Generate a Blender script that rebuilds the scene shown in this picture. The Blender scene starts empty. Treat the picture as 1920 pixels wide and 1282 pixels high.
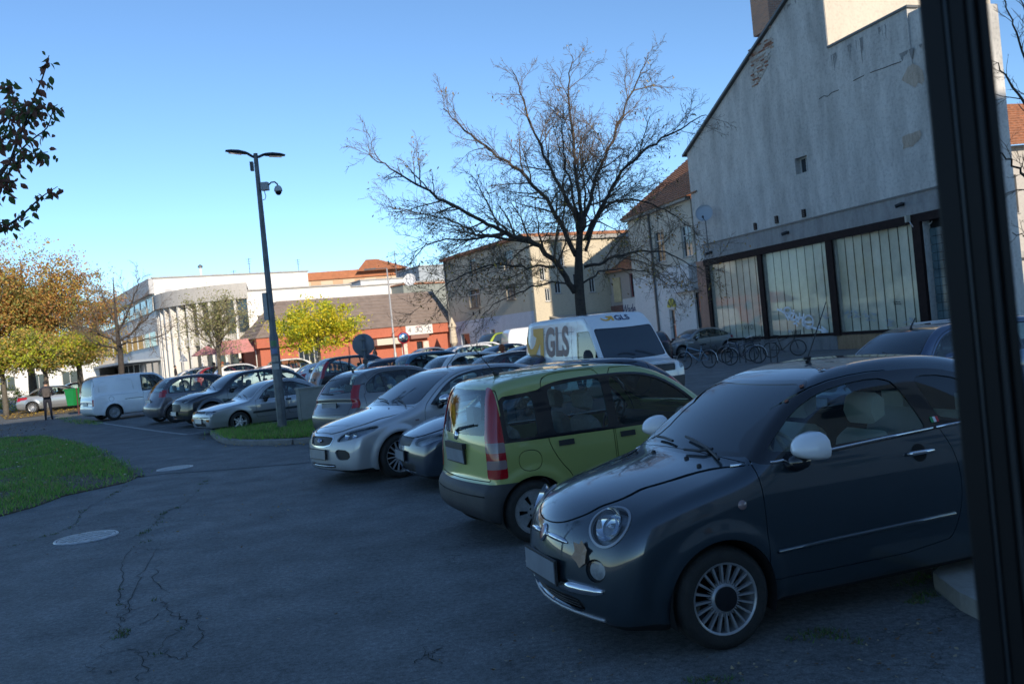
import bpy, math, random
import numpy as np
from mathutils import Matrix, Vector
R=math.radians
random.seed(7); rng=np.random.default_rng(7)
# ------------------------------------------------------------------ camera, sky, sun
sc=bpy.context.scene
FPX,CAMH,ROLL,PITCH=1690.0,1.86,.098,-.0045      # focal length in photo pixels, eye height, roll, pitch
SUN_AZ,SUN_EL=155.0,22.5
cam=bpy.data.cameras.new('camera'); camo=bpy.data.objects.new('camera',cam); sc.collection.objects.link(camo)
cam.sensor_width=36; cam.lens=FPX/1920*36; cam.clip_start=.05; cam.clip_end=3000
fw=Vector((0,math.cos(PITCH),math.sin(PITCH))); up=Vector((0,-math.sin(PITCH),math.cos(PITCH))); rt=Vector((1,0,0))
cr,sr=math.cos(ROLL),math.sin(ROLL)
r2=rt*cr-up*sr; u2=up*cr+rt*sr
camo.matrix_world=Matrix(((r2.x,u2.x,-fw.x,0),(r2.y,u2.y,-fw.y,0),(r2.z,u2.z,-fw.z,CAMH),(0,0,0,1)))
sc.camera=camo
cam.dof.use_dof=True; cam.dof.focus_distance=7.5; cam.dof.aperture_fstop=4.5
w=bpy.data.worlds.new('World'); sc.world=w; w.use_nodes=True
nt=w.node_tree; bg=nt.nodes['Background']; sky=nt.nodes.new('ShaderNodeTexSky'); sky.sky_type='NISHITA'; sky.sun_disc=False
sky.sun_elevation=R(SUN_EL); sky.sun_rotation=R(SUN_AZ); sky.air_density=.8; sky.dust_density=.0; sky.ozone_density=2.2; sky.altitude=200
wb=nt.nodes.new('ShaderNodeMix'); wb.data_type='RGBA'; wb.blend_type='MULTIPLY'; wb.inputs[0].default_value=1; wb.inputs[7].default_value=(.72,.865,.95,1)   # camera white balance of the photograph: cool
nt.links.new(sky.outputs[0],wb.inputs[6]); nt.links.new(wb.outputs[2],bg.inputs[0]); bg.inputs[1].default_value=.105
sun=bpy.data.lights.new('sun','SUN'); sun.energy=2.7; sun.angle=R(.53); sun.color=(1,.87,.70)
so=bpy.data.objects.new('sun',sun); sc.collection.objects.link(so)
sd=Vector((math.sin(R(SUN_AZ))*math.cos(R(SUN_EL)),math.cos(R(SUN_AZ))*math.cos(R(SUN_EL)),math.sin(R(SUN_EL))))
so.rotation_euler=sd.to_track_quat('Z','Y').to_euler()
sc.render.engine='CYCLES'
vs=sc.view_settings; vs.view_transform='Standard'; vs.look='None'; vs.exposure=1.0; vs.gamma=1; vs.use_curve_mapping=False
sc.cycles.max_bounces=8; sc.cycles.transparent_max_bounces=12

# ------------------------------------------------------------------ photo pixel -> world helpers (1920x1282 pixels)
def ray(px,py):
    a,b=px-960,py-641; u=a*cr-b*sr; v=a*sr+b*cr
    d1=math.cos(PITCH)+v/FPX*math.sin(PITCH); d2=math.sin(PITCH)-v/FPX*math.cos(PITCH)
    return (u/FPX/d1,d2/d1)
def D(px,py,y):
    r=ray(px,py); return (r[0]*y,y,CAMH+r[1]*y)
def gz(x,y):
    t=min(1,max(0,(6-x)/8)); return .013*max(0,y-28)*t*t*(3-2*t)
def G(px,py,z=0):
    r=ray(px,py); t=(z-CAMH)/r[1]; return (r[0]*t,t)
def Gt(px,py):
    z=0
    for _ in range(6): x,y=G(px,py,z); z=gz(x,y)
    return x,y
# ------------------------------------------------------------------ scene helpers
COL=sc.collection
def tag(o,label=None,cat=None,group=None,kind=None):
    if label: o['label']=label
    if cat: o['category']=cat
    if group: o['group']=group
    if kind: o['kind']=kind
    return o
def empty(name,loc=(0,0,0),rz=0,label=None,cat=None,group=None):
    o=bpy.data.objects.new(name,None); COL.objects.link(o); o.location=loc; o.rotation_euler=(0,0,rz); o.empty_display_size=.2
    return tag(o,label,cat,group)
def copy_tree(o,parent=None):
    c=o.copy(); COL.objects.link(c); c.parent=parent
    if parent: c.matrix_parent_inverse=o.matrix_parent_inverse.copy()
    for ch in list(o.children): copy_tree(ch,c)
    return c
def subtree(o):
    yield o
    for c in o.children: yield from subtree(c)
class MB:
    def __init__(s): s.v=[]; s.f=[]; s.m=[]
    def add(s,vs,fs,mi=0):
        n=len(s.v); s.v+= [tuple(map(float,v)) for v in vs]; s.f+=[tuple(i+n for i in f) for f in fs]; s.m+=[mi]*len(fs); return s
    def box(s,a,b,mi=0,rot=0,c=None):
        x0,y0,z0=a; x1,y1,z1=b
        vs=[(x0,y0,z0),(x1,y0,z0),(x1,y1,z0),(x0,y1,z0),(x0,y0,z1),(x1,y0,z1),(x1,y1,z1),(x0,y1,z1)]
        if rot:
            cx,cy=c if c else ((x0+x1)/2,(y0+y1)/2); cc,ss=math.cos(rot),math.sin(rot)
            vs=[(cx+(x-cx)*cc-(y-cy)*ss,cy+(x-cx)*ss+(y-cy)*cc,z) for x,y,z in vs]
        return s.add(vs,[(0,3,2,1),(4,5,6,7),(0,1,5,4),(1,2,6,5),(2,3,7,6),(3,0,4,7)],mi)
    def tube(s,pts,rad,n=8,mi=0,caps=True):
        P=[Vector(p) for p in pts]; k=len(P)
        if not hasattr(rad,'__len__'): rad=[rad]*k
        vs=[]; fs=[]; ref=None
        for i,p in enumerate(P):
            t=(P[min(i+1,k-1)]-P[max(i-1,0)]).normalized()
            if ref is None:
                ref=t.cross(Vector((0,0,1)));
                if ref.length<.05: ref=t.cross(Vector((1,0,0)))
            a=(ref-t*ref.dot(t)); a=a.normalized() if a.length>1e-6 else t.orthogonal().normalized(); ref=a; b=t.cross(a)
            for j in range(n):
                q=2*math.pi*j/n; vs.append(p+(a*math.cos(q)+b*math.sin(q))*rad[i])
        for i in range(k-1):
            for j in range(n): fs.append((i*n+j,i*n+(j+1)%n,(i+1)*n+(j+1)%n,(i+1)*n+j))
        if caps: fs.append(tuple(range(n))[::-1]); fs.append(tuple((k-1)*n+j for j in range(n)))
        return s.add(vs,fs,mi)
    def lathe(s,prof,n=24,axis='z',c=(0,0,0),mi=0,closed=False):
        vs=[];fs=[]
        for r,h in prof:
            for j in range(n):
                q=2*math.pi*j/n; a,b=r*math.cos(q),r*math.sin(q)
                v={'z':(a,b,h),'y':(a,h,b),'x':(h,a,b)}[axis]; vs.append((v[0]+c[0],v[1]+c[1],v[2]+c[2]))
        k=len(prof)
        for i in range(k-1 if not closed else k):
            for j in range(n): fs.append((i*n+j,i*n+(j+1)%n,((i+1)%k)*n+(j+1)%n,((i+1)%k)*n+j))
        return s.add(vs,fs,mi)
    def prism(s,poly,a,b,axis='y',mi=0):
        n=len(poly)
        def m(p,h): return {'y':(p[0],h,p[1]),'z':(p[0],p[1],h),'x':(h,p[0],p[1])}[axis]
        vs=[m(p,a) for p in poly]+[m(p,b) for p in poly]
        fs=[tuple(range(n)),tuple(range(2*n-1,n-1,-1))]+[(i,i+n,(i+1)%n+n,(i+1)%n) for i in range(n)]
        return s.add(vs,fs,mi)
    def xf(s,M):
        s.v=[tuple(M@Vector(v)) for v in s.v]; return s
    def build(s,name,mats,parent=None,smooth=False,auto=None,mesh_only=False,fixn=True):
        me=bpy.data.meshes.new(name); me.from_pydata(s.v,[],s.f)
        if not isinstance(mats,(list,tuple)): mats=[mats]
        for m in mats: me.materials.append(m)
        if len(mats)>1: me.polygons.foreach_set('material_index',s.m)
        if fixn:
            import bmesh
            bm=bmesh.new(); bm.from_mesh(me); bmesh.ops.recalc_face_normals(bm,faces=bm.faces); bm.to_mesh(me); bm.free()
        if smooth or auto:
            me.polygons.foreach_set('use_smooth',[True]*len(me.polygons))
        if auto: me.set_sharp_from_angle(angle=R(auto))
        me.update()
        if mesh_only: return me
        return mobj(name,me,parent)
def mobj(name,me,parent=None):
    o=bpy.data.objects.new(name,me); COL.objects.link(o); o.parent=parent; return o
def rawmesh(name,V,F,mats,parent=None,mi=None,smooth=False):
    me=bpy.data.meshes.new(name); me.from_pydata(V,[],F)
    if not isinstance(mats,(list,tuple)): mats=[mats]
    for m in mats: me.materials.append(m)
    if mi is not None: me.polygons.foreach_set('material_index',mi)
    if smooth: me.polygons.foreach_set('use_smooth',[True]*len(F))
    me.update(); return mobj(name,me,parent)
# ------------------------------------------------------------------ materials
def mat(name,col,rough=.6,metal=0,coat=0,var=0,vscale=8,bump=0,bscale=40,spec=.5,trans=0,emit=None,col2=None,detail=6,coords='Object',stretch=None):
    m=bpy.data.materials.new(name); m.use_nodes=True; n=m.node_tree; N=n.nodes; L=n.links; b=N['Principled BSDF']
    b.inputs['Base Color'].default_value=(*col,1); b.inputs['Roughness'].default_value=rough; b.inputs['Metallic'].default_value=metal
    b.inputs['Coat Weight'].default_value=coat; b.inputs['Coat Roughness'].default_value=.03; b.inputs['Coat IOR'].default_value=1.75 if coat==1.0 else 1.5; b.inputs['Specular IOR Level'].default_value=spec
    if trans: b.inputs['Transmission Weight'].default_value=trans
    if emit: b.inputs['Emission Color'].default_value=(*emit[:3],1); b.inputs['Emission Strength'].default_value=emit[3]
    if var or bump:
        tc=N.new('ShaderNodeTexCoord'); src=tc.outputs[coords]
        if stretch:
            mp=N.new('ShaderNodeMapping'); mp.inputs['Scale'].default_value=stretch; L.new(src,mp.inputs[0]); src=mp.outputs[0]
    if var:
        t=N.new('ShaderNodeTexNoise'); t.inputs['Scale'].default_value=vscale; t.inputs['Detail'].default_value=detail; t.inputs['Roughness'].default_value=.65; L.new(src,t.inputs[0])
        rp=N.new('ShaderNodeValToRGB'); rp.color_ramp.elements[0].position=.3; rp.color_ramp.elements[1].position=.7
        c2=col2 or tuple(min(1,c*(1+var)) for c in col); c1=tuple(c*(1-var) for c in col) if not col2 else col
        rp.color_ramp.elements[0].color=(*c1,1); rp.color_ramp.elements[1].color=(*c2,1)
        L.new(t.outputs[0],rp.inputs[0]); L.new(rp.outputs[0],b.inputs['Base Color'])
    if bump:
        t2=N.new('ShaderNodeTexNoise'); t2.inputs['Scale'].default_value=bscale; t2.inputs['Detail'].default_value=5; L.new(src,t2.inputs[0])
        bp=N.new('ShaderNodeBump'); bp.inputs['Strength'].default_value=bump; bp.inputs['Distance'].default_value=.02; L.new(t2.outputs[0],bp.inputs['Height']); L.new(bp.outputs[0],b.inputs['Normal'])
    return m
def paint(name,col,metal=.35,rough=.38,dirt=.12):
    m=mat(name,col,rough,metal,coat=1.0)
    n=m.node_tree; N=n.nodes; L=n.links; b=N['Principled BSDF']
    # road dust: lower panels and blotches
    tc=N.new('ShaderNodeTexCoord'); t=N.new('ShaderNodeTexNoise'); t.inputs['Scale'].default_value=5; t.inputs['Detail'].default_value=8; L.new(tc.outputs['Object'],t.inputs[0])
    sp=N.new('ShaderNodeSeparateXYZ'); L.new(tc.outputs['Object'],sp.inputs[0])
    mr=N.new('ShaderNodeMapRange'); mr.inputs[1].default_value=.15; mr.inputs[2].default_value=.75; mr.inputs[3].default_value=.55; mr.inputs[4].default_value=.12; L.new(sp.outputs[2],mr.inputs[0])
    mu=N.new('ShaderNodeMath'); mu.operation='MULTIPLY'; L.new(mr.outputs[0],mu.inputs[0]); L.new(t.outputs[0],mu.inputs[1])
    mu2=N.new('ShaderNodeMath'); mu2.operation='MULTIPLY'; mu2.inputs[1].default_value=dirt*2.2; L.new(mu.outputs[0],mu2.inputs[0])
    mx=N.new('ShaderNodeMix'); mx.data_type='RGBA'; mx.inputs[6].default_value=(*col,1); mx.inputs[7].default_value=(.16,.145,.125,1); L.new(mu2.outputs[0],mx.inputs[0]); L.new(mx.outputs[2],b.inputs['Base Color'])
    mr2=N.new('ShaderNodeMapRange'); mr2.inputs[3].default_value=.0; mr2.inputs[4].default_value=.07; L.new(t.outputs[0],mr2.inputs[0]); L.new(mr2.outputs[0],b.inputs['Coat Roughness'])
    return m
def glassmat(name,tint=(.55,.62,.6),ior=1.75,rough=.015,extra=0.0):
    m=bpy.data.materials.new(name); m.use_nodes=True; n=m.node_tree; N=n.nodes; L=n.links; N.remove(N['Principled BSDF'])
    tr=N.new('ShaderNodeBsdfTransparent'); tr.inputs[0].default_value=(*tint,1); gl=N.new('ShaderNodeBsdfGlossy'); gl.inputs['Roughness'].default_value=rough
    lw=N.new('ShaderNodeLayerWeight'); lw.inputs[0].default_value=.5; pw=N.new('ShaderNodeMath'); pw.operation='POWER'; pw.inputs[1].default_value=4.0; L.new(lw.outputs['Facing'],pw.inputs[0])
    f0=2*((ior-1)/(ior+1))**2*.75+extra; ad=N.new('ShaderNodeMapRange'); ad.inputs[3].default_value=f0; ad.inputs[4].default_value=1.0; L.new(pw.outputs[0],ad.inputs[0])
    mx=N.new('ShaderNodeMixShader'); L.new(ad.outputs[0],mx.inputs[0]); L.new(tr.outputs[0],mx.inputs[1]); L.new(gl.outputs[0],mx.inputs[2]); L.new(mx.outputs[0],N['Material Output'].inputs[0])
    return m
M={}
M['glass']=glassmat('car_glass',(.72,.84,.82),1.6,.015,.0)
M['wglass']=glassmat('windscreen_glass',(.36,.64,.74),1.75,.01,.13)
M['glassdark']=glassmat('tinted_glass',(.10,.13,.13),1.7,.02,.04)
M['lens']=glassmat('clear_lens',(.85,.88,.9),1.5)
M['black']=mat('black_plastic',(.018,.018,.02),.5,bump=.1,bscale=300)
M['bumperblack']=mat('bumper_plastic',(.035,.036,.04),.55,var=.25,vscale=6,bump=.15,bscale=250)
M['gloss']=mat('gloss_black',(.008,.008,.01),.12,coat=.6)
M['gap']=mat('panel_gap',(.004,.004,.005),.8)
M['tyre']=mat('tyre_rubber',(.018,.018,.018),.75,var=.3,vscale=20,bump=.3,bscale=120)
M['chrome']=mat('chrome',(.75,.76,.78),.12,1)
M['alloy']=mat('alloy',(.34,.35,.37),.35,.45,var=.15,vscale=10)
M['alloybright']=mat('alloy_bright',(.55,.56,.58),.3,.4)
M['steel']=mat('steel_cover',(.24,.25,.26),.45,.2,var=.3,vscale=14)
M['redlens']=mat('red_lens',(.34,.006,.012),.12,coat=.8)
M['clearlens']=mat('clear_tail_lens',(.24,.17,.17),.15,coat=.8)
M['orangelens']=mat('orange_lens',(.7,.2,.02),.15,coat=.8)
M['reflector']=mat('headlamp_reflector',(.7,.72,.75),.1,1)
M['plate']=mat('number_plate',(.22,.24,.27),.4,var=.15,vscale=6)
M['platewhite']=mat('number_plate_white',(.6,.6,.58),.4,var=.1,vscale=6)
M['cream']=mat('cream_seat',(.55,.52,.46),.6,var=.08,vscale=6)
M['greyseat']=mat('grey_seat',(.16,.165,.17),.8,var=.2,vscale=30)
M['darkint']=mat('dark_interior',(.03,.031,.034),.7)
M['white']=mat('white_plastic',(.75,.76,.78),.25,coat=.5)
M['mirrorglass']=mat('mirror_face',(.8,.8,.8),.03,1)
# ------------------------------------------------------------------ car shells: an implicit body, meshed, cut into panels
def chaikin(P,it=2,closed=True):
    P=np.array(P,float)
    for _ in range(it):
        Q=np.roll(P,-1,0); P=np.stack([.75*P+.25*Q,.25*P+.75*Q],1).reshape(-1,2)
    return P
def sdpoly(px,pz,P):
    shp=px.shape; X=px.ravel(); Z=pz.ravel(); d=np.full(X.shape,1e9); ins=np.zeros(X.shape,bool)
    for i in range(len(P)):
        ax,az=P[i]; bx,bz=P[(i+1)%len(P)]
        ex,ez=bx-ax,bz-az; L2=ex*ex+ez*ez+1e-12
        t=np.clip(((X-ax)*ex+(Z-az)*ez)/L2,0,1); d=np.minimum(d,(X-ax-t*ex)**2+(Z-az-t*ez)**2)
        c=((az>Z)!=(bz>Z)); xi=ax+(Z-az)*ex/(ez if abs(ez)>1e-12 else 1e-12); ins^=c&(X<xi)
    d=np.sqrt(d); return np.where(ins,-d,d).reshape(shp)
def smax(a,b,k):
    h=np.maximum(k-np.abs(a-b),0)/k; return np.maximum(a,b)+h*h*k*.25
def table(pts,sig=3,n=400):
    xs=np.array([p[0] for p in pts],float); ys=np.array([p[1] for p in pts],float)
    g=np.linspace(xs[0]-.5,xs[-1]+.5,n); v=np.interp(g,xs,ys); k=np.exp(-.5*(np.arange(-3*sig,3*sig+1)/sig)**2); k/=k.sum()
    v=np.convolve(np.pad(v,3*sig,'edge'),k,'valid')
    return lambda q: np.interp(q,g,v)
class Shell:
    def __init__(s,sp,h):
        s.sp=sp; s.L=sp['L']; s.H=sp['H']; s.X0=sp['fo']+sp['wb']/2
        P=chaikin(sp['sil'],sp.get('chk',2)); c=.0125; s.c=c
        s.gs=np.arange(-.25,s.L+.26,c); s.gz=np.arange(-.05,s.H+.25,c)
        A,B=np.meshgrid(s.gs,s.gz,indexing='ij'); g=sdpoly(A,B,P)
        k=np.exp(-.5*(np.arange(-6,7)/sp.get('blur',2.0))**2); k/=k.sum()
        for ax in (0,1): g=np.apply_along_axis(lambda v:np.convolve(np.pad(v,6,'edge'),k,'valid'),ax,g)
        s.g=g
        s.wz=table(sp['wz'],8,600); s.ws=table(sp['ws'],8); s.gw=table(sp.get('gw',[(0,0),(1,0)]),8); s.cv=table(sp['cv'],10); s.crown=table(sp['crown'],8)
        s.mesh(h)
    def look(s,a,b):
        i=np.clip((a-s.gs[0])/s.c,0,len(s.gs)-1.001); j=np.clip((b-s.gz[0])/s.c,0,len(s.gz)-1.001)
        i0=i.astype(int); j0=j.astype(int); u=i-i0; v=j-j0; g=s.g
        return g[i0,j0]*(1-u)*(1-v)+g[i0+1,j0]*u*(1-v)+g[i0,j0+1]*(1-u)*v+g[i0+1,j0+1]*u*v
    def W(s,S,z):
        sp=s.sp; w=s.wz(z)+s.ws(S)
        gb=np.clip((z-sp['belt'])/(s.H-sp['belt']),0,1); w=w+s.gw(S)*gb
        fl=sp.get('flare',0.0)
        if fl:
            for a in (sp['fo'],sp['fo']+sp['wb']):
                d=np.sqrt((S-a)**2+(z-sp['r'])**2)-sp['arch']; w=w+fl*np.clip(1-np.abs(d-.02)/.10,0,1)**2*(3-2*np.clip(1-np.abs(d-.02)/.10,0,1))
        if 'crease' in sp:
            for zc,dz in sp['crease']: w=w+dz*np.exp(-((z-zc)/.03)**2)
        return w
    def F(s,p):
        S=s.X0-p[:,0]; ay=np.abs(p[:,1]); z=p[:,2]
        a=s.look(S-s.cv(S)*ay*ay, z+s.crown(S)*ay*ay); b=ay-s.W(S,z)
        return smax(a,b,s.sp.get('k',.09))
    def grad(s,p,e=.012):
        n=np.stack([s.F(p+np.eye(3)[i]*e)-s.F(p-np.eye(3)[i]*e) for i in range(3)],1)
        return n/np.maximum(np.linalg.norm(n,axis=1,keepdims=True),1e-9)
    def mesh(s,h):
        L,H=s.L,s.H; hw=s.sp['Wd']/2+.12; lo=np.array([s.X0-L-.15,-hw,.05]); hi=np.array([s.X0+.15,hw,H+.12])
        n=[max(4,int(round((hi[i]-lo[i])/h))) for i in range(3)]; n[1]+=n[1]%2
        pts=[];quads=[];off=0
        for ax in range(3):
            o=[i for i in range(3) if i!=ax]
            for side in (0,1):
                A=np.linspace(lo[o[0]],hi[o[0]],n[o[0]]+1); B=np.linspace(lo[o[1]],hi[o[1]],n[o[1]]+1)
                a,b=np.meshgrid(A,B,indexing='ij'); q=np.zeros(a.shape+(3,)); q[...,o[0]]=a; q[...,o[1]]=b; q[...,ax]=(lo,hi)[side][ax]
                pts.append(q.reshape(-1,3)); m=len(B)
                for i in range(len(A)-1):
                    for j in range(m-1):
                        f=(off+i*m+j,off+(i+1)*m+j,off+(i+1)*m+j+1,off+i*m+j+1)
                        quads.append(f if (side==1)^(ax==1) else f[::-1])
                off+=len(q.reshape(-1,3))
        p=np.concatenate(pts); key=np.round(p*1e4).astype(np.int64); u,idx,inv=np.unique(key,axis=0,return_index=True,return_inverse=True); inv=inv.ravel()
        p=p[idx]; F=[tuple(inv[i] for i in f) for f in quads]
        zc=s.sp.get('zc',.62); m=.75; c=p.copy(); c[:,0]=np.clip((p[:,0]-(s.X0-L/2))*.86,-(L/2-m),L/2-m)+(s.X0-L/2); c[:,1]=p[:,1]*.35; c[:,2]=zc
        a=np.zeros(len(p)); b=np.ones(len(p))
        for _ in range(22):
            t=(a+b)/2; f=s.F(c+(p-c)*t[:,None]); a=np.where(f<0,t,a); b=np.where(f<0,b,t)
        s.V=c+(p-c)*a[:,None]; s.faces=F; s.lab=['paint']*len(F)
    def fields(s):
        return s.X0-s.V[:,0],np.abs(s.V[:,1]),s.V[:,2]
    def cut(s,fn,label,allow=None,drop=False):
        S,ay,z=s.fields(); f=fn(S,ay,z); f=np.where(np.abs(f)<2e-4,2e-4,f); pos=(f>0); V=s.V; newv=[]; ed={}; base=len(V); FF=[];LL=[]
        posl=pos.tolist()
        for fc,lb in zip(s.faces,s.lab):
            k=sum(posl[i] for i in fc)
            if k==len(fc): FF.append(fc);LL.append(lb); continue
            ok=(allow is None or lb in allow)
            if k==0:
                if ok and drop: continue
                FF.append(fc);LL.append(label if ok else lb); continue
            A=[];B=[];n=len(fc);cr_=0
            for i in range(n):
                a,b=fc[i],fc[(i+1)%n]
                (A if posl[a] else B).append(a)
                if posl[a]!=posl[b]:
                    e=(a,b) if a<b else (b,a)
                    if e not in ed:
                        t=f[e[0]]/(f[e[0]]-f[e[1]]); ed[e]=base+len(newv); newv.append(V[e[0]]*(1-t)+V[e[1]]*t)
                    A.append(ed[e]);B.append(ed[e]);cr_+=1
            if len(A)>2: FF.append(tuple(A));LL.append(lb)
            if len(B)>2 and not (ok and drop): FF.append(tuple(B));LL.append(label if ok else lb)
        if newv: s.V=np.concatenate([V,np.array(newv)])
        s.faces=FF;s.lab=LL
    def project(s):
        for _ in range(2):
            f=s.F(s.V); n=s.grad(s.V,.006); s.V=s.V-n*np.clip(f,-.02,.02)[:,None]
        s.N=s.grad(s.V)
    def side(s,S,z,sg=1):
        a,b=0.2,1.3
        for _ in range(24):
            m=(a+b)/2
            if s.F(np.array([[s.X0-S,m,z]]))[0]<0: a=m
            else: b=m
        return Vector((s.X0-S,a*sg,z))
    def ray(s,o,d,far=3):
        o=Vector(o);d=Vector(d).normalized(); t=0
        for i in range(400):
            q=o+d*t; f=s.F(np.array([list(q)]))[0]
            if f<.0005: break
            t+=max(.001,f*.6)
            if t>far: break
        return o+d*t
    def front(s,y,z): return s.ray((s.X0+.4,y,z),(-1,0,0))
    def back(s,y,z): return s.ray((s.X0-s.L-.4,y,z),(1,0,0))
    def top(s,S,y): return s.ray((s.X0-S,y,s.H+.3),(0,0,-1))
    def nrm(s,p): return Vector(s.grad(np.array([list(p)]))[0])
    def part(s,name,labels,mat_,parent,off=0,skirt=.018,side=None,sel=None):
        if isinstance(labels,str): labels=[labels]
        fs=[f for f,l in zip(s.faces,s.lab) if l in labels]
        V=s.V
        if side is not None: fs=[f for f in fs if (V[f[0],1]+V[f[-1],1])*side>0]
        if sel is not None: fs=[f for f in fs if sel(V[list(f)].mean(0))]
        if not fs: return None
        used=sorted({i for f in fs for i in f}); mp={a:b for b,a in enumerate(used)}
        P=V[used]+s.N[used]*off; Nn=list(map(tuple,s.N[used])); F=[tuple(mp[i] for i in f) for f in fs]; P=list(map(tuple,P))
        if skirt:
            ec={}
            for f in F:
                for i in range(len(f)):
                    a,b=f[i],f[(i+1)%len(f)]; ec[(a,b)]=1
            bd=[(a,b) for (a,b) in ec if (b,a) not in ec]
            for a,b in bd:
                pa,pb=Vector(P[a]),Vector(P[b]); na,nb=Vector(Nn[a]),Vector(Nn[b]); e=pb-pa
                o=e.cross(na); o=tuple(o.normalized()) if o.length>1e-9 else (0,0,1)
                k=len(P); P+=[tuple(pa),tuple(pb),tuple(pb-nb*skirt),tuple(pa-na*skirt)]; Nn+=[o]*4; F.append((k+1,k,k+3,k+2))
        me=bpy.data.meshes.new(name); me.from_pydata(P,[],F); me.materials.append(mat_)
        me.polygons.foreach_set('use_smooth',[True]*len(F)); me.update()
        me.normals_split_custom_set_from_vertices(Nn)
        return mobj(name,me,parent)
def seam(w_,inner): return ('seam',w_,inner)
def poly(pts,it=1,lo=.3):
    P=chaikin(pts,it)
    return lambda S,ay,z: np.maximum(sdpoly(S,z,P),lo-ay)
def fpoly(pts,s0=-9,s1=9,it=1):     # seen from the front or rear: (|y|,z)
    P=chaikin(pts,it)
    return lambda S,ay,z: np.maximum(sdpoly(ay,z,P),np.maximum(S-s1,s0-S))
def band(fn,wd=.0035): return lambda S,ay,z: np.abs(fn(S,ay,z))-wd
def ball(c,r,sc=(1,1,1)): return lambda S,ay,z: np.sqrt(((S-c[0])/sc[0])**2+((ay-c[1])/sc[1])**2+((z-c[2])/sc[2])**2)-r
def grow(fn,d): return lambda S,ay,z: fn(S,ay,z)-d
def isect(*fn): return lambda S,ay,z: np.maximum.reduce([f(S,ay,z) for f in fn])
def screen(sh,z0,z1,s0,s1,pil=.08,cz=0.0,rad=.08):
    def f(S,ay,z):
        zz=z+cz*ay*ay
        q=smax(z0-zz,zz-z1,rad); q=smax(q,ay-(sh.W(S,z)-pil),rad); return np.maximum(q,np.maximum(S-s1,s0-S))
    return f
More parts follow.
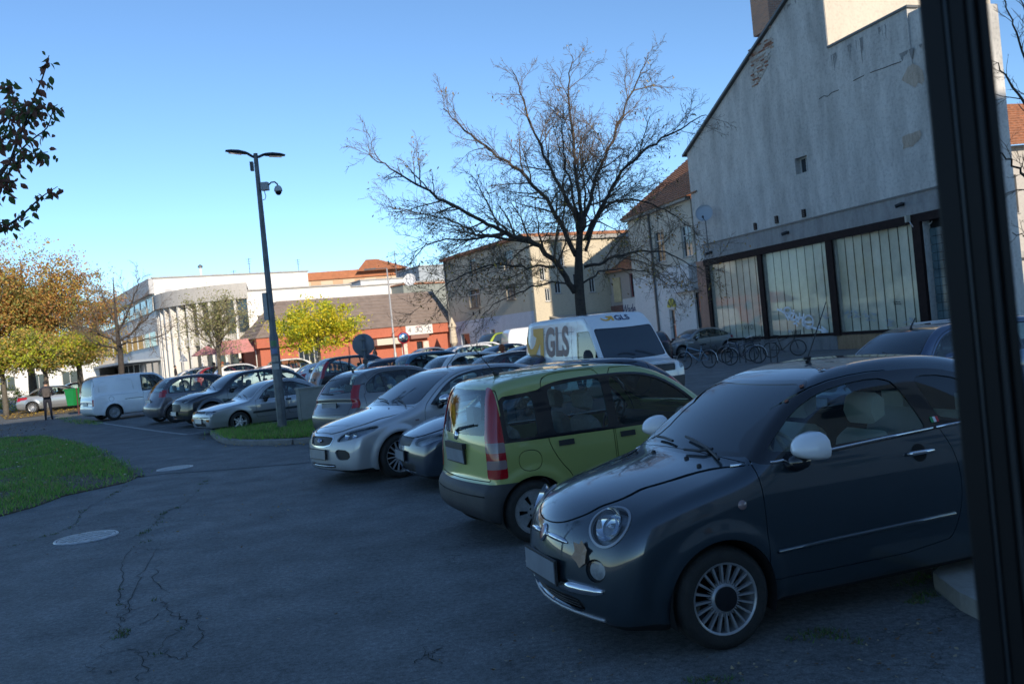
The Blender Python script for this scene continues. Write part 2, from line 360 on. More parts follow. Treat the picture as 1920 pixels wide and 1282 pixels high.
# ------------------------------------------------------------------ wheels
WHEELS={}
def wheel_meshes(r,wd,rr,style):
    k=(r,wd,rr,style)
    if k in WHEELS: return WHEELS[k]
    t=MB(); h=wd/2
    t.lathe([(rr*.96,-h*.9),(rr+.012,-h*.97),((rr+r)/2,-h*1.02),(r-.025,-h*.93),(r-.006,-h*.72),(r,-h*.4),(r,h*.4),(r-.006,h*.72),(r-.025,h*.93),((rr+r)/2,h*1.02),(rr+.012,h*.97),(rr*.96,h*.9)],40,'y')
    ty=t.build('tyre',M['tyre'],mesh_only=True,auto=40)
    m=MB(); o=h*.80   # outer face at +y
    m.lathe([(rr*.97,-h*.8),(rr*.93,-h*.3),(rr*.92,o*.6),(rr*.965,o+.012),(rr*.99,o+.014),(rr*1.0,o-.01)],40,'y',mi=1)
    m.lathe([(rr*.9,-.05),(rr*.3,-.05),(.001,-.05)],24,'y',mi=2)
    def spoke(q,r1,r2,w1,w2,y1,y2,th=.012,mi=0):
        c,s_=math.cos(q),math.sin(q)
        def pt(r_,w_,y_): return (r_*c-w_*s_,y_,r_*s_+w_*c)
        vs=[pt(r1,-w1,y1),pt(r1,w1,y1),pt(r2,w2,y2),pt(r2,-w2,y2),pt(r1,-w1*1.1,y1-th*2),pt(r1,w1*1.1,y1-th*2),pt(r2,w2*1.1,y2-th*2),pt(r2,-w2*1.1,y2-th*2)]
        m.add(vs,[(0,1,2,3),(4,7,6,5),(0,4,5,1),(1,5,6,2),(2,6,7,3),(3,7,4,0)],mi)
    if style=='fan20':
        for i in range(20): q=i*math.pi/10; spoke(q,rr*.36,rr*.94,rr*.020,rr*.034,o+.002,o+.006)
        for i in range(20): q=(i+.5)*math.pi/10; spoke(q,rr*.33,rr*.50,rr*.040,rr*.004,o+.004,o-.0)
        m.lathe([(rr*.41,o-.02),(rr*.41,o),(rr*.36,o+.012),(rr*.34,o+.012)],40,'y'); m.lathe([(rr*.34,o+.012),(rr*.335,o+.02),(rr*.2,o+.024),(.001,o+.026)],30,'y',mi=2)
        m.lathe([(rr*.93,o-.008),(rr*.93,o+.008),(rr*.97,o+.014)],40,'y')
    elif style=='multi15':
        for i in range(15): q=i*2*math.pi/15; spoke(q,rr*.2,rr*.93,rr*.04,rr*.032,o-.012,o+.008)
        m.lathe([(rr*.28,o-.03),(rr*.27,o-.004),(rr*.2,o),(rr*.17,o-.004),(rr*.16,o-.02),(.001,o-.02)],30,'y')
        for i in range(5):
            q=i*2*math.pi/5; m.lathe([(.012,o),(.001,o+.002)],8,'y',c=(rr*.215*math.cos(q),0,rr*.215*math.sin(q)),mi=2)
    elif style=='cover6':
        n=48; prof=[]
        for i in range(6):
            q=i*math.pi/3
            m.lathe([(.013,o+.004),(.001,o+.005)],8,'y',c=(rr*.26*math.cos(q),0,rr*.26*math.sin(q)),mi=2) if i%3!=5 else 0
            for k in range(5): qq=q+(k-2)*.145; spoke(qq,rr*.33,rr*.78,rr*.028,rr*.07,o-.002,o+.0,.01)
        m.lathe([(rr*.36,o-.02),(rr*.35,o+.002),(rr*.1,o+.008),(.001,o+.008)],36,'y'); m.lathe([(rr*.76,o-.01),(rr*.77,o+.002),(rr*.95,o+.008)],48,'y')
    elif style=='star5':
        for i in range(5): q=i*2*math.pi/5+.3; spoke(q,rr*.16,rr*.93,rr*.13,rr*.09,o-.006,o+.006,.015)
        m.lathe([(rr*.24,o-.02),(rr*.22,o),(.001,o+.004)],24,'y')
        for i in range(5): q=(i+.5)*2*math.pi/5+.3; m.lathe([(rr*.11,o-.02),(rr*.09,o-.016),(.001,o-.02)],10,'y',c=(rr*.5*math.cos(q),0,rr*.5*math.sin(q)))
    else: # steel
        m.lathe([(rr*.93,o-.01),(rr*.8,o-.006),(rr*.6,o-.03),(rr*.36,o-.02),(rr*.3,o+.004),(.001,o+.006)],32,'y')
        for i in range(10): q=i*math.pi/5; m.lathe([(rr*.055,o-.012),(.001,o-.012)],8,'y',c=(rr*.72*math.cos(q),0,rr*.72*math.sin(q)),mi=2)
    mats={'fan20':[M['alloy'],M['alloy'],M['gloss']],'multi15':[M['alloybright'],M['alloybright'],M['gloss']],'cover6':[M['steel'],M['steel'],M['gap']],'star5':[M['alloybright'],M['alloy'],M['gloss']]}.get(style,[M['steel'],M['steel'],M['gap']])
    ri=m.build('rim',mats,mesh_only=True,auto=35); WHEELS[k]=(ty,ri); return ty,ri
def add_wheels(sh,root,style,steer=0):
    sp=sh.sp; ty,ri=wheel_meshes(sp['r'],sp.get('tw',.185),sp.get('rr',sp['r']*.67),style)
    for fr in (0,1):
        S=sp['fo']+(0 if fr==0 else sp['wb']); wy=sp['Wd']/2-sp.get('tw',.185)/2-sp.get('winset',.03)
        for sg in (1,-1):
            o=mobj('wheel',ty,root); o.location=(sh.X0-S,sg*wy,sp['r']); o.rotation_euler=(0,random.uniform(0,1),(0 if sg>0 else math.pi)+(steer if fr==0 else 0))
            c=mobj('rim',ri,o)
            b=MB(); a=sp['arch']
            # dark arch liner
            pr=[];n=18
            for i in range(n+1):
                q=math.pi*(-.12+1.24*i/n); pr.append((math.cos(q)*a,math.sin(q)*a+sp['r']))
            yo=sh.W(np.array([S]),np.array([sp['r']+a*.8]))[0]-.01; yi=yo-.34
            vs=[];fs=[]
            for (u,v) in pr: vs+=[(sh.X0-S+u,sg*yo,max(.15,v)),(sh.X0-S+u,sg*yi,max(.15,v))]
            for i in range(n): fs.append((2*i,2*i+1,2*i+3,2*i+2))
            k=len(vs); vs.append((sh.X0-S,sg*yi,sp['r'])); fs+=[(k,2*i+1,2*i+3) for i in range(n)]
            b.add(vs,fs); b.build('wheel_arch_liner',M['gap'],root,fixn=False)
def seat(root,x,y,z,m,w=.46,rest=True,name='seat'):
    b=MB(); 
    def rb(pts,w0,w1=None):  # side profile swept across with narrowing edges
        w1=w1 or w0
        n=len(pts); vs=[]
        for k,(yy,sc_) in enumerate(((-w0/2,.86),(-w0*.38,1),(w0*.38,1),(w0/2,.86))):
            cx=sum(p[0] for p in pts)/n; cz=sum(p[1] for p in pts)/n
            vs+=[(x+cx+(p[0]-cx)*sc_,y+yy,z+cz+(p[1]-cz)*sc_) for p in pts]
        fs=[tuple(range(n)),tuple(range(4*n-1,3*n-1,-1))]
        for k in range(3):
            for i in range(n): fs.append((k*n+i,(k+1)*n+i,(k+1)*n+(i+1)%n,k*n+(i+1)%n))
        b.add(vs,fs)
    rb([(.27,0),(.30,.10),(.22,.16),(-.2,.12),(-.24,0)],w)
    rb([(-.18,.08),(-.08,.16),(-.16,.42),(-.22,.62),(-.27,.66),(-.33,.62),(-.30,.3)],w)
    if rest: rb([(-.24,.70),(-.21,.78),(-.24,.88),(-.29,.90),(-.34,.86),(-.33,.74)],w*.58)
    return b.build(name,m,root,auto=50)
def interior(sh,root,m,dash=M['darkint'],lhd=1,belt=None,rear=True,sw=True):
    sp=sh.sp; b=MB(); s0=sp['cowl']+.12; zb=belt or sp['belt']
    s1=sp['L']-.45; wi=sp['Wd']/2-.13
    b.box((sh.X0-s1,-wi,.24),(sh.X0-s0,wi,.30)); b.build('cabin_floor',M['darkint'],root)
    d=MB(); d.prism([(sh.X0-s0+.05,.5),(sh.X0-s0+.02,zb-.06),(sh.X0-s0-.22,zb-.02),(sh.X0-s0-.38,zb-.1),(sh.X0-s0-.36,.55)],-wi+.05,wi-.05); d.build('dashboard',dash,root)
    xs=sh.X0-sp['seat']; 
    for sg in (1,-1): seat(root,xs,sg*.36*sp['Wd']/1.7,.38*sp['H']/1.5+.0,m)
    if rear: seat(root,xs-.85,0,.40*sp['H']/1.5,m,w=1.15,rest=False,name='rear_seat')
    if rear:
        for sg in (1,-1):
            b=MB().box((xs-1.20,sg*.36-.11,1.0*sp['H']/1.5),(xs-1.12,sg*.36+.11,1.17*sp['H']/1.5)); b.build('headrest',m,root)
    if sw:
        t=MB(); c=Vector((sh.X0-s0-.48,lhd*.36,zb-.05)); ax=Vector((-.85,0,.5)).normalized(); a=Vector((0,1,0)); bb=ax.cross(a)
        pts=[c+(a*math.cos(q)+bb*math.sin(q))*.185 for q in np.linspace(0,2*math.pi,25)]
        t.tube(pts,.014,6,caps=False); t.tube([c+a*.18,c-a*.18],.016,6); t.tube([c,c-bb*.18],.016,6); t.tube([c+ax*.02,c-ax*.25],.05,8); t.build('steering_wheel',dash,root,smooth=True)
def frame_at(p,n,up=(0,0,1)):
    n=n.normalized(); u=Vector(up); x=u.cross(n).normalized(); u=n.cross(x)
    return Matrix(((x.x,u.x,n.x,p.x),(x.y,u.y,n.y,p.y),(x.z,u.z,n.z,p.z),(0,0,0,1)))
def plate(root,p,n,m=None,w=.52,h=.115,off=.012):
    b=MB(); b.box((-w/2,-h/2,0),(w/2,h/2,.008)); b.xf(frame_at(p+n.normalized()*off,n)); o=b.build('number_plate',m or M['plate'],root)
    b=MB(); b.box((-w/2-.012,-h/2-.012,-.012),(w/2+.012,h/2+.012,.003)); b.xf(frame_at(p+n.normalized()*off,n)); b.build('plate_frame',M['black'],o); return o
def mirror(sh,root,S,z,m,sg=1,size=(.10,.21,.14),arm=M['black'],out=.1):
    p=sh.side(S,z-.06,sg); c=p+Vector((.0,sg*(out+.04),.07))
    b=MB(); n=14
    prof=[(0,.0),(.35,.55),(.62,.82),(.85,1.0),(1,1.0),(1.02,.93)]
    vs=[];fs=[]
    for (t,r_) in [(0,.05),(.12,.42),(.3,.68),(.55,.88),(.8,.98),(1,1.0)]:
        for j in range(n):
            q=2*math.pi*j/n; cy=math.copysign(abs(math.cos(q))**.75,math.cos(q)); cz=math.copysign(abs(math.sin(q))**.75,math.sin(q))
            vs.append((c.x+size[0]*(.6-t*1.1),c.y+cy*size[1]/2*r_,c.z+cz*size[2]/2*r_*(1.05 if cz>0 else .72)))
    for i in range(5):
        for j in range(n): fs.append((i*n+j,i*n+(j+1)%n,(i+1)*n+(j+1)%n,(i+1)*n+j))
    fs.append(tuple(range(n))); b.add(vs,fs)
    o=b.build('wing_mirror',m,root,smooth=True)
    b=MB(); b.add([vs[5*n+j] for j in range(n)],[tuple(range(n))]); b.build('mirror_glass',M['mirrorglass'],o)
    b=MB(); b.tube([p-Vector((0,sg*.02,.02)),p+Vector((0,sg*.05,-.02)),c+Vector((0,-sg*.02,-size[2]*.36))],[.06,.05,.04],10); b.build('mirror_arm',arm,o,smooth=True)
    return o
def handle(sh,root,S,z,sg,m,w=.17,style='bar'):
    p=sh.side(S,z,sg); n=sh.nrm(p); b=MB()
    if style=='bar':
        pts=[Vector((-w/2,0,.008)),Vector((-w*.42,0,.03)),Vector((0,0,.036)),Vector((w*.42,0,.03)),Vector((w/2,0,.008))]
        F_=frame_at(p,n); b.tube([F_@q for q in pts],[.012,.014,.014,.014,.012],8)
        o=b.build('handle',m,root,smooth=True)
        b=MB(); b.lathe([(.055,.001),(.04,.0015),(.001,.0016)],20,'z'); b.xf(F_); b.build('handle_recess',M['gap'],o,fixn=False); return o
    b.box((-w/2,-.025,0),(w/2,.025,.018)); b.xf(frame_at(p,n)); return b.build('handle',m,root)
def wiper(sh,root,pts,m=None):
    b=MB(); P=[]
    for (S,y) in pts:
        q=sh.top(S,y); P.append(q+sh.nrm(q)*.022)
    b.tube(P,.009,6)
    return b.build('wiper',m or M['black'],root)
def onsurf(sh,root,name,pts2d,kind,mat_,t=.008,off=.0,n=None,rad=.01,sg=1):
    # strip following the body: list of (a,b) with kind front (y,z) / side (S,z) / back / top
    P=[]
    for a,b_ in pts2d:
        q={'front':sh.front,'back':sh.back,'top':sh.top}.get(kind)
        q=q(a,b_) if q else sh.side(a,b_,sg)
        P.append(q+sh.nrm(q)*off)
    b=MB(); b.tube(P,rad,8); return b.build(name,mat_,root,smooth=True)
# ------------------------------------------------------------------ the cars themselves
def place(root,x,y,az):      # az: compass angle (degrees clockwise from straight ahead) that the nose points to
    root.location=(x,y,gz(x,y)); root.rotation_euler=(0,0,R(90-az)); return root
def panels(sh,root,pm,spec,q='hi'):
    """spec: ordered cuts already applied; build the standard parts"""
    labs=set(sh.lab)
    body=sh.part('body',['paint'],pm,root,0,.02)
    if 'gap' in labs: sh.part('panel_gap','gap',M['gap'],body,-.014,0)
    if 'under' in labs: sh.part('underbody','under',M['gap'],root,0,0)
    if 'bonnet' in labs: sh.part('bonnet','bonnet',pm,root)
    if 'tailgate' in labs: sh.part('tailgate','tailgate',pm,root)
    if 'roofpanel' in labs: sh.part('roof','roofpanel',pm,root)
    for nm,lb in (('front_bumper','fbump'),('rear_bumper','rbump')):
        if lb in labs: sh.part(nm,lb,spec.get(lb,pm),root)
    ret={'body':body}
    for sg in (1,-1):
        for i,lb in enumerate(('door','door2')):
            if lb in labs:
                d=sh.part('door',lb,pm,root,0,.02,side=sg); ret[(lb,sg)]=d
        if 'sidetrim' in labs: sh.part('window_trim','sidetrim',spec.get('trim',M['gloss']),root,.001,.012,side=sg)
        for lb in ('win','win2','win3'):
            if lb in labs: sh.part('side_window',lb,spec.get('glass',M['glass']),root,-.006,0,side=sg)
        if 'moulding' in labs: sh.part('side_moulding','moulding',M['bumperblack'],root,.008,.012,side=sg)
    if 'wscreen' in labs:
        sh.part('windscreen','wscreen',spec.get('wglass',M['wglass']),root,-.003,0)
        if 'wtrim' in labs: sh.part('windscreen_seal','wtrim',M['gloss'],root,0,.01)
    if 'rscreen' in labs:
        sh.part('rear_window','rscreen',spec.get('glass',M['glass']),root,-.003,0)
        if 'rtrim' in labs: sh.part('rear_window_seal','rtrim',M['gloss'],root,0,.01)
    if 'grille' in labs: sh.part('grille','grille',M['black'],root,-.02,.0)
    if 'grille2' in labs: sh.part('lower_grille','grille2',M['black'],root,-.03,.0)
    for sg in (1,-1):
        if 'head' in labs:
            o=sh.part('headlight','head',M['lens'],root,0,0,side=sg); sh.part('reflector','head',M['headin'],o,-.045,.0,side=sg)
        if 'tail' in labs: sh.part('tail_light','tail',M['redlens'],root,.004,.02,side=sg)
        if 'tailclear' in labs: sh.part('tail_light_lens','tailclear',M['clearlens'],root,.004,.02,side=sg)
        if 'fog' in labs: o=sh.part('fog_light','fog',M['lens'],root,0,0,side=sg); sh.part('reflector','fog',M['headin'],o,-.02,.0,side=sg)
        if 'blind' in labs: sh.part('bumper_recess','blind',M['black'],root,-.02,.0,side=sg)
    return ret
M['headin']=mat('headlamp_inside',(.34,.36,.39),.3,.35,var=.35,vscale=22)
def std_cuts(sh):
    sp=sh.sp; z0=sp.get('zb',.2)+.035
    sh.cut(lambda S,ay,z: np.maximum(z-z0, ay-sp['Wd']/2+.10),'under')
    for a in (sp['fo'],sp['fo']+sp['wb']):
        sh.cut(lambda S,ay,z,a=a: np.maximum(np.sqrt((S-a)**2+(z-sp['r'])**2)-sp['arch'],.40-ay),'arch',drop=True)
def car(name,sp,h,pm,label,group=None,opts=None,intm=None,cat='car'):
    o=opts or {}; sh=Shell(sp,h); CUR[0]=sh; root=empty(name,(0,0,0),0,label,cat,group)
    for c in sp['cuts']:
        al=c[2] if len(c)>2 else None
        if isinstance(c[1],tuple):
            sh.cut(grow(c[0],c[1][1]),'gap',al); sh.cut(grow(c[0],-c[1][1]),c[1][2],['gap'])
        else: sh.cut(c[0],c[1],al)
    std_cuts(sh); sh.project()
    ret=panels(sh,root,pm,o)
    add_wheels(sh,root,o.get('wheel','star5'),o.get('steer',0))
    if intm is not False: interior(sh,root,intm or M['greyseat'],**o.get('int',{}))
    return sh,root,ret
P_=lambda *a,**k: (poly(*a,**k))
CUR=[None]
def fiat_spec():
    sp=dict(L=3.546,H=1.51,Wd=1.627,fo=.78,wb=2.30,r=.292,arch=.335,belt=1.03,cowl=.98,seat=1.92,tw=.185,rr=.205,winset=.02,zb=.17,k=.13,flare=.018,blur=2.2,zc=.62)
    sp['sil']=[(.25,.17),(.07,.20),(.0,.27),(-.02,.38),(-.012,.50),(.005,.60),(.035,.70),(.10,.79),(.22,.865),(.42,.925),(.65,.965),(.86,.995),(.98,1.02),(1.10,1.10),(1.28,1.225),(1.46,1.33),(1.64,1.42),(1.85,1.475),(2.1,1.503),(2.4,1.51),(2.7,1.49),(2.95,1.435),(3.10,1.36),(3.22,1.24),(3.34,1.08),(3.42,.96),(3.48,.85),(3.52,.70),(3.545,.56),(3.55,.42),(3.53,.28),(3.44,.20),(3.2,.17),(2.0,.17),(1.0,.17)]
    sp['wz']=[(.1,.66),(.2,.72),(.32,.765),(.45,.79),(.6,.808),(.72,.813),(.84,.807),(.95,.79),(1.03,.765),(1.10,.735),(1.2,.69),(1.32,.635),(1.42,.58),(1.5,.52)]
    sp['ws']=[(-.2,-.09),(0,-.06),(.3,-.02),(.7,0),(2.9,0),(3.2,-.03),(3.55,-.11)]
    sp['gw']=[(0,0),(.9,.0),(2.4,0),(3.0,-.04),(3.4,-.08)]
    sp['cv']=[(-.2,.46),(.0,.44),(.3,.34),(.7,.17),(1.1,.13),(1.6,.08),(2,0),(2.9,-.1),(3.3,-.24),(3.6,-.30)]
    sp['crown']=[(0,.06),(.5,.14),(.9,.10),(1.2,.05),(2,.055),(3.2,.05)]
    door=poly([(1.12,.33),(1.08,.36),(1.075,.70),(1.07,.97),(1.09,1.03),(1.24,1.16),(1.47,1.315),(1.70,1.400),(2.0,1.432),(2.27,1.425),(2.35,1.20),(2.40,1.05),(2.47,.88),(2.49,.68),(2.46,.48),(2.38,.33)],1)
    w1=[(1.17,1.045),(1.24,1.11),(1.45,1.26),(1.66,1.35),(1.95,1.39),(2.17,1.385),(2.235,1.30),(2.31,1.075),(2.28,1.06),(1.8,1.045)]
    w2=[(2.45,1.085),(2.40,1.20),(2.365,1.33),(2.39,1.375),(2.62,1.355),(2.80,1.285),(2.95,1.17),(3.00,1.10),(2.9,1.085)]
    trim=poly([(1.08,1.0),(1.10,1.06),(1.24,1.17),(1.47,1.313),(1.70,1.392),(2.0,1.425),(2.45,1.418),(2.68,1.38),(2.86,1.295),(3.01,1.17),(3.05,1.065),(2.6,1.052),(1.8,1.015),(1.2,.99)],1)
    zh=table([(0,.70),(.05,.715),(.12,.765),(.25,.835),(.5,.905),(.8,.955),(1.1,1.0)],5)
    hood=lambda S,ay,z: np.maximum.reduce([zh(S+.35*ay*ay*0)-z, S-(1.005+.13*ay*ay), .045-S+0*z, ay-.80])
    fb=lambda S,ay,z: np.maximum.reduce([np.abs(S-(.42+.0*z))-.0035+0*z*0, z-.66])
    nose=lambda S,ay,z: 0
    hl=ball((.215,.555,.765),.125); 
    ws=screen(Shell_stub(sp),1.045,1.395,.6,1.85,.085,-.02,.10)
    sp['cuts']=[(hood,seam(.0024,'bonnet'),['paint']),(door,seam(.0026,'door'),['paint']),(trim,'sidetrim',['paint','door','gap']),(poly(w1,1),'win',['sidetrim']),(poly(w2,1),'win2',['sidetrim']),
      (poly([(2.325,1.02),(2.40,1.02),(2.345,1.45),(2.27,1.45)],-1),'pillarseam',['none']),
      (grow(hl,.014),'hring'),(hl,'head',None),
      (ball((.10,.55,.515),.066,(1,1.12,.92)),seam(.006,'fog'),['paint']),
      (grow(ws,.022),'wtrim',['paint','bonnet']),(ws,'wscreen',['wtrim']),
      (fpoly([(-.1,.345),(.30,.345),(.42,.325),(.44,.275),(.34,.235),(-.1,.235)],-1,.4),'grille2',['paint'])]
    return sp
class Shell_stub:
    def __init__(s,sp):
        s.sp=sp;s.H=sp['H']; s.wz=table(sp['wz'],8,600); s.ws=table(sp['ws'],8); s.gw=table(sp.get('gw',[(0,0),(1,0)]),8)
    W=Shell.W
def build_fiat():
    pm=paint('slate_blue_paint',(.020,.036,.050),.45,.3,.03)
    sp=fiat_spec(); sh,root,ret=car('parked_car',sp,.028,pm,'dark slate small car with white mirror caps, nearest to the camera',None,dict(wheel='fan20',int=dict(dash=M['cream'],belt=1.0)),M['cream'])
    for sg in (1,-1):
        sh.part('headlight_ring','hring',M['chrome'] if False else M['alloy'],root,.006,.02,side=sg)
        # round lamp: bowl and bulb behind the clear cover
        q=Vector((sh.X0-.215,sg*.555,.765)); n=sh.nrm(sh.front(sg*.555,.765)); n=(n+Vector((.6,0,0))).normalized()
        b=MB(); b.lathe([(.10,.012),(.095,0),(.07,-.03),(.03,-.05),(.001,-.05)],28,'z'); b.lathe([(.052,-.035),(.052,-.012)],20,'z',c=(-sg*.016,-.008,0)); b.lathe([(.012,-.04),(.012,-.01),(.001,-.008)],10,'z',c=(-sg*.016,-.008,0))
        b.xf(frame_at(q-n*.012,n)); b.build('lamp_bowl',M['reflector'],root,smooth=True)
        handle(sh,root if False else ret[('door',sg)],2.20,.925,sg,M['chrome'],.19)
        mirror(sh,root,1.30,1.065,M['white'],sg,(.14,.265,.18),M['gloss'],.115)
        # chrome waist strip
        onsurf(sh,root,'chrome_waist_strip',[(s,z) for s,z in ((1.0,.985),(1.2,1.0),(1.6,1.022),(2.0,1.04),(2.35,1.052))],'side',M['chrome'],off=.004,rad=.009,sg=sg)
        onsurf(sh,root,'chrome_waist_strip',[(s,z) for s,z in ((2.38,1.054),(2.7,1.062),(3.0,1.065))],'side',M['chrome'],off=.004,rad=.009,sg=sg)
        # side rubbing strip and sill insert
        onsurf(sh,root,'door_moulding',[(1.14,.50),(1.6,.508),(2.1,.516),(2.42,.52)],'side',pm,off=.003,rad=.014,sg=sg)
        b=MB(); p=sh.side(.93,.80,sg); b.lathe([(.028,0),(.024,.008),(.001,.012)],16,'z'); b.xf(frame_at(p,sh.nrm(p))); b.build('side_indicator',M['clearlens'],root,smooth=True)
        # chrome bumper insert
        onsurf(sh,root,'chrome_bumper_blade',[(sg*a,b_) for a,b_ in ((.28,.40),(.36,.40),(.46,.40),(.55,.402),(.60,.405))],'front',M['chrome'],off=.004,rad=[.031,.034,.032,.027,.014])
        onsurf(sh,root,'chrome_nose_bar',[(sg*a,b_) for a,b_ in ((.035,.655),(.12,.653),(.20,.648),(.265,.642),(.30,.636))],'front',M['chrome'],off=.002,rad=[.010,.017,.018,.015,.006])
    onsurf(sh,root,'lower_chrome_lip',[(a,.235-.0*a) for a in (-.56,-.45,-.3,-.15,0,.15,.3,.45,.56)],'front',M['alloy'],off=.004,rad=.011)
    for k in range(4):
        onsurf(sh,root,'grille_bar',[(a,.258+.022*k) for a in (-.36,-.2,0,.2,.36)],'front',M['black'],off=-.022,rad=.005)
    p=sh.front(0,.655); b=MB(); b.lathe([(.052,0),(.050,.010),(.040,.014)],28,'z'); b.xf(Matrix.Scale(1,4)@frame_at(p,sh.nrm(p))@Matrix.Diagonal((.8,1.08,1,1))); e=b.build('badge_ring',M['chrome'],root,smooth=True)
    b=MB(); b.lathe([(.042,.012),(.001,.017)],28,'z'); b.xf(frame_at(p,sh.nrm(p))@Matrix.Diagonal((.8,1.08,1,1))); b.build('badge',mat('badge_grey',(.18,.03,.04),.3,.3,coat=.5),root,smooth=True)
    p=sh.front(0,.46); plate(root,p-Vector((.004,0,0)),Vector((1,0,.02)),w=.50,h=.125)
    wiper(sh,root,[(1.00,.50),(1.045,.30),(1.07,.10),(1.085,-.02)]); wiper(sh,root,[(1.04,-.12),(1.07,-.30),(1.085,-.42)]); wiper(sh,root,[(.985,.12),(1.01,.28),(1.05,.36)])
    for (S,y) in ((.93,.22),(.93,-.22),(.90,.42),(.90,-.42)):
        p=sh.top(S,y); b=MB(); b.lathe([(.016,0),(.014,.012),(.001,.016)],10,'z'); b.xf(frame_at(p,sh.nrm(p),(1,0,0))); b.build('washer_nozzle',M['black'],root,smooth=True)
    p=sh.top(2.05,0.0); b=MB(); b.tube([p,p+Vector((-.02,0,.03)),p+Vector((.03,0,.03))],[.02,.016,.01],8)
    b.tube([p+Vector((0,0,.02)),p+Vector((-.20,0,.40))],[.005,.003],6); b.build('roof_aerial',M['black'],root)
    b=MB(); b.lathe([(.001,0)],3); 
    # small tricolour sticker on the pillar
    p=sh.side(2.39,1.10,1); n=sh.nrm(p); mm=[mat('flag_green',(.02,.25,.08),.5),M['white'],mat('flag_red',(.5,.02,.03),.5)]
    b=MB()
    for i in range(3): b.box((-.03+.02*i,-.018,0),(-.01+.02*i,.018,.002),i)
    b.xf(frame_at(p+n*.004,n)); b.build('flag_sticker',mm,root)
    # paper on the dashboard, inner mirror
    b=MB(); b.box((-.10,-.07,0),(.10,.07,.002),rot=.4); b.xf(Matrix.Translation((sh.X0-1.22,-.05,1.0))); b.build('paper_note',M['white'],root)
    b=MB(); b.box((-.01,-.11,-.03),(.015,.11,.035)); b.xf(Matrix.Translation((sh.X0-1.66,0,1.30))); b.build('inner_mirror',M['cream'],root)
    # curled dry leaf caught on the bumper
    return sh,root
def wr(T,a,b,ins=.032,k=.05): return lambda S,ay,z: smax(smax(T(S,ay,z)+ins,a-S,k),S-b,k)
def panda_spec():
    sp=dict(L=3.54,H=1.54,Wd=1.58,fo=.70,wb=2.30,r=.285,arch=.325,belt=.96,cowl=.92,seat=1.95,tw=.17,rr=.205,winset=.02,zb=.20,k=.085,flare=.014,blur=1.8,zc=.66)
    sp['sil']=[(.25,.20),(.06,.22),(.0,.32),(-.01,.5),(.0,.64),(.05,.78),(.14,.86),(.35,.93),(.70,.985),(.92,1.03),(1.04,1.11),(1.22,1.25),(1.40,1.37),(1.58,1.455),(1.76,1.503),(2.0,1.535),(2.4,1.54),(2.8,1.525),(3.1,1.495),(3.26,1.46),(3.33,1.36),(3.385,1.18),(3.43,1.0),(3.445,.88),(3.455,.72),(3.47,.58),(3.53,.545),(3.54,.42),(3.53,.30),(3.42,.22),(3.2,.20),(2,.20),(1,.20)]
    sp['wz']=[(.1,.68),(.2,.73),(.3,.765),(.45,.785),(.6,.79),(.8,.785),(.93,.77),(1.0,.755),(1.2,.715),(1.4,.655),(1.5,.61),(1.6,.57)]
    sp['ws']=[(-.2,-.09),(0,-.06),(.3,-.02),(.7,0),(3.0,0),(3.3,-.02),(3.55,-.07)]
    sp['gw']=[(0,0),(.9,0),(2.8,0),(3.4,-.03)]
    sp['cv']=[(-.2,.34),(0,.32),(.4,.2),(.9,.12),(1.5,.06),(2,0),(3.0,-.05),(3.3,-.16),(3.55,-.20)]
    sp['crown']=[(0,.05),(.6,.09),(1.2,.05),(2,.05),(3.3,.05)]
    fd=poly([(1.04,.36),(1.02,.70),(1.05,.98),(1.20,1.19),(1.42,1.36),(1.62,1.45),(1.84,1.485),(2.105,1.49),(2.12,1.1),(2.125,.6),(2.11,.36)],1)
    rd=poly([(2.145,.36),(2.14,1.0),(2.125,1.49),(2.5,1.50),(2.74,1.485),(2.80,1.40),(2.81,.96),(2.80,.86),(2.72,.70),(2.60,.56),(2.56,.36)],1)
    trim=poly([(1.10,.955),(1.24,1.13),(1.44,1.30),(1.64,1.395),(1.87,1.435),(2.3,1.44),(2.62,1.425),(2.80,1.385),(2.82,1.36),(3.30,1.33),(3.36,.93),(2.9,.925),(2.0,.92),(1.2,.93)],1)
    w1=[(1.14,.965),(1.18,1.10),(1.36,1.26),(1.55,1.35),(1.75,1.39),(1.86,1.39),(1.885,.955)]
    w2=[(1.995,.955),(1.985,1.395),(2.3,1.40),(2.55,1.385),(2.68,1.35),(2.69,.955)]
    w3=[(2.90,.965),(2.90,1.29),(2.92,1.30),(3.13,1.29),(3.155,1.27),(3.17,.965)]
    hatch=lambda S,ay,z: np.maximum.reduce([3.22-S, .60-z, ay-.70, z-1.40])
    zhd=table([(0,.70),(.1,.80),(.4,.88),(.97,.96)],5)
    hood=lambda S,ay,z: np.maximum.reduce([zhd(S)-z, S-(.92+.1*ay*ay), .05-S, ay-.75])
    ws=screen(Shell_stub(sp),1.05,1.43,.5,1.85,.085,-.02,.08)
    wst=Shell_stub(sp); rs=lambda S,ay,z: smax(smax(smax(1.0-.0*ay-z,z-(1.41),.08),ay-(wst.W(np.full_like(z,3.2),z)-.125),.05),3.1-S,.02)
    wst=Shell_stub(sp)
    tl=lambda S,ay,z: np.maximum.reduce([3.235-S,(wst.W(np.full_like(z,3.2),z)-.115-.05*(z-.62))-ay, .62-z, z-1.425])
    bump=lambda S,ay,z: np.maximum.reduce([3.02+.9*(z-.60)*(z<.6)-S,z-(.575+.0*S)])
    bump2=lambda S,ay,z: np.maximum(S-.42,z-.56)
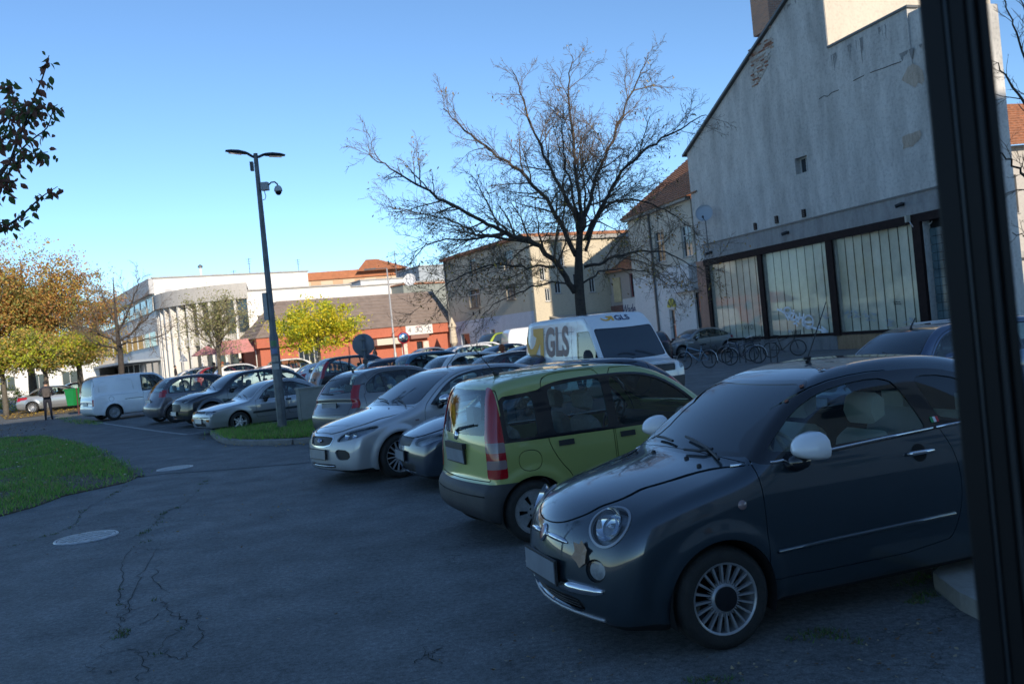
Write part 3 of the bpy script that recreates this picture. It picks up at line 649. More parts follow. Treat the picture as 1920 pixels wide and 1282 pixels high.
    sp['cuts']=[(bump,'rbump',['paint']),(bump2,'fbump',['paint']),(hood,seam(.0035,'bonnet'),['paint']),(fd,seam(.004,'door'),['paint']),(rd,seam(.004,'door2'),['paint']),
      (hatch,seam(.004,'tailgate'),['paint']),(poly([(2.90,.66),(2.90,.84),(3.12,.845),(3.12,.66)],2),seam(.003,'paint'),['paint']),
      (lambda S,ay,z: np.maximum(trim(S,ay,z),ay*0+S-3.30),'sidetrim',['paint','door','door2','gap']),(wr(trim,1.0,2.085),'win',['sidetrim']),(wr(trim,2.175,2.74),'win2',['sidetrim']),(wr(trim,2.90,3.19),'win3',['sidetrim']),
      (rs,'rscreen',['paint','tailgate','sidetrim','gap']),
      (tl,'tail',['paint','tailgate','sidetrim','gap']),
      (lambda S,ay,z: np.maximum(tl(S,ay,z),np.abs(z-.895)-.045),'tailclear',['tail']),(lambda S,ay,z: np.maximum(tl(S,ay,z),np.abs(z-.745)-.040),'tailclear',['tail']),
      (grow(ws,.02),'wtrim',['paint','bonnet']),(ws,'wscreen',['wtrim']),(fpoly([(.42,.66),(.70,.66),(.68,.84),(.45,.80)],-1,.5),'head',['paint'])]
    return sp
def build_panda():
    pm=paint('leaf_green_paint',(.34,.39,.12),.2,.4,.10); sp=panda_spec()
    sh,root,ret=car('parked_car',sp,.030,pm,'light green small hatchback seen from its tail, with black bumper',None,dict(wheel='cover6',rbump=M['bumperblack'],fbump=M['bumperblack'],int=dict(belt=.98)))
    for sg in (1,-1):
        handle(sh,ret[('door2',sg)],2.64,.865,sg,M['black'],.15,'box'); handle(sh,ret[('door',sg)],2.00,.865,sg,M['black'],.15,'box')
        mirror(sh,root,1.24,1.0,M['black'],sg,(.1,.2,.14))
        onsurf(sh,root,'roof_gutter',[(s,1.505-.06*((s-2.2)/1.1)**4) for s in (1.5,1.8,2.2,2.6,3.0,3.2)],'side',M['gap'],off=-.002,rad=.005,sg=sg)
    onsurf(sh,root,'bumper_groove',[(a,.47) for a in (-.68,-.5,-.25,0,.25,.5,.68)],'back',M['gap'],off=.0,rad=.007)
    p=sh.back(0,.80); plate(root,p,Vector((-1,0,-.05)),w=.5,h=.12); 
    b=MB(); b.box((-.26,-.03,-.01),(.26,.02,.03)); b.xf(frame_at(sh.back(0,.90),Vector((-1,0,0)))); b.build('plate_lamp_strip',M['black'],root)
    b=MB(); p=sh.back(0,.985); b.lathe([(.045,0),(.04,.012),(.001,.014)],20,'z'); b.xf(frame_at(p,sh.nrm(p))); b.build('badge',M['chrome'],root,smooth=True)
    p=sh.back(0,1.03); b=MB(); b.tube([p+Vector((-.01,0,0)),sh.back(-.12,1.06)+Vector((-.025,0,0)),sh.back(-.42,1.10)+Vector((-.02,0,0))],.009,6); b.build('wiper',M['black'],root)
    p=sh.top(2.95,0); b=MB(); b.tube([p,p+Vector((-.05,0,.04))],[.03,.012],8); b.tube([p+Vector((-.03,0,.03)),p+Vector((-.25,0,.33))],[.005,.003],5); b.build('roof_aerial',M['black'],root)
    return sh,root
def focus_spec():
    sp=dict(L=4.34,H=1.50,Wd=1.84,fo=.87,wb=2.64,r=.32,arch=.36,belt=1.0,cowl=1.18,seat=2.2,tw=.215,rr=.232,winset=.02,zb=.18,k=.10,flare=.03,blur=2.2,zc=.64)
    sp['sil']=[(.3,.18),(.06,.19),(.0,.26),(-.01,.4),(.0,.55),(.03,.66),(.08,.735),(.20,.80),(.45,.875),(.75,.935),(1.02,.98),(1.16,1.01),(1.35,1.12),(1.6,1.26),(1.85,1.38),(2.05,1.445),(2.3,1.485),(2.6,1.50),(3.0,1.49),(3.4,1.45),(3.72,1.38),(3.86,1.30),(4.0,1.15),(4.12,1.0),(4.20,.95),(4.24,.80),(4.27,.65),(4.34,.58),(4.34,.40),(4.28,.26),(4.1,.19),(3,.18),(1.5,.18)]
    sp['wz']=[(.1,.78),(.2,.83),(.35,.87),(.5,.89),(.65,.895),(.8,.885),(.92,.865),(1.0,.84),(1.1,.80),(1.25,.73),(1.38,.66),(1.5,.58)]
    sp['ws']=[(-.2,-.13),(0,-.09),(.35,-.03),(.8,0),(3.5,0),(3.9,-.03),(4.35,-.10)]
    sp['gw']=[(0,0),(1,0),(3,0),(4.2,-.07)]
    sp['cv']=[(-.2,.38),(0,.36),(.4,.24),(.9,.14),(1.5,.10),(2.2,.02),(3.4,-.04),(4,-.14),(4.4,-.2)]
    sp['crown']=[(0,.05),(.7,.09),(1.4,.05),(2.3,.05),(4.2,.05)]
    fd=poly([(1.42,.34),(1.36,.42),(1.33,.75),(1.36,.97),(1.55,1.12),(1.78,1.27),(2.0,1.37),(2.2,1.42),(2.48,1.45),(2.50,1.0),(2.49,.6),(2.46,.34)],1)
    rd=poly([(2.50,.34),(2.52,.9),(2.52,1.45),(3.0,1.445),(3.35,1.40),(3.52,1.28),(3.54,1.0),(3.42,.78),(3.27,.65),(3.2,.34)],1)
    trim=poly([(1.42,.955),(1.6,1.10),(1.82,1.25),(2.02,1.345),(2.25,1.40),(2.6,1.43),(3.0,1.425),(3.35,1.38),(3.65,1.27),(3.80,1.15),(3.72,1.06),(3.2,1.01),(2.2,.965)],1)
    w1=[(1.62,.985),(1.62,1.06),(1.84,1.22),(2.04,1.315),(2.25,1.37),(2.44,1.39),(2.46,1.0)]
    w2=[(2.54,1.005),(2.54,1.395),(2.9,1.395),(3.25,1.36),(3.42,1.27),(3.44,1.06)]
    zhd=table([(0,.68),(.1,.725),(.3,.79),(.7,.875),(1.2,.945)],5)
    hood=lambda S,ay,z: np.maximum.reduce([zhd(S)-z, S-(1.17+.12*ay*ay), .10+.14*ay*ay-S, ay-.75])
    ws=screen(Shell_stub(sp),1.03,1.43,.8,2.25,.09,-.02,.08)
    rs=screen(Shell_stub(sp),1.02,1.36,3.6,4.4,.13,-.02,.1)
    tl=lambda S,ay,z: np.maximum.reduce([4.0+.3*(1.0-z)-S,.58-ay, .78-z, z-1.22])
    sp['cuts']=[(hood,seam(.004,'bonnet'),['paint']),(fd,seam(.004,'door'),['paint']),(rd,seam(.004,'door2'),['paint']),
      (trim,'sidetrim',['paint','door','door2','gap']),(wr(trim,1.55,2.46,.028),'win',['sidetrim']),(wr(trim,2.54,3.50,.028),'win2',['sidetrim']),
      (grow(fpoly([(-.2,.555),(.30,.56),(.37,.655),(.34,.69),(-.2,.70)],-1,.5),.014),'chromering',['paint','gap','bonnet']),(fpoly([(-.2,.555),(.30,.56),(.37,.655),(.34,.69),(-.2,.70)],-1,.5),'grille'),
      (fpoly([(.44,.635),(.50,.61),(.78,.655),(.86,.71),(.85,.80),(.74,.805),(.52,.735)],-1,.85),'head',['paint','bonnet','gap']),
      (fpoly([(.42,.52),(.70,.50),(.72,.37),(.50,.36),(.46,.40)],-1,.6),'blind',['paint']),
      (fpoly([(-.1,.30),(.40,.305),(.42,.27),(.38,.235),(-.1,.235)],-1,.6),'grille2',['paint']),
      (grow(ws,.02),'wtrim',['paint','bonnet']),(ws,'wscreen',['wtrim']),(grow(rs,.02),'rtrim',['paint']),(rs,'rscreen',['rtrim']),(tl,'tail',['paint'])]
    return sp
def build_focus():
    pm=paint('silver_paint',(.50,.51,.52),.45,.4,.10); sp=focus_spec()
    sh,root,ret=car('parked_car',sp,.034,pm,'silver hatchback with multi-spoke wheels and oval black grille, nose pointing at the lane',None,dict(wheel='multi15',steer=.0,int=dict(belt=1.0)))
    sh.part('grille_surround','chromering',M['chrome'],root,.004,.02)
    for sg in (1,-1):
        handle(sh,ret[('door',sg)],2.36,.90,sg,pm,.18); handle(sh,ret[('door2',sg)],3.36,.93,sg,pm,.18)
        mirror(sh,root,1.62,1.045,M['chrome'],sg,(.11,.22,.14),M['gloss'],.09)
        for (y,r_) in ((.60,.055),(.73,.048)):
            q=sh.front(sg*y,.70); n=(sh.nrm(q)+Vector((1,0,0))).normalized(); b=MB(); b.lathe([(r_,0),(r_*.85,-.01),(r_*.4,-.035),(.001,-.04)],20,'z'); b.xf(frame_at(q-n*.012,n)); b.build('lamp_bowl',M['reflector'],root,smooth=True)
        q=sh.front(sg*.64,.44); b=MB(); b.lathe([(.045,0),(.03,-.02),(.001,-.03)],16,'z'); b.xf(frame_at(q+Vector((-.03,0,0)),Vector((1,0,0)))); b.build('fog_light',M['orangelens'],root,smooth=True)
        b=MB(); p=sh.side(1.20,.80,sg); b.box((-.03,-.012,0),(.03,.012,.006)); b.xf(frame_at(p,sh.nrm(p))); b.build('side_indicator',M['clearlens'],root)
    onsurf(sh,root,'chrome_lower_blade',[(a,.272) for a in (-.38,-.2,0,.2,.38)],'front',M['chrome'],off=.0,rad=.009)
    p=sh.front(0,.635); b=MB(); b.lathe([(.05,0),(.045,.010)],24,'z'); b.lathe([(.045,.009),(.001,.012)],24,'z',mi=1); b.xf(frame_at(p,sh.nrm(p))@Matrix.Diagonal((1.35,.62,1,1))@Matrix.Translation((0,0,-.005))); b.build('badge',[M['chrome'],mat('badge_blue',(.02,.06,.25),.2)],root,smooth=True)
    p=sh.front(0,.44); plate(root,p,Vector((1,0,.06)),w=.52,h=.13)
    wiper(sh,root,[(1.18,.62),(1.26,.40),(1.30,.15)]); wiper(sh,root,[(1.24,-.05),(1.30,-.3),(1.33,-.5)])
    for y in (.3,-.3): p=sh.top(1.06,y); b=MB(); b.lathe([(.016,0),(.001,.014)],8,'z'); b.xf(frame_at(p,sh.nrm(p),(1,0,0))); b.build('washer_nozzle',M['black'],root)
    p=sh.top(2.35,0); b=MB(); b.tube([p,p+Vector((0,0,.03)),p+Vector((-.22,0,.24))],[.018,.007,.004],6); b.build('roof_aerial',M['black'],root)
    return sh,root
# ------------------------------------------------------------------ generic car family
def gen(L,H,Wd,fo,wb,r,nose,cs,cz,rs,re,gs,gz_,ts=None,tz=None,b0=.93,b1=.97,ge=None,B=None,C=None,zb=.2,hz=None,k=.09,crv=.30,rcv=.20,wtop=None,tail=(.75,1.05,.2),head=None,grille=None,rear_glass=True,win=(1,1,1),tumb=1.0,seat=None,wlow=None,nw=.5,fogs=True,wtopz=None,arch=None,pil=.09,moulding=None,tw=.19,flare=.022,rear2=None,bumpers=None):
    sp=dict(L=L,H=H,Wd=Wd,fo=fo,wb=wb,r=r,arch=arch or r+.045,belt=b0,cowl=cs,seat=seat or rs+.15,tw=tw,rr=r*.69,zb=zb,k=k,flare=flare,blur=2.2,zc=min(.7,H*.42))
    ts=ts or gs; tz=tz or gz_; hz=hz or (nose+cz)/2+.05; ge=ge or gs-.25; B=B or (cs+ge)/2+.12; C=C or ge-.45
    h=Wd/2
    sil=[(.3,zb),(.08,zb+.01),(.0,zb+.1),(-.01,.42),(.0,nose*.75),(.04,nose-.05),(.12,nose),((cs)*.5,hz),(cs-.25,cz-.03),(cs,cz+.01),((cs+rs)/2-.03,(cz+H-.06)/2+.04),(rs,H-.065),(rs+.35,H-.015),((rs+re)/2,H),(re-.35,H-.02),(re-.05,H-.06)]
    if rear2: sil+=rear2
    else: sil+=[((re+gs)/2+.03,(H-.06+gz_)/2+.02),(gs,gz_),(ts,tz)]
    sil+=[(min(L-.03,ts+.06),tz-.14),(L-.03,.68),(L,.60),(L,.42),(L-.07,zb+.08),(L-.3,zb)]
    n=6; sil+=[(L-.3-(L-.6)*i/n,zb) for i in range(1,n)]
    sp['sil']=sil
    wt=wtop or h-.30*tumb
    sp['wz']=[(.1,h-.14),(.2,h-.09),(.35,h-.03),(.55,h),(.75,h-.005),(b0-.06,h-.03),(b0+.03,h-.065),((b0+H)/2,(h-.065+wt)/2+.012),(H-.1,wt+.02),(H,wt-.06),(H+.1,wt-.1)]
    sp['ws']=[(-.2,-.12),(0,-.085),(.35,-.025),(.8,0),(L-.7,0),(L-.3,-.025),(L,-.08)]
    sp['gw']=[(0,0),(cs+.3,0),(re-.8,0),(L,-.06)]
    sp['cv']=[(-.2,crv*1.15),(0,crv),(.4,crv*.7),(cs,crv*.4),(rs,crv*.25),((rs+re)/2,0),(re,-rcv*.4),(gs,-rcv*.8),(L,-rcv)]
    sp['crown']=[(0,.05),(.6,.08),(cs+.2,.05),(rs+.3,.05),(L,.045)]
    def roof(s): return np.interp(s,[rs,rs+.35,(rs+re)/2,re-.35,re],[H-.065,H-.015,H,H-.02,H-.08])
    tr=[(cs+.22,b0-.0),(cs+.26,b0+.05),((cs+rs)/2+.17,(b0+H)/2),(rs+.10,H-.155)]+[(s,float(roof(s))-.095) for s in np.linspace(rs+.4,re-.35,4)]+[(re-.12,float(roof(re-.12))-.15),((re+ge)/2+.03,(H+b1)/2-.06),(ge+.02,b1+.04),(ge-.05,b1)]
    T=poly(tr,1); gl=grow(T,-.022)
    F0=fo+sp['arch']+.16
    lo=lambda S,ay,z: z-(b0+(b1-b0)*np.clip((S-cs)/(ge-cs),0,1)+.01)
    def dor(a,b,extra=None):
        def f(S,ay,z):
            q=np.minimum(grow(T,.028)(S,ay,z),np.maximum(lo(S,ay,z),.3-ay)); q=smax(smax(q,a-S,.05),S-b,.05); q=smax(q,.36-z,.06)
            if extra is not None: q=np.maximum(q,extra-np.sqrt((S-fo-wb)**2+(z-r)**2))
            return q
        return f
    cuts=[]
    zh=table([(0,nose-.05),(.12,nose-.035),(cs*.5,hz-.075),(cs+.2,cz-.075)],5)
    hood=lambda S,ay,z: np.maximum.reduce([zh(S)-z,S-(cs-.02+.1*ay*ay),.06+.3*crv*ay*ay-S,ay-(h-.09)])
    cuts.append((hood,seam(.004,'bonnet'),['paint']))
    cuts.append((dor(F0,B-.004),seam(.004,'door'),['paint']))
    if win[1] and C: cuts.append((dor(B+.004,min(ge+.1,fo+wb+.28),sp['arch']+.05),seam(.004,'door2'),['paint']))
    if rear_glass:
        hz0=.62
        rg=screen(Shell_stub(sp),gz_+.035,H-.10,re-.1,L,.11,-.03,.08)
        hatch=lambda S,ay,z: np.maximum.reduce([(re-.02)-S+0*z, hz0-z if ts==gs else tz-.45-z, ay-(h-.19), z-(H-.055)])
        if ts==gs: cuts.append((hatch,seam(.004,'tailgate'),['paint']))
        else: cuts.append((lambda S,ay,z: np.maximum.reduce([(gs+.03)-S,.55-z,ay-(h-.13)]),seam(.004,'tailgate'),['paint']))
    if bumpers: cuts+= [(lambda S,ay,z: np.maximum(L-bumpers-S,z-.60),'rbump',['paint']),(lambda S,ay,z: np.maximum(S-bumpers,z-.58),'fbump',['paint'])]
    ttrim=T if sum(win)>1 else isect(T,lambda S,ay,z:S-B-.02)
    if wtopz: ttrim=isect(ttrim,lambda S,ay,z:z-wtopz); gl=isect(gl,lambda S,ay,z:z-wtopz+.03)
    cuts.append((ttrim,'sidetrim',['paint','door','door2','gap']))
    cuts.append((isect(gl,lambda S,ay,z:S-(B-.035)),'win',['sidetrim']))
    if win[1]: cuts.append((isect(gl,lambda S,ay,z:(B+.035)-S,lambda S,ay,z:S-(C-.025)),'win2',['sidetrim']))
    if win[2]: cuts.append((isect(gl,lambda S,ay,z:(C+.025)-S),'win3',['sidetrim']))
    ws=screen(Shell_stub(sp),cz+.045,wtopz or H-.075,cs-.35,rs+.25,pil,-.03,.08)
    cuts+= [(grow(ws,.02),'wtrim',['paint','bonnet','gap']),(ws,'wscreen',['wtrim'])]
    if rear_glass: cuts+= [(grow(rg,.018),'rtrim',['paint','tailgate','gap']),(rg,'rscreen',['rtrim'])]
    hd=head or [(h-.42,nose-.13),(h-.12,nose-.12),(h-.02,nose-.02),(h-.1,nose+.03),(h-.38,nose-.02)]
    cuts.append((fpoly(hd,-1,.62,1),'head',['paint','bonnet','gap','fbump']))
    gr=grille or [(-.3,nose-.14),(h-.50,nose-.14),(h-.48,nose-.03),(-.3,nose-.03)]
    cuts.append((fpoly(gr,-1,.4,0),'grille',['paint','bonnet','gap']))
    cuts.append((fpoly([(-.3,zb+.06),(h-.42,zb+.06),(h-.36,zb+.18),(-.3,zb+.19)],-1,.4,0),'grille2',['paint','fbump']))
    t0,t1,tw_=tail[:3]; tS=tail[3] if len(tail)>3 else .14
    st=Shell_stub(sp)
    def tailf(S,ay,z):
        q=CUR[0]; a=q.look(S-q.cv(S)*ay*ay,z+q.crown(S)*ay*ay); return np.maximum.reduce([-tS-a,L-1.0-S,(st.W(np.full_like(z,L-.35),z)-tw_)-ay,t0-z,z-t1])
    cuts.append((tailf,'tail',['paint','tailgate','gap','sidetrim','rtrim']))
    if moulding: cuts.append((lambda S,ay,z: np.maximum.reduce([np.abs(z-moulding)-.03,fo+sp['arch']+.05-S,S-(fo+wb-sp['arch']-.05),.5-ay]),'moulding',['paint','door','door2','gap']))
    sp['cuts']=cuts
    return sp
def finish(sh,root,pm,ret,mir=None,front_plate=True,rear_plate=True,pl=None,wipers=True,handles=True,rz=.8,fz=.47,msz=(.1,.2,.13)):
    sp=sh.sp
    for sg in (1,-1):
        mirror(sh,root,sp['cowl']+.42,sp['belt']+.05,mir or pm,sg,msz)
        if handles:
            for lb,S in (('door',sp['_B']-.14),('door2',min(sp['fo']+sp['wb']+.2,sp['_B']+.85))):
                if ret.get((lb,sg)): handle(sh,ret[(lb,sg)],S,sp['belt']-.08,sg,mir or pm,.16,'box')
    if front_plate: plate(root,sh.front(0,fz),Vector((1,0,.03)),pl)
    if rear_plate: plate(root,sh.back(0,rz),Vector((-1,0,0)),pl)
    if wipers: wiper(sh,root,[(sp['cowl']+.02,.5),(sp['cowl']+.08,.25),(sp['cowl']+.12,.0)]); wiper(sh,root,[(sp['cowl']+.05,-.05),(sp['cowl']+.11,-.3),(sp['cowl']+.12,-.5)])
def gcar(sp,h,pm,label,group=None,opts=None,intm=None,cat='car',name='parked_car',full=True,**fin):
    sh,root,ret=car(name,sp,h,pm,label,group,opts,intm,cat)
    # B pillar position for handles
    sp['_B']=sp.get('_B',(sp['cowl']+sp['L']-.6)/2)
    if full: finish(sh,root,pm,ret,**fin)
    root['_pm']=pm.name
    return sh,root
def anchor(root,sh,px,d,az,corner):
    """put the car so that one corner (fl fr rl rr) stands d metres ahead on the sight line of pixel column px, nose towards az"""
    hy=641+0; 
    # ground point in that pixel column at depth d
    z=0.0
    for _ in range(4):
        # find py so that ray hits ground plane at depth d
        lo_,hi_=0,3000
        for __ in range(40):
            m=(lo_+hi_)/2; x,y=G(px,m,z) if ray(px,m)[1]<0 else (0,1e9)
            if y>d: lo_=m
            else: hi_=m
        x,y=G(px,hi_,z); z=gz(x,d)
    L=sh.sp['L']; h=sh.sp['Wd']/2-.04; lx=(sh.X0-.1 if corner[0]=='f' else sh.X0-L+.1); ly=h if corner[1]=='l' else -h
    a=R(90-az); c,s=math.cos(a),math.sin(a)
    place(root,x-(lx*c-ly*s),d-(lx*s+ly*c),az); return root
def respray(root,pm,label,group=None,cat='car'):
    """a copy of a car with its own paint"""
    c=copy_tree(root); old=root['_pm']
    for o in subtree(c):
        if o.type=='MESH':
            for sl in o.material_slots:
                if sl.material and sl.material.name==old: sl.link='OBJECT'; sl.material=pm
    c['_pm']=pm.name; tag(c,label,cat,group); return c
KIND={}
def specs():
    K=KIND
    K['c3']=gen(3.85,1.52,1.67,.78,2.46,.295,.80,.95,1.03,1.62,3.15,3.58,1.03,b0=.93,b1=1.0,ge=3.25,B=2.05,C=2.75,tail=(.74,1.20,.13,.07),crv=.34,rcv=.26,rear2=[(3.36,1.36),(3.55,1.16),(3.66,1.0),(3.72,.92)])
    K['stilo']=gen(4.18,1.47,1.75,.86,2.60,.30,.74,1.12,.97,1.78,3.45,3.98,.98,b0=.92,b1=.98,ge=3.5,B=2.35,tail=(.75,1.12,.16),bumpers=None)
    K['hatch']=gen(4.1,1.46,1.74,.84,2.55,.30,.76,1.12,.98,1.80,3.45,3.95,1.0,b0=.93,b1=.99,ge=3.55,B=2.35,tail=(.74,1.0,.2))
    K['civic']=gen(4.30,1.36,1.69,.86,2.50,.285,.70,1.22,.86,1.86,2.95,3.48,.90,4.12,.90,b0=.83,b1=.86,ge=3.22,B=2.30,C=2.98,k=.055,crv=.10,rcv=.08,tumb=.92,zb=.17,hz=.80,
        head=[(.42,.575),(.78,.575),(.80,.675),(.42,.675)],grille=[(-.3,.60),(.40,.60),(.40,.66),(-.3,.66)],tail=(.62,.80,.4,.10),flare=.012,moulding=.50)
    K['sedan']=gen(4.55,1.43,1.80,.85,2.72,.315,.74,1.30,.94,2.05,3.35,3.92,.98,4.40,.98,b0=.88,b1=.94,ge=3.70,B=2.55,C=3.30,tail=(.70,.90,.35,.18))
    K['suv']=gen(4.68,1.64,1.92,.90,2.81,.355,.92,1.20,1.10,1.95,3.75,4.35,1.16,b0=1.04,b1=1.14,ge=3.95,B=2.62,C=3.4,zb=.24,k=.12,tail=(.92,1.10,.35),tw=.24,crv=.36,flare=.035,
        head=[(.50,.80),(.72,.79),(.90,.92),(.84,.97),(.58,.90)],grille=[(-.3,.52),(.42,.50),(.50,.66),(.44,.76),(-.3,.78)])
    K['crv']=gen(4.55,1.68,1.78,.88,2.63,.34,.93,1.25,1.06,1.85,3.95,4.32,1.10,b0=1.0,b1=1.03,ge=4.1,B=2.6,C=3.45,zb=.24,k=.07,tail=(.85,1.5,.13,.09),rcv=.10)
    K['scenic']=gen(4.3,1.62,1.81,.88,2.69,.31,.84,.98,1.05,1.78,3.55,4.02,1.08,b0=.98,b1=1.02,ge=3.75,B=2.35,C=3.15,tail=(.92,1.16,.24,.16),k=.11,crv=.34,rcv=.26)
    K['mpv']=gen(4.0,1.62,1.70,.80,2.60,.30,.84,.95,1.06,1.65,3.42,3.78,1.05,b0=.98,b1=1.0,ge=3.6,B=2.2,C=3.0,tail=(.78,1.25,.15,.10),k=.09,rcv=.14)
    K['q2']=gen(4.2,1.51,1.79,.83,2.60,.33,.86,1.10,1.02,1.80,3.55,4.0,1.08,b0=1.0,b1=1.06,ge=3.55,B=2.4,C=3.05,tail=(.86,1.02,.30),k=.085)
    K['estate']=gen(4.5,1.46,1.75,.88,2.62,.305,.76,1.20,.95,1.85,4.0,4.35,.98,b0=.90,b1=.95,ge=4.05,B=2.45,C=3.25,tail=(.72,1.15,.14,.09),k=.07)
    K['caddy']=gen(4.40,1.83,1.79,.87,2.68,.31,.88,.98,1.10,1.62,4.22,4.34,1.02,b0=1.05,b1=1.05,ge=4.1,B=2.35,zb=.22,k=.09,win=(1,0,0),tail=(.62,.90,.10,.05),rcv=.05,rear_glass=True,tumb=.62,crv=.26,rear2=[(4.28,1.5),(4.32,1.15),(4.34,.95)])
    K['van']=gen(5.40,2.28,2.05,.95,3.45,.345,.97,.72,1.05,1.55,5.22,5.34,1.3,b0=1.06,b1=1.10,ge=5.0,B=2.05,zb=.24,k=.10,win=(1,0,0),tail=(.75,1.3,.10,.1),rcv=.02,tumb=.55,crv=.26,rear_glass=False,
        hz=1.02,wtopz=1.84,head=[(.74,.74),(.98,.78),(.985,1.04),(.86,1.02)],grille=[(-.3,.72),(.62,.72),(.66,.88),(-.3,.90)],rear2=[(5.34,1.7),(5.36,1.2),(5.36,1.0)],pil=.10,bumpers=.45,seat=1.9)
    K['limevan']=gen(4.6,1.95,1.85,.9,2.9,.33,.95,.80,1.15,1.5,4.45,4.54,1.1,b0=1.08,b1=1.1,ge=4.3,B=2.2,C=3.3,zb=.22,k=.1,win=(1,1,1),tail=(.75,1.2,.1,.1),rcv=.04,tumb=.6)
specs()
# ------------------------------------------------------------------ buildings
from mathutils.geometry import tessellate_polygon
class Fr:
    """a vertical wall plane: origin on the ground, e to the right as seen from the camera, n towards the camera"""
    def __init__(s,O,e):
        s.O=Vector((O[0],O[1],0)); s.e=Vector((e[0],e[1],0)).normalized(); s.n=Vector((s.e.y,-s.e.x,0))
        if s.n.dot(Vector((0,0,0))-s.O)<0: s.n=-s.n
    def uz(s,px,py):
        r=ray(px,py); d=Vector((r[0],1,0)); t=s.O.dot(s.n)/d.dot(s.n); p=d*t; return ((p-s.O).dot(s.e),CAMH+r[1]*t)
    def u(s,px,py): return s.uz(px,py)[0]
    def z(s,px,py): return s.uz(px,py)[1]
    def P(s,u,z,o=0): return s.O+s.e*u+s.n*o+Vector((0,0,z))
    def rect(s,x0,y0,x1,y1):
        a=[s.uz(x0,y0),s.uz(x1,y0),s.uz(x1,y1),s.uz(x0,y1)]
        return ((a[0][0]+a[3][0])/2,(a[2][1]+a[3][1])/2,(a[1][0]+a[2][0])/2,(a[0][1]+a[1][1])/2)
    def box(s,b,u0,u1,z0,z1,o0,o1,mi=0):
        vs=[s.P(u,z,o) for z in (z0,z1) for (u,o) in ((u0,o0),(u1,o0),(u1,o1),(u0,o1))]
        return b.add(vs,[(0,3,2,1),(4,5,6,7),(0,1,5,4),(1,2,6,5),(2,3,7,6),(3,0,4,7)],mi)
def hp(px,d):
    r=ray(px,641-(px-960)*.0983); return (r[0]*d,d)
def fr2(pxl,dl,pxr,dr):
    a=Vector(hp(pxl,dl)); b=Vector(hp(pxr,dr)); f=Fr(a,b-a); f.len=(b-a).length; return f
def az2(a): return (math.sin(R(a)),math.cos(R(a)))
def wall(f,outer,holes,th,m,name='wall',parent=None):
    """solid wall of a given outline with real openings"""
    if len(outer)==4 and outer[0][1]==outer[1][1] and outer[2][1]==outer[3][1]:
        a0,a1,c0,c1=outer[0][0],outer[1][0],outer[0][1],outer[2][1]; hh=[(max(a0,h[0]),max(c0,h[1]),min(a1,h[2]),min(c1,h[3])) for h in holes]; hh=[h for h in hh if h[2]>h[0] and h[3]>h[1]]
        us=sorted({a0,a1,*[h[0] for h in hh],*[h[2] for h in hh]}); zs_=sorted({c0,c1,*[h[1] for h in hh],*[h[3] for h in hh]}); b=MB()
        ins=lambda i,j: 0<=i<len(us)-1 and 0<=j<len(zs_)-1 and not any(h[0]<(us[i]+us[i+1])/2<h[2] and h[1]<(zs_[j]+zs_[j+1])/2<h[3] for h in hh)
        for i in range(len(us)-1):
            for j in range(len(zs_)-1):
                if not ins(i,j): continue
                p,q,r_,s_=(us[i],zs_[j]),(us[i+1],zs_[j]),(us[i+1],zs_[j+1]),(us[i],zs_[j+1])
                b.add([f.P(*x,0) for x in (p,q,r_,s_)],[(0,1,2,3)]); b.add([f.P(*x,-th) for x in (p,q,r_,s_)],[(3,2,1,0)])
                for (x,y,di,dj) in ((p,q,0,-1),(q,r_,1,0),(r_,s_,0,1),(s_,p,-1,0)):
                    if not ins(i+di,j+dj): b.add([f.P(*x,0),f.P(*y,0),f.P(*y,-th),f.P(*x,-th)],[(0,1,2,3)])
        return b.build(name,m,parent)
    hs=[[(u0,z0),(u1,z0),(u1,z1),(u0,z1)] for (u0,z0,u1,z1) in holes]
    polys=[outer]+hs; flat=[p for q in polys for p in q]
    tris=tessellate_polygon([[Vector((u,z,0)) for u,z in q] for q in polys])
    n=len(flat); vs=[f.P(u,z,0) for u,z in flat]+[f.P(u,z,-th) for u,z in flat]; fs=[tuple(t) for t in tris]+[tuple(i+n for i in t[::-1]) for t in tris]
    k=0
    for q in polys:
        for i in range(len(q)): a=k+i; b=k+(i+1)%len(q); fs.append((a,b,b+n,a+n))
        k+=len(q)
    b=MB(); b.add(vs,fs); return b.build(name,m,parent)
def window(f,r,parent,fm=None,gm=None,back=.12,fw=.06,mull=1,tran=None,sill=True,name='window'):
    u0,z0,u1,z1=r; b=MB(); o0,o1=-back-.05,-back+.01
    f.box(b,u0,u0+fw,z0,z1,o0,o1); f.box(b,u1-fw,u1,z0,z1,o0,o1); f.box(b,u0+fw,u1-fw,z0,z0+fw,o0,o1); f.box(b,u0+fw,u1-fw,z1-fw,z1,o0,o1)
    for i in range(mull): c=u0+(u1-u0)*(i+1)/(mull+1); f.box(b,c-fw*.4,c+fw*.4,z0+fw,z1-fw,o0,o1-.004)
    if tran: zt=z0+(z1-z0)*tran; f.box(b,u0+fw,u1-fw,zt-fw*.4,zt+fw*.4,o0,o1-.008)
    o=b.build(name,fm or M['wframe'],parent)
    g=MB(); f.box(g,u0+fw*.5,u1-fw*.5,z0+fw*.5,z1-fw*.5,-back-.03,-back-.02); g.build('pane',gm or M['wglass'],o)
    if sill: s_=MB(); f.box(s_,u0-.06,u1+.06,z0-.05,z0-.004,-back,.05); s_.build('sill',M['stone'],o)
    return o
def hull(f,u0,u1,z0,z1,depth,m,parent,name='block',o0=-.30):
    b=MB(); f.box(b,u0,u1,z0,z1,o0,-depth); return b.build(name,m,parent)
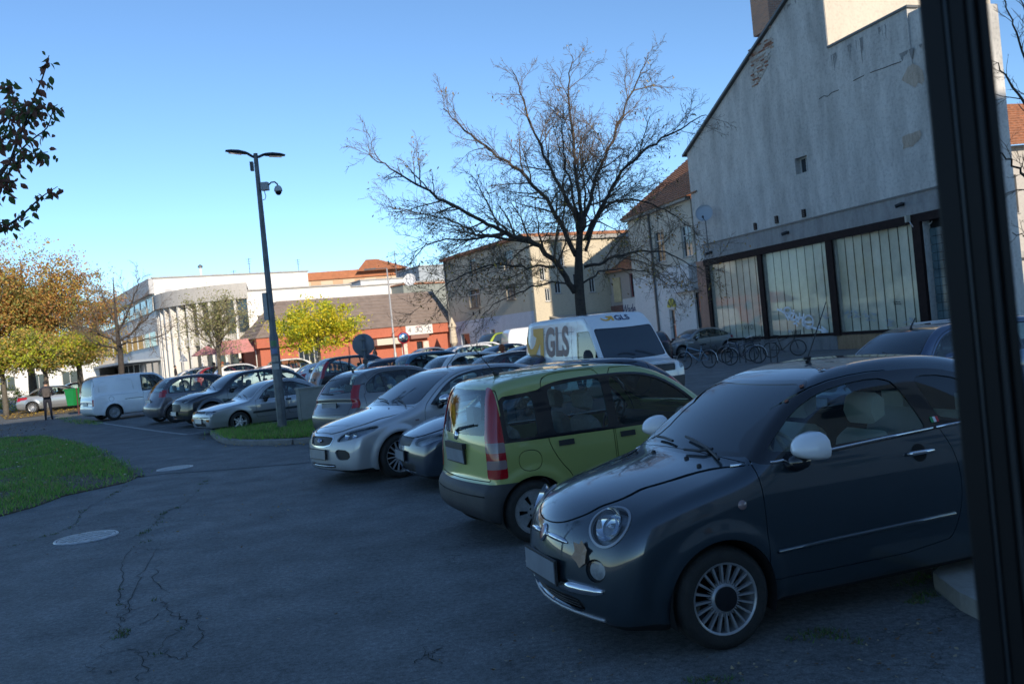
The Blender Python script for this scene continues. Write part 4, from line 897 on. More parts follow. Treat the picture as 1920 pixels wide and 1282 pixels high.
def tiled(f,quad,m,parent,row=.33,th=.05,name='roof'):
    """stepped rows of tiles on a sloping quad given by 4 world points: eave left, eave right, ridge right, ridge left"""
    a,b_,c,d=[Vector(p) for p in quad]; L=((d-a).length+(c-b_).length)/2; n=max(2,int(L/row)); N=(b_-a).cross(d-a).normalized()
    if N.z<0: N=-N
    b=MB()
    for i in range(n):
        t0,t1=i/n,(i+1)/n; p0=a.lerp(d,t0)+N*th; p1=b_.lerp(c,t0)+N*th; q0=a.lerp(d,t1); q1=b_.lerp(c,t1)
        b.add([p0,p1,q1,q0,p0-N*th,p1-N*th],[(0,1,2,3),(0,4,5,1)])
    return b.build(name,m,parent,fixn=False)
def text(s,size,name,m,parent,M4,ext=.004,bold=None,shear=0,sx=1.0):
    c=bpy.data.curves.new(name,'FONT'); c.body=s; c.size=size; c.extrude=ext; c.align_x='CENTER'; c.align_y='CENTER'; c.shear=shear; c.resolution_u=3; c.offset=bold or 0
    o=bpy.data.objects.new(name,c); COL.objects.link(o); dg=bpy.context.evaluated_depsgraph_get(); me=bpy.data.meshes.new_from_object(o.evaluated_get(dg)); bpy.data.objects.remove(o)
    me.materials.clear(); me.materials.append(m); me.transform(Matrix.Diagonal((sx,1,1,1))); o=mobj(name,me,parent); o.matrix_local=M4; return o
def fmat(f,u,z,o=.02):   # text matrix on a wall frame (x to the right, y up)
    p=f.P(u,z,o); return Matrix(((f.e.x,0,f.n.x,p.x),(f.e.y,0,f.n.y,p.y),(0,1,0,p.z),(0,0,0,1)))
def stroke(f,pts,w_,o=.01):
    """flat pen strokes (u,z polylines) standing o in front of the wall plane"""
    b=MB()
    for pl in pts:
        for (a,c) in zip(pl[:-1],pl[1:]):
            d=Vector((c[0]-a[0],c[1]-a[1])); L=d.length
            if L<1e-6: continue
            d/=L; p=Vector((-d.y,d.x))*w_/2; a2=Vector(a)-d*w_*.3; c2=Vector(c)+d*w_*.3
            q=[a2+p,c2+p,c2-p,a2-p]; b.add([f.P(x.x,x.y,o) for x in q],[(0,1,2,3)])
    return b
def plaster(name,col,stain=.35,scale=1.1,fine=26,bump=.35,col2=None,speck=.18):
    m=bpy.data.materials.new(name); m.use_nodes=True; n=m.node_tree; N=n.nodes; L=n.links; b=N['Principled BSDF']; b.inputs['Roughness'].default_value=.92; b.inputs['Specular IOR Level'].default_value=.2
    tc=N.new('ShaderNodeTexCoord'); mp=N.new('ShaderNodeMapping'); mp.inputs['Scale'].default_value=(1.3,1.3,.35); L.new(tc.outputs['Object'],mp.inputs[0])
    t=N.new('ShaderNodeTexNoise'); t.inputs['Scale'].default_value=scale; t.inputs['Detail'].default_value=10; t.inputs['Roughness'].default_value=.7; L.new(mp.outputs[0],t.inputs[0])
    r=N.new('ShaderNodeValToRGB'); r.color_ramp.elements[0].position=.34; r.color_ramp.elements[1].position=.62
    c0=tuple(c*(1-stain) for c in col); r.color_ramp.elements[0].color=(*c0,1); r.color_ramp.elements[1].color=(*(col2 or col),1); L.new(t.outputs[0],r.inputs[0])
    t3=N.new('ShaderNodeTexNoise'); t3.inputs['Scale'].default_value=9; t3.inputs['Detail'].default_value=8; L.new(tc.outputs['Object'],t3.inputs[0])
    mx=N.new('ShaderNodeMix'); mx.data_type='RGBA'; mx.blend_type='MULTIPLY'; mx.inputs[0].default_value=speck; L.new(r.outputs[0],mx.inputs[6])
    r3=N.new('ShaderNodeValToRGB'); r3.color_ramp.elements[0].position=.36; r3.color_ramp.elements[0].color=(.45,.45,.47,1); r3.color_ramp.elements[1].position=.5; r3.color_ramp.elements[1].color=(1,1,1,1); L.new(t3.outputs[0],r3.inputs[0]); L.new(r3.outputs[0],mx.inputs[7]); L.new(mx.outputs[2],b.inputs['Base Color'])
    t2=N.new('ShaderNodeTexNoise'); t2.inputs['Scale'].default_value=fine; t2.inputs['Detail'].default_value=6; L.new(tc.outputs['Object'],t2.inputs[0])
    bp=N.new('ShaderNodeBump'); bp.inputs['Strength'].default_value=bump; bp.inputs['Distance'].default_value=.03; L.new(t2.outputs[0],bp.inputs['Height']); L.new(bp.outputs[0],b.inputs['Normal'])
    return m
def brickmat(name,c1,c2,mortar,f,sc=1.0):
    m=bpy.data.materials.new(name); m.use_nodes=True; n=m.node_tree; N=n.nodes; L=n.links; b=N['Principled BSDF']; b.inputs['Roughness'].default_value=.9
    tc=N.new('ShaderNodeTexCoord'); mp=N.new('ShaderNodeMapping'); mp.vector_type='POINT'
    # rotate so that x runs along the wall and y is height
    ang=math.atan2(f.e.y,f.e.x); r1=N.new('ShaderNodeVectorRotate'); r1.rotation_type='Z_AXIS'; r1.inputs['Angle'].default_value=-ang; L.new(tc.outputs['Object'],r1.inputs[0])
    sp=N.new('ShaderNodeSeparateXYZ'); L.new(r1.outputs[0],sp.inputs[0]); ad=N.new('ShaderNodeMath'); L.new(sp.outputs[0],ad.inputs[0]); L.new(sp.outputs[1],ad.inputs[1]); cb=N.new('ShaderNodeCombineXYZ'); L.new(ad.outputs[0],cb.inputs[0]); L.new(sp.outputs[2],cb.inputs[1])
    t=N.new('ShaderNodeTexBrick'); t.inputs['Scale'].default_value=4.0*sc; t.inputs['Color1'].default_value=(*c1,1); t.inputs['Color2'].default_value=(*c2,1); t.inputs['Mortar'].default_value=(*mortar,1); t.inputs['Mortar Size'].default_value=.03; t.inputs['Brick Width'].default_value=1.0; t.inputs['Row Height'].default_value=.32; L.new(cb.outputs[0],t.inputs[0]); L.new(t.outputs[0],b.inputs['Base Color'])
    bp=N.new('ShaderNodeBump'); bp.inputs['Strength'].default_value=.6; bp.inputs['Distance'].default_value=.02; L.new(t.outputs['Fac'],bp.inputs['Height']); bp.invert=True; L.new(bp.outputs[0],b.inputs['Normal']); return m
M['wframe']=mat('window_frame_white',(.6,.6,.58),.5)
M['wglass']=mat('window_glass',(.03,.04,.05),.06,spec=.9)
M['stone']=mat('stone_trim',(.35,.34,.32),.8,var=.2,vscale=6)
M['brownframe']=mat('dark_brown_steel',(.024,.015,.014),.75,var=.3,vscale=5,spec=.15)
M['tile']=mat('old_roof_tiles',(.36,.16,.085),.85,var=.5,vscale=7,detail=10,bump=.5,bscale=18)
M['metalcap']=mat('zinc_capping',(.12,.12,.12),.5,.5)
M['pipe']=mat('downpipe_zinc',(.16,.165,.17),.5,.5)

# --- gable building on the right
gplast=plaster('grey_gable_plaster',(.66,.64,.60),.36,.8,30,.9,speck=.30)
gf=fr2(1340,48,1729,34)
GB=empty('gable_building',tuple(gf.O),0,'tall grey plastered gable building with brick chimney and three shop windows','building')
def rel(o,root): o.parent=root; o.matrix_parent_inverse=Matrix.Translation(-Vector(root.location)); return o
class Sub:   # parts built in world space, parented to a root standing elsewhere
    def __enter__(s): return s
uL=gf.u(1292,330); uS=gf.u(1549,60); uP=gf.u(1702,40); uR=gf.u(1748,0)
zE=gf.z(1287,290); zR1=gf.z(1475,5); u1_=gf.u(1475,5); slope=(zR1-zE)/(u1_-uL); zA=zE+slope*(uS-uL); zP=(gf.z(1555,92)+gf.z(1700,13))/2
win_r=gf.rect(1491,294,1514,325)
fz0=(gf.z(1345,636)+gf.z(1729,613))/2; fz1=(gf.z(1322,488)+gf.z(1700,407))/2; uF0=gf.u(1335,560); uF1=gf.u(1722,500)
zl=(gf.z(1320,462)+gf.z(1755,347))/2
parts=[]
bays=[(gf.u(1336,560),gf.u(1429,560)),(gf.u(1437,560),gf.u(1558,540)),(gf.u(1570,540),gf.u(1722,520))]
doorr=(gf.u(1738,500),.05,min(gf.u(1738,500)+2.3,uR-.12),fz1-.25)
holes=[win_r]+[(a,fz0,b,fz1-.25) for a,b in bays]+[doorr]
outer=[(uL,-.3),(uR,-.3),(uR,gf.z(1745,112)),(uP,gf.z(1745,112)),(uP,zP),(uS,zP),(uS,zA),(uL,zE)]
parts.append(wall(gf,outer,holes,.45,gplast))
b=MB(); 
vsb=[gf.P(uL,-.3,-.45),gf.P(uS,-.3,-.45),gf.P(uS,zA,-.45),gf.P(uL,zE,-.45)]; bk=[gf.P(uL,-.3,-8.9),gf.P(uS,-.3,-8.9),gf.P(uS,zA,-8.9),gf.P(uL,zE,-8.9)]
b.add(vsb+bk,[(0,3,2,1),(4,5,6,7),(0,4,7,3),(1,2,6,5),(0,1,5,4)]); parts.append(b.build('rear_block',gplast))
rs_=MB(); sl=.14
rs_.add([gf.P(uL-.25,zE-.25*slope+.02,.18),gf.P(uS+.1,zA+.1*slope+.02,.18),gf.P(uS+.1,zA+.1*slope+.02,-9.1),gf.P(uL-.25,zE-.25*slope+.02,-9.1),gf.P(uL-.25,zE-.25*slope+sl,.18),gf.P(uS+.1,zA+.1*slope+sl,.18),gf.P(uS+.1,zA+.1*slope+sl,-9.1),gf.P(uL-.25,zE-.25*slope+sl,-9.1)],[(0,3,2,1),(4,5,6,7),(0,1,5,4),(1,2,6,5),(2,3,7,6),(3,0,4,7)])
parts.append(rs_.build('roof',M['metalcap']))
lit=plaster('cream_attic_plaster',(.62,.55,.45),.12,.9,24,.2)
b=MB(); gf.box(b,uS,uR,-.3,zP-.25,-.45,-3.0); parts.append(b.build('lower_wing',gplast))
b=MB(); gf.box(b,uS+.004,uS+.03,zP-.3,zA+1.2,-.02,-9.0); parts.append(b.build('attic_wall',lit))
b=MB(); gf.box(b,uS+.02,uP+.08,zP,zP+.09,.07,-.5); gf.box(b,uP,uP+.09,zP,zP+.085,-.5,-3); parts.append(b.build('parapet_capping',M['metalcap']))
b=MB(); gf.box(b,uP-.02,min(uP+.75,uR-.02),gf.z(1745,112),zP-.2,-.05,-.42); parts.append(b.build('pilaster',gplast))
parts.append(window(gf,win_r,None,back=.28,mull=1,sill=False))
# brick chimney and bare brick below it
uc=gf.u(1437,70); zc0=zE+slope*(uc-uL)
bm1=brickmat('chimney_brick',(.58,.27,.15),(.40,.20,.13),(.55,.50,.43),gf)
b=MB(); cw=gf.u(1447,40)-gf.u(1414,40); ca=gf.u(1414,60); gf.box(b,ca,ca+cw,zc0+.15,zc0+2.6,.06,-.75); parts.append(b.build('chimney',bm1))
b=MB(); gf.box(b,ca-.07,ca+cw+.07,zc0+2.6,zc0+2.72,.18,-.83); parts.append(b.build('chimney_capping',M['stone']))
br=random.Random(3); bset=[mat('old_brick_a',(.30,.14,.09),.9,var=.3),mat('old_brick_b',(.42,.30,.23),.9,var=.3),mat('old_brick_c',(.50,.46,.41),.95,var=.2),mat('old_brick_d',(.47,.42,.37),.95,var=.2)]
b1=MB().box((-.12,-.03,-.03),(.12,.03,.03)); bme=[b1.build('brick',m_,mesh_only=True) for m_ in bset]
topz=gf.z(1432,78); botz=gf.z(1412,162); nb=0
ang=math.atan2(gf.e.y,gf.e.x)
z=botz
while z<topz and nb<240:
    t=(z-botz)/(topz-botz); ul=gf.u(1412,160)+.05; ur=ul+.12+ (gf.u(1446,80)-ul)*min(1,t*1.5+.12); x=ul+(.12 if nb%2 else 0)
    row=[]
    while x<ur:
        if br.random()<.93-.5*(1-t)*(x-ul):
            o=bpy.data.objects.new('brick',br.choice(bme)); COL.objects.link(o); o.location=gf.P(x,z,.0+br.uniform(.0,.022)); o.rotation_euler=(0,0,ang); parts.append(o)
        x+=.26
    z+=.085; nb+=1
# patches where the render fell off: shallow proud/raw plaster areas
raw=plaster('raw_plaster',(.56,.47,.38),.3,4,40,.9)
for pts in (((1692,150),(1700,128),(1711,120),(1722,123),(1730,132),(1734,150),(1728,158),(1722,155),(1716,164),(1704,158)),((1692,256),(1712,250),(1726,243),(1728,252),(1722,264),(1712,274),(1694,280))):
    pts=[(x+br.uniform(-1.2,1.2),y+br.uniform(-1.2,1.2)) for a_,c_ in zip(pts,pts[1:]+pts[:1]) for x,y in [(a_[0]+(c_[0]-a_[0])*t,a_[1]+(c_[1]-a_[1])*t) for t in (0,.33,.66)]]; q=[gf.uz(*p) for p in pts]; b=MB(); b.add([gf.P(u,z,.012) for u,z in q],[tuple(range(len(q)))]); parts.append(b.build('fallen_render_patch',raw))
crk=MB()
for pl in ([(1536,186),(1545,180),(1552,181),(1560,174),(1573,169)],[(1632,137),(1642,133),(1660,127),(1672,122),(1690,116)],[(1620,142),(1600,152)]):
    crk.v+= []; s_=stroke(gf,[[gf.uz(*p) for p in pl]],.03,.008); crk.add(s_.v,s_.f)
parts.append(tag(crk.build('plaster_crack',M['gap']),kind='stuff'))
# rain streaks below the capping
stm=plaster('rain_stain',(.30,.295,.285),.3,3,40,.3)
for k,(px,py,w_,h_) in enumerate(((1565,100,.10,.55),(1592,84,.07,.4),(1612,72,.12,.6),(1655,48,.10,.45),(1700,95,.35,.25),(1480,8,.2,.2))):
    for q in range(6):
        u,z=gf.uz(px,py); u+=br.uniform(-2.2,2.2)*w_; hh=h_*br.uniform(.4,1.7); ww=w_*br.uniform(.12,.35); n_=7; b=MB(); vs=[]
        for t in range(n_): e=ww*(1-t/(n_-1))**.7+.004; uu=u+br.uniform(-.015,.015); vs+=[gf.P(uu-e,z-hh*t/(n_-1),.006+q*.0005),gf.P(uu+e,z-hh*t/(n_-1),.006+q*.0005)]
        b.add(vs,[(2*t,2*t+1,2*t+3,2*t+2) for t in range(n_-1)]); parts.append(b.build('rain_streak',stm))
# ledge, concrete band, steel window band
band_=plaster('pebbledash_band',(.40,.395,.385),.3,2,60,.9)
b=MB(); gf.box(b,gf.u(1322,470),uR,fz1+.02,zl-.04,.0,.09); parts.append(b.build('lintel_band',band_))
b=MB(); gf.box(b,gf.u(1320,470),uR,zl-.04,zl+.02,.0,.14); parts.append(b.build('ledge_capping',M['metalcap']))
b=MB(); gf.box(b,uF0-.35,uR,fz1-.30,fz1+.02,-.02,.13); parts.append(b.build('frame_header',M['brownframe']))
edges=[(bays[0][0]-.30,bays[0][0]),(bays[0][1],bays[1][0]),(bays[1][1],bays[2][0]),(bays[2][1],doorr[0]-.35)]
for a,c in edges: b=MB(); gf.box(b,a,c,fz0-.14,fz1-.30,-.05,.10); parts.append(b.build('frame_post',M['brownframe']))
b=MB(); gf.box(b,doorr[0]-.34,doorr[0]-.02,.0,fz1-.30,-.05,.14); parts.append(b.build('frame_post',M['brownframe']))
b=MB(); gf.box(b,bays[0][0],bays[2][1],fz0-.12,fz0,-.05,.08); parts.append(b.build('frame_sill',M['brownframe']))
salm=plaster('salmon_pier_paint',(.46,.27,.20),.2,2,40,.4)
b=MB(); gf.box(b,uL+.004,bays[0][0]-.31,-.3,fz1+.0,.0,.10); parts.append(b.build('painted_pier',salm))
plinth=plaster('concrete_plinth',(.26,.26,.255),.3,2,40,.4)
b=MB(); gf.box(b,bays[0][0]-.3,gf.u(1568,600),-.1,fz0-.14,.0,.05); parts.append(b.build('plinth',plinth))
ochre=plaster('ochre_plinth_paint',(.40,.27,.16),.4,2,40,.4)
b=MB(); gf.box(b,gf.u(1568,600)+.01,doorr[0]-.36,-.1,fz0-.14,.0,.05); parts.append(b.build('plinth',ochre))
stripm=[mat('sun_bleached_panel_%d'%i,c,.55,var=.12,vscale=2,spec=.4) for i,c in enumerate([(.74,.69,.55),(.68,.64,.52),(.78,.73,.60)])]
glp=glassmat('shop_glass',(.95,.96,.95),1.2,.04,-.01)
k=0
for (a,c),n in zip(bays,(8,8,9)):
    w_=(c-a)/n
    for i in range(n):
        b=MB(); u0=a+i*w_; sk=.045
        q=[gf.P(u0,fz0,-.20),gf.P(u0+w_-.012,fz0,-.20+sk),gf.P(u0+w_-.012,fz1-.25,-.20+sk),gf.P(u0,fz1-.25,-.20)]
        b.add(q+[p-gf.n*.02 for p in q],[(0,1,2,3),(7,6,5,4),(0,4,5,1),(1,5,6,2),(2,6,7,3),(3,7,4,0)]); parts.append(b.build('blind_panel',stripm[(k*7+i*3)%3])); k+=1
    b=MB(); gf.box(b,a,c,fz0,fz1-.25,-.44,-.40); parts.append(b.build('backing_board',M['brownframe']))
    b=MB(); gf.box(b,a,c,fz0,fz1-.25,-.06,-.052); parts.append(b.build('shop_window_pane',glp))
# graffiti on the glass
sw=mat('spray_white',(.85,.90,.95),.5); sb=mat('spray_black',(.02,.02,.02),.5)
def gpts(pls,ox,oy,k): return [[gf.uz(ox+x*k,oy+y*k) for x,y in pl] for pl in pls]
def arcp(cx,cy,rx,ry,a0,a1,n=12): return [(cx+rx*math.cos(a0+(a1-a0)*i/n),cy+ry*math.sin(a0+(a1-a0)*i/n)) for i in range(n+1)]
tagp=[[(110,138),(165,160),(205,190),(250,270)],arcp(238,150,42,36,2.6,2.6+5.8,16)+[(262,200),(245,245)],[(275,190),(270,250)],[(285,185),(330,190),(285,270),(340,275)],[(350,205),(345,280),(385,300)],[(350,240),(380,245)],[(395,190),(400,240),(375,290)],[(400,245),(435,240),(430,300)],[(445,200),(450,290),(480,300)],arcp(510,300,58,82,.2,6.4,22),[(495,303),(550,300)],[(460,350),(560,370),(640,395),(755,425)],[(680,365),(755,425),(680,432)],[(320,320),(350,315),(365,350)],[(430,330),(470,325),(440,350)],[(155,135),(165,140)],[(640,352),(646,358)],[(312,150),(322,158)]]
kk=280/1920
parts.append(stroke(gf,gpts(tagp,1440,560,kk),.10,-.045).build('graffiti_tag',sw))
t2=[]
rr_=random.Random(5)
for (x0,y0,x1,y1,n) in ((960,160,1250,250,26),(1260,160,1350,290,10),(650,180,745,300,10),(1505,285,1580,345,7),(1750,250,1850,320,8)):
    for i in range(n):
        x=rr_.uniform(x0,x1);y=rr_.uniform(y0,y1); t2.append([(x,y),(x+rr_.uniform(-38,38),y+rr_.choice([0,0,20,-22,8])),(x+rr_.uniform(-20,30),y+rr_.uniform(-20,25))])
parts.append(stroke(gf,gpts(t2,1440,560,kk),.03,-.045).build('small_graffiti_tags',mat('faded_spray',(.42,.47,.52),.6))); parts[-1]['kind']='stuff'
t3=[[(1605,35),(1612,80)],[(1625,70),(1700,72)],[(1630,50),(1640,40),(1660,50),(1680,40),(1690,55)]]
parts.append(stroke(gf,gpts(t3,1440,560,kk),.03,-.045).build('black_marker_tag',sb))
t4=[[(0,40),(6,12),(14,40),(20,12)],[(30,10),(38,22),(46,6)],[(38,22),(38,40)],arcp(58,24,9,16,0,6.3,12)]
parts.append(stroke(gf,gpts(t4,1393,607,.26),.03,-.045).build('black_marker_tag',sb))
# glazed door on the right of the shop front
b=MB(); gf.box(b,doorr[0],doorr[2],doorr[1],doorr[3],-.36,-.32); parts.append(b.build('glass_brick_backing',M['gap']))
gb_=mat('glass_brick',(.10,.16,.18),.15,spec=.8,var=.4,vscale=1.5)
for i in range(8):
    for j in range(14):
        u0=doorr[0]+.02+i*.285; z0_=doorr[1]+.02+j*.31
        if z0_+.3>doorr[3]: continue
        b=MB(); gf.box(b,u0,u0+.265,z0_,z0_+.29,-.32,-.26); parts.append(b.build('glass_brick',gb_))
for px,py,s_ in ((1417,425,.22),(1457,412,.24),(1508,400,.24)):
    u,z=gf.uz(px,py); b=MB(); gf.box(b,u-s_/2,u+s_/2,z-s_*.7,z+s_*.7,.002,.05)
    o=b.build('vent_box',M['brownframe']); parts.append(o)
    for k in range(4): b=MB(); gf.box(b,u-s_*.42,u+s_*.42,z-s_*.55+k*.09,z-s_*.55+k*.09+.04,.05,.075); b.build('louvre',M['black'],o)
def adopt(root,ps):
    inv=Matrix.Translation(-Vector(root.location))
    for p in ps:
        if p is None: continue
        p.parent=root; p.matrix_parent_inverse=inv
adopt(GB,parts)
# small things fixed to the wall
def walllamp(px,py,label):
    u,z=gf.uz(px,py); r=empty('wall_camera',tuple(gf.P(u,z,.09)),0,label,'camera','cameras on the shop front band')
    b=MB(); b.box((-.07,-.07,-.02),(.07,.07,.02)); b.xf(frame_at(Vector((0,0,0)),gf.n)); b.build('bracket',M['black'],r)
    b=MB(); d=(gf.n-gf.e*.8+Vector((0,0,-.35))).normalized(); b.tube([gf.n*.04,gf.n*.12],.03,8); b.tube([gf.n*.12-d*.08,gf.n*.12+d*.20],.075,12); b.build('camera_body',M['black'],r,auto=40)
    b=MB(); b.tube([gf.n*.12+d*.20,gf.n*.12+d*.215],.062,12); b.build('camera_lens',M['gloss'],r)
walllamp(1337,473,'black camera below the ledge, beside the satellite dish'); walllamp(1481,436,'black camera above the middle shop window'); walllamp(1697,383,'black camera on the grey band nearest the dark door')
# junction box with cable
u,z=gf.uz(1708,410); r=empty('junction_box',tuple(gf.P(u,z,.13)),0,'small beige junction box with hanging cable on the brown window frame','box')
b=MB(); b.box((-.12,-.10,-.13),(.12,.04,.13)); b.build('box_body',mat('beige_plastic',(.42,.40,.33),.6),r)
b=MB(); b.tube([(0,-.08,-.12),(.1,-.15,-.35),(.35,-.3,-.42),(.6,-.45,-.3),(.75,-.6,-.1)],.02,6); b.build('cable',M['white'],r)
# satellite dish
def dish(loc,rad,dirv,label,pole=.5,m=None):
    r=empty('satellite_dish',tuple(loc),0,label,'satellite dish'); d=Vector(dirv).normalized(); b=MB()
    b.lathe([(.001,-rad*.16),(rad*.4,-rad*.13),(rad*.75,-rad*.06),(rad,.0),(rad*1.01,.012),(rad*.97,-.01)],28,'z'); b.xf(frame_at(Vector((0,0,0)),d)); b.build('reflector_dish',m or mat('dish_grey',(.42,.45,.48),.5),r,smooth=True)
    F_=frame_at(Vector((0,0,0)),d); b=MB(); b.tube([F_@Vector((0,-rad*.95,0)),F_@Vector((0,-rad*.9,rad*.9))],.02,6); b.build('feed_arm',M['black'],r)
    b=MB(); b.tube([F_@Vector((0,-rad*.85,rad*.85)),F_@Vector((0,-rad*.8,rad*1.05))],.05,8); b.build('feed_horn',M['black'],r)
    b=MB(); b.tube([F_@Vector((0,0,-rad*.2)),F_@Vector((0,0,-rad*.35)),F_@Vector((0,0,-rad*.35))-Vector((0,0,pole))],.03,8); b.build('mast',M['pipe'],r)
    return r
u,z=gf.uz(1344,398); dish(gf.P(u,z,.75),.44,(-.35,-.85,.25),'pale grey satellite dish on a mast at the far corner of the gable building',2.0)

# --- two-storey house behind it, tiled roof
hf=Fr(hp(1312,51),(-(-gf.e.x),gf.e.y)); hf=fr2(1196,58.0,1316,50.0)
beige=plaster('beige_house_plaster',(.60,.55,.46),.12,1,30,.2); whitew=plaster('white_ground_floor',(.74,.73,.72),.08,1,30,.15)
H2=empty('tiled_roof_house',tuple(hf.O),0,'beige two-storey house with tiled roof and pale ground floor, just left of the gable building','house')
zEv=(hf.z(1197,405)+hf.z(1288,377))/2; Lh=hf.len; zmid=(hf.z(1205,515)+hf.z(1300,503))/2
w1=hf.rect(1228,432,1246,492); w2=hf.rect(1278,421,1297,482); dr=(hf.u(1302,560),.0,hf.u(1302,560)+1.0,hf.z(1305,548)); w3=(hf.u(1256,600),hf.z(1256,638),hf.u(1266,600),hf.z(1256,580))
ps=[wall(hf,[(0,zmid),(Lh,zmid),(Lh,zEv),(0,zEv)],[w1,w2],.4,beige),wall(hf,[(0,-.3),(Lh,-.3),(Lh,zmid-.004),(0,zmid-.004)],[dr,w3],.4,whitew,'ground_floor_wall'),hull(hf,0,Lh,-.3,zEv-.02,9,beige,None,'rear_block',-.4)]
ps+= [window(hf,w1,None,mull=1,tran=.68),window(hf,w2,None,mull=1,tran=.68),window(hf,w3,None,mull=0,tran=.5,sill=False),window(hf,dr,None,fm=M['brownframe'],mull=0,sill=False,name='shop_door')]
b=MB(); hf.box(b,-.15,Lh+.1,zEv-.05,zEv+.15,.0,.35); ps.append(b.build('eaves_cornice',M['stone']))
b=MB(); hf.box(b,Lh-2.6,Lh,zmid-1.35,zmid+.15,.0,.5); ps.append(b.build('porch_box',whitew))
b=MB(); hf.box(b,hf.u(1232,560)-.06,hf.u(1232,560)+.06,0,zEv,.02,.13); b2=b; ps.append(b.build('downpipe',M['pipe']))
zr=zEv+4.3
ps.append(tiled(hf,[hf.P(-.3,zEv+.1,.45),hf.P(Lh+1.5,zEv+.1,.45),hf.P(Lh+1.5,zr,-4.8),hf.P(2.2,zr,-4.8)],M['tile'],None,.30))
ps.append(tiled(hf,[hf.P(-.3,zEv+.1,-9.8),hf.P(-.3,zEv+.1,.45),hf.P(2.2,zr,-4.8),hf.P(2.2,zr,-4.9)],M['tile'],None,.30))
fan=MB(); fu,fz_=(hf.u(1260,566),hf.z(1262,576)); 
adopt(H2,ps)
fl=empty('fan_light',tuple(hf.P(fu,fz_,.04)),0,'yellow and dark fan-shaped sign over the narrow door of the white house','sign')
fm1=mat('fan_yellow',(.55,.50,.08),.5)
for i in range(7):
    a0=math.pi*i/7+.05;a1=math.pi*(i+1)/7-.05; b=MB(); q=[(.12*math.cos(a0),.12*math.sin(a0)),(.55*math.cos(a0),.55*math.sin(a0)),(.55*math.cos(a1),.55*math.sin(a1)),(.12*math.cos(a1),.12*math.sin(a1))]
    b.prism(q,0,.03,'z'); b.xf(Matrix(((hf.e.x,0,hf.n.x,0),(hf.e.y,0,hf.n.y,0),(0,1,0,0),(0,0,0,1)))); b.build('fan_leaf',fm1 if i%2==0 else mat('fan_green',(.10,.14,.05),.5),fl)

# --- brick-and-white shop house beyond, sign board
sf=fr2(1128,66,1210,60.5); S3=empty('sign_board_house',tuple(sf.O),0,'small house with brick base, red shutters and script sign board, left of the tiled-roof house','house')
zs=sf.z(1170,505); L3=sf.len
wa=sf.rect(1138,520,1145,552); wb_=sf.rect(1181,512,1193,556)
ps=[wall(sf,[(0,-.3),(L3,-.3),(L3,zs),(0,zs)],[wa,wb_],.3,plaster('pink_beige_plaster',(.48,.42,.38),.1,1,30,.2)),hull(sf,0,L3,-.3,zs-.02,7,beige,None,'rear_block')]
ps+= [window(sf,wa,None),window(sf,wb_,None,fm=mat('shutter_red',(.25,.02,.03),.5))]
b=MB(); u0=sf.u(1131,590); sf.box(b,.05,sf.u(1171,580),0,sf.z(1150,574),.01,.07); ps.append(b.build('brick_base',brickmat('small_brick',(.22,.09,.07),(.17,.07,.05),(.3,.27,.25),sf)))
ps.append(tiled(sf,[sf.P(-.2,zs-.1,.4),sf.P(L3+.2,zs-.1,.4),sf.P(L3+.2,zs+3.6,-4.5),sf.P(-.2,zs+1.9,-4.5)],M['tile'],None,.3))
b=MB(); c0,c1=sf.u(1152,540),sf.u(1165,540); sf.box(b,c0,c1,sf.z(1160,566),sf.z(1160,520),.02,.10); ps.append(b.build('yellow_poster',mat('poster_yellow',(.60,.50,.30),.6,var=.2,vscale=3)))
adopt(S3,ps)
sg=empty('script_sign',tuple(sf.P(sf.u(1187,580),sf.z(1187,580),.12)),0,'white sign board with dark blue script lettering above an arched door','sign')
b=MB(); u0,u1=sf.u(1173,585)-0,sf.u(1201,585); sf.box(b,u0,u1,sf.z(1187,596),sf.z(1187,558),.10,.15); o=b.build('board',whitew); adopt(sg,[o])
o=text('Wadern',.95,'lettering',mat('sign_blue',(.03,.05,.16),.5),None,fmat(sf,(u0+u1)/2,sf.z(1187,580),.155),.004,.01,.35,.75); adopt(sg,[o])

# --- beige three-storey building
bf=fr2(849,74.4,1010,61.5); bei=plaster('beige_render',(.52,.47,.37),.10,.8,24,.15)
B3=empty('beige_building',tuple(bf.O),0,'plain beige building with barred balcony windows and white shop band, right of the red shop','building')
zb=(bf.z(845,486)+bf.z(990,444))/2; zw=(bf.z(861,603)+bf.z(996,583))/2; LB=bf.len
wins=[bf.rect(879,484,892,517),bf.rect(944,468,962,505),bf.rect(880,541,900,577),bf.rect(950,533,966,562)]
lowh=[bf.rect(865,625,881,648),bf.rect(920,617,928,628)]
ps=[wall(bf,[(0,zw),(LB,zw),(LB,zb),(0,zb)],wins,.4,bei),wall(bf,[(0,-.3),(LB,-.3),(LB,zw-.004),(0,zw-.004)],lowh,.38,plaster('white_shop_band',(.58,.60,.66),.1,1,30,.15),'ground_floor_wall'),hull(bf,0,LB-.32,-.3,zb-.05,10,bei,None,'rear_block',-.42)]
ps+= [window(bf,w_,None,tran=.7) for w_ in wins]+[window(bf,w_,None,mull=0) for w_ in lowh]
b=MB(); bf.box(b,-.3,LB-.35,zb,zb+.22,.35,-8.9); ps.append(b.build('roof',M['tile']))
b=MB(); bf.box(b,.0,.12,0,zb,.02,.14); ps.append(b.build('downpipe',M['pipe']))
adopt(B3,ps)
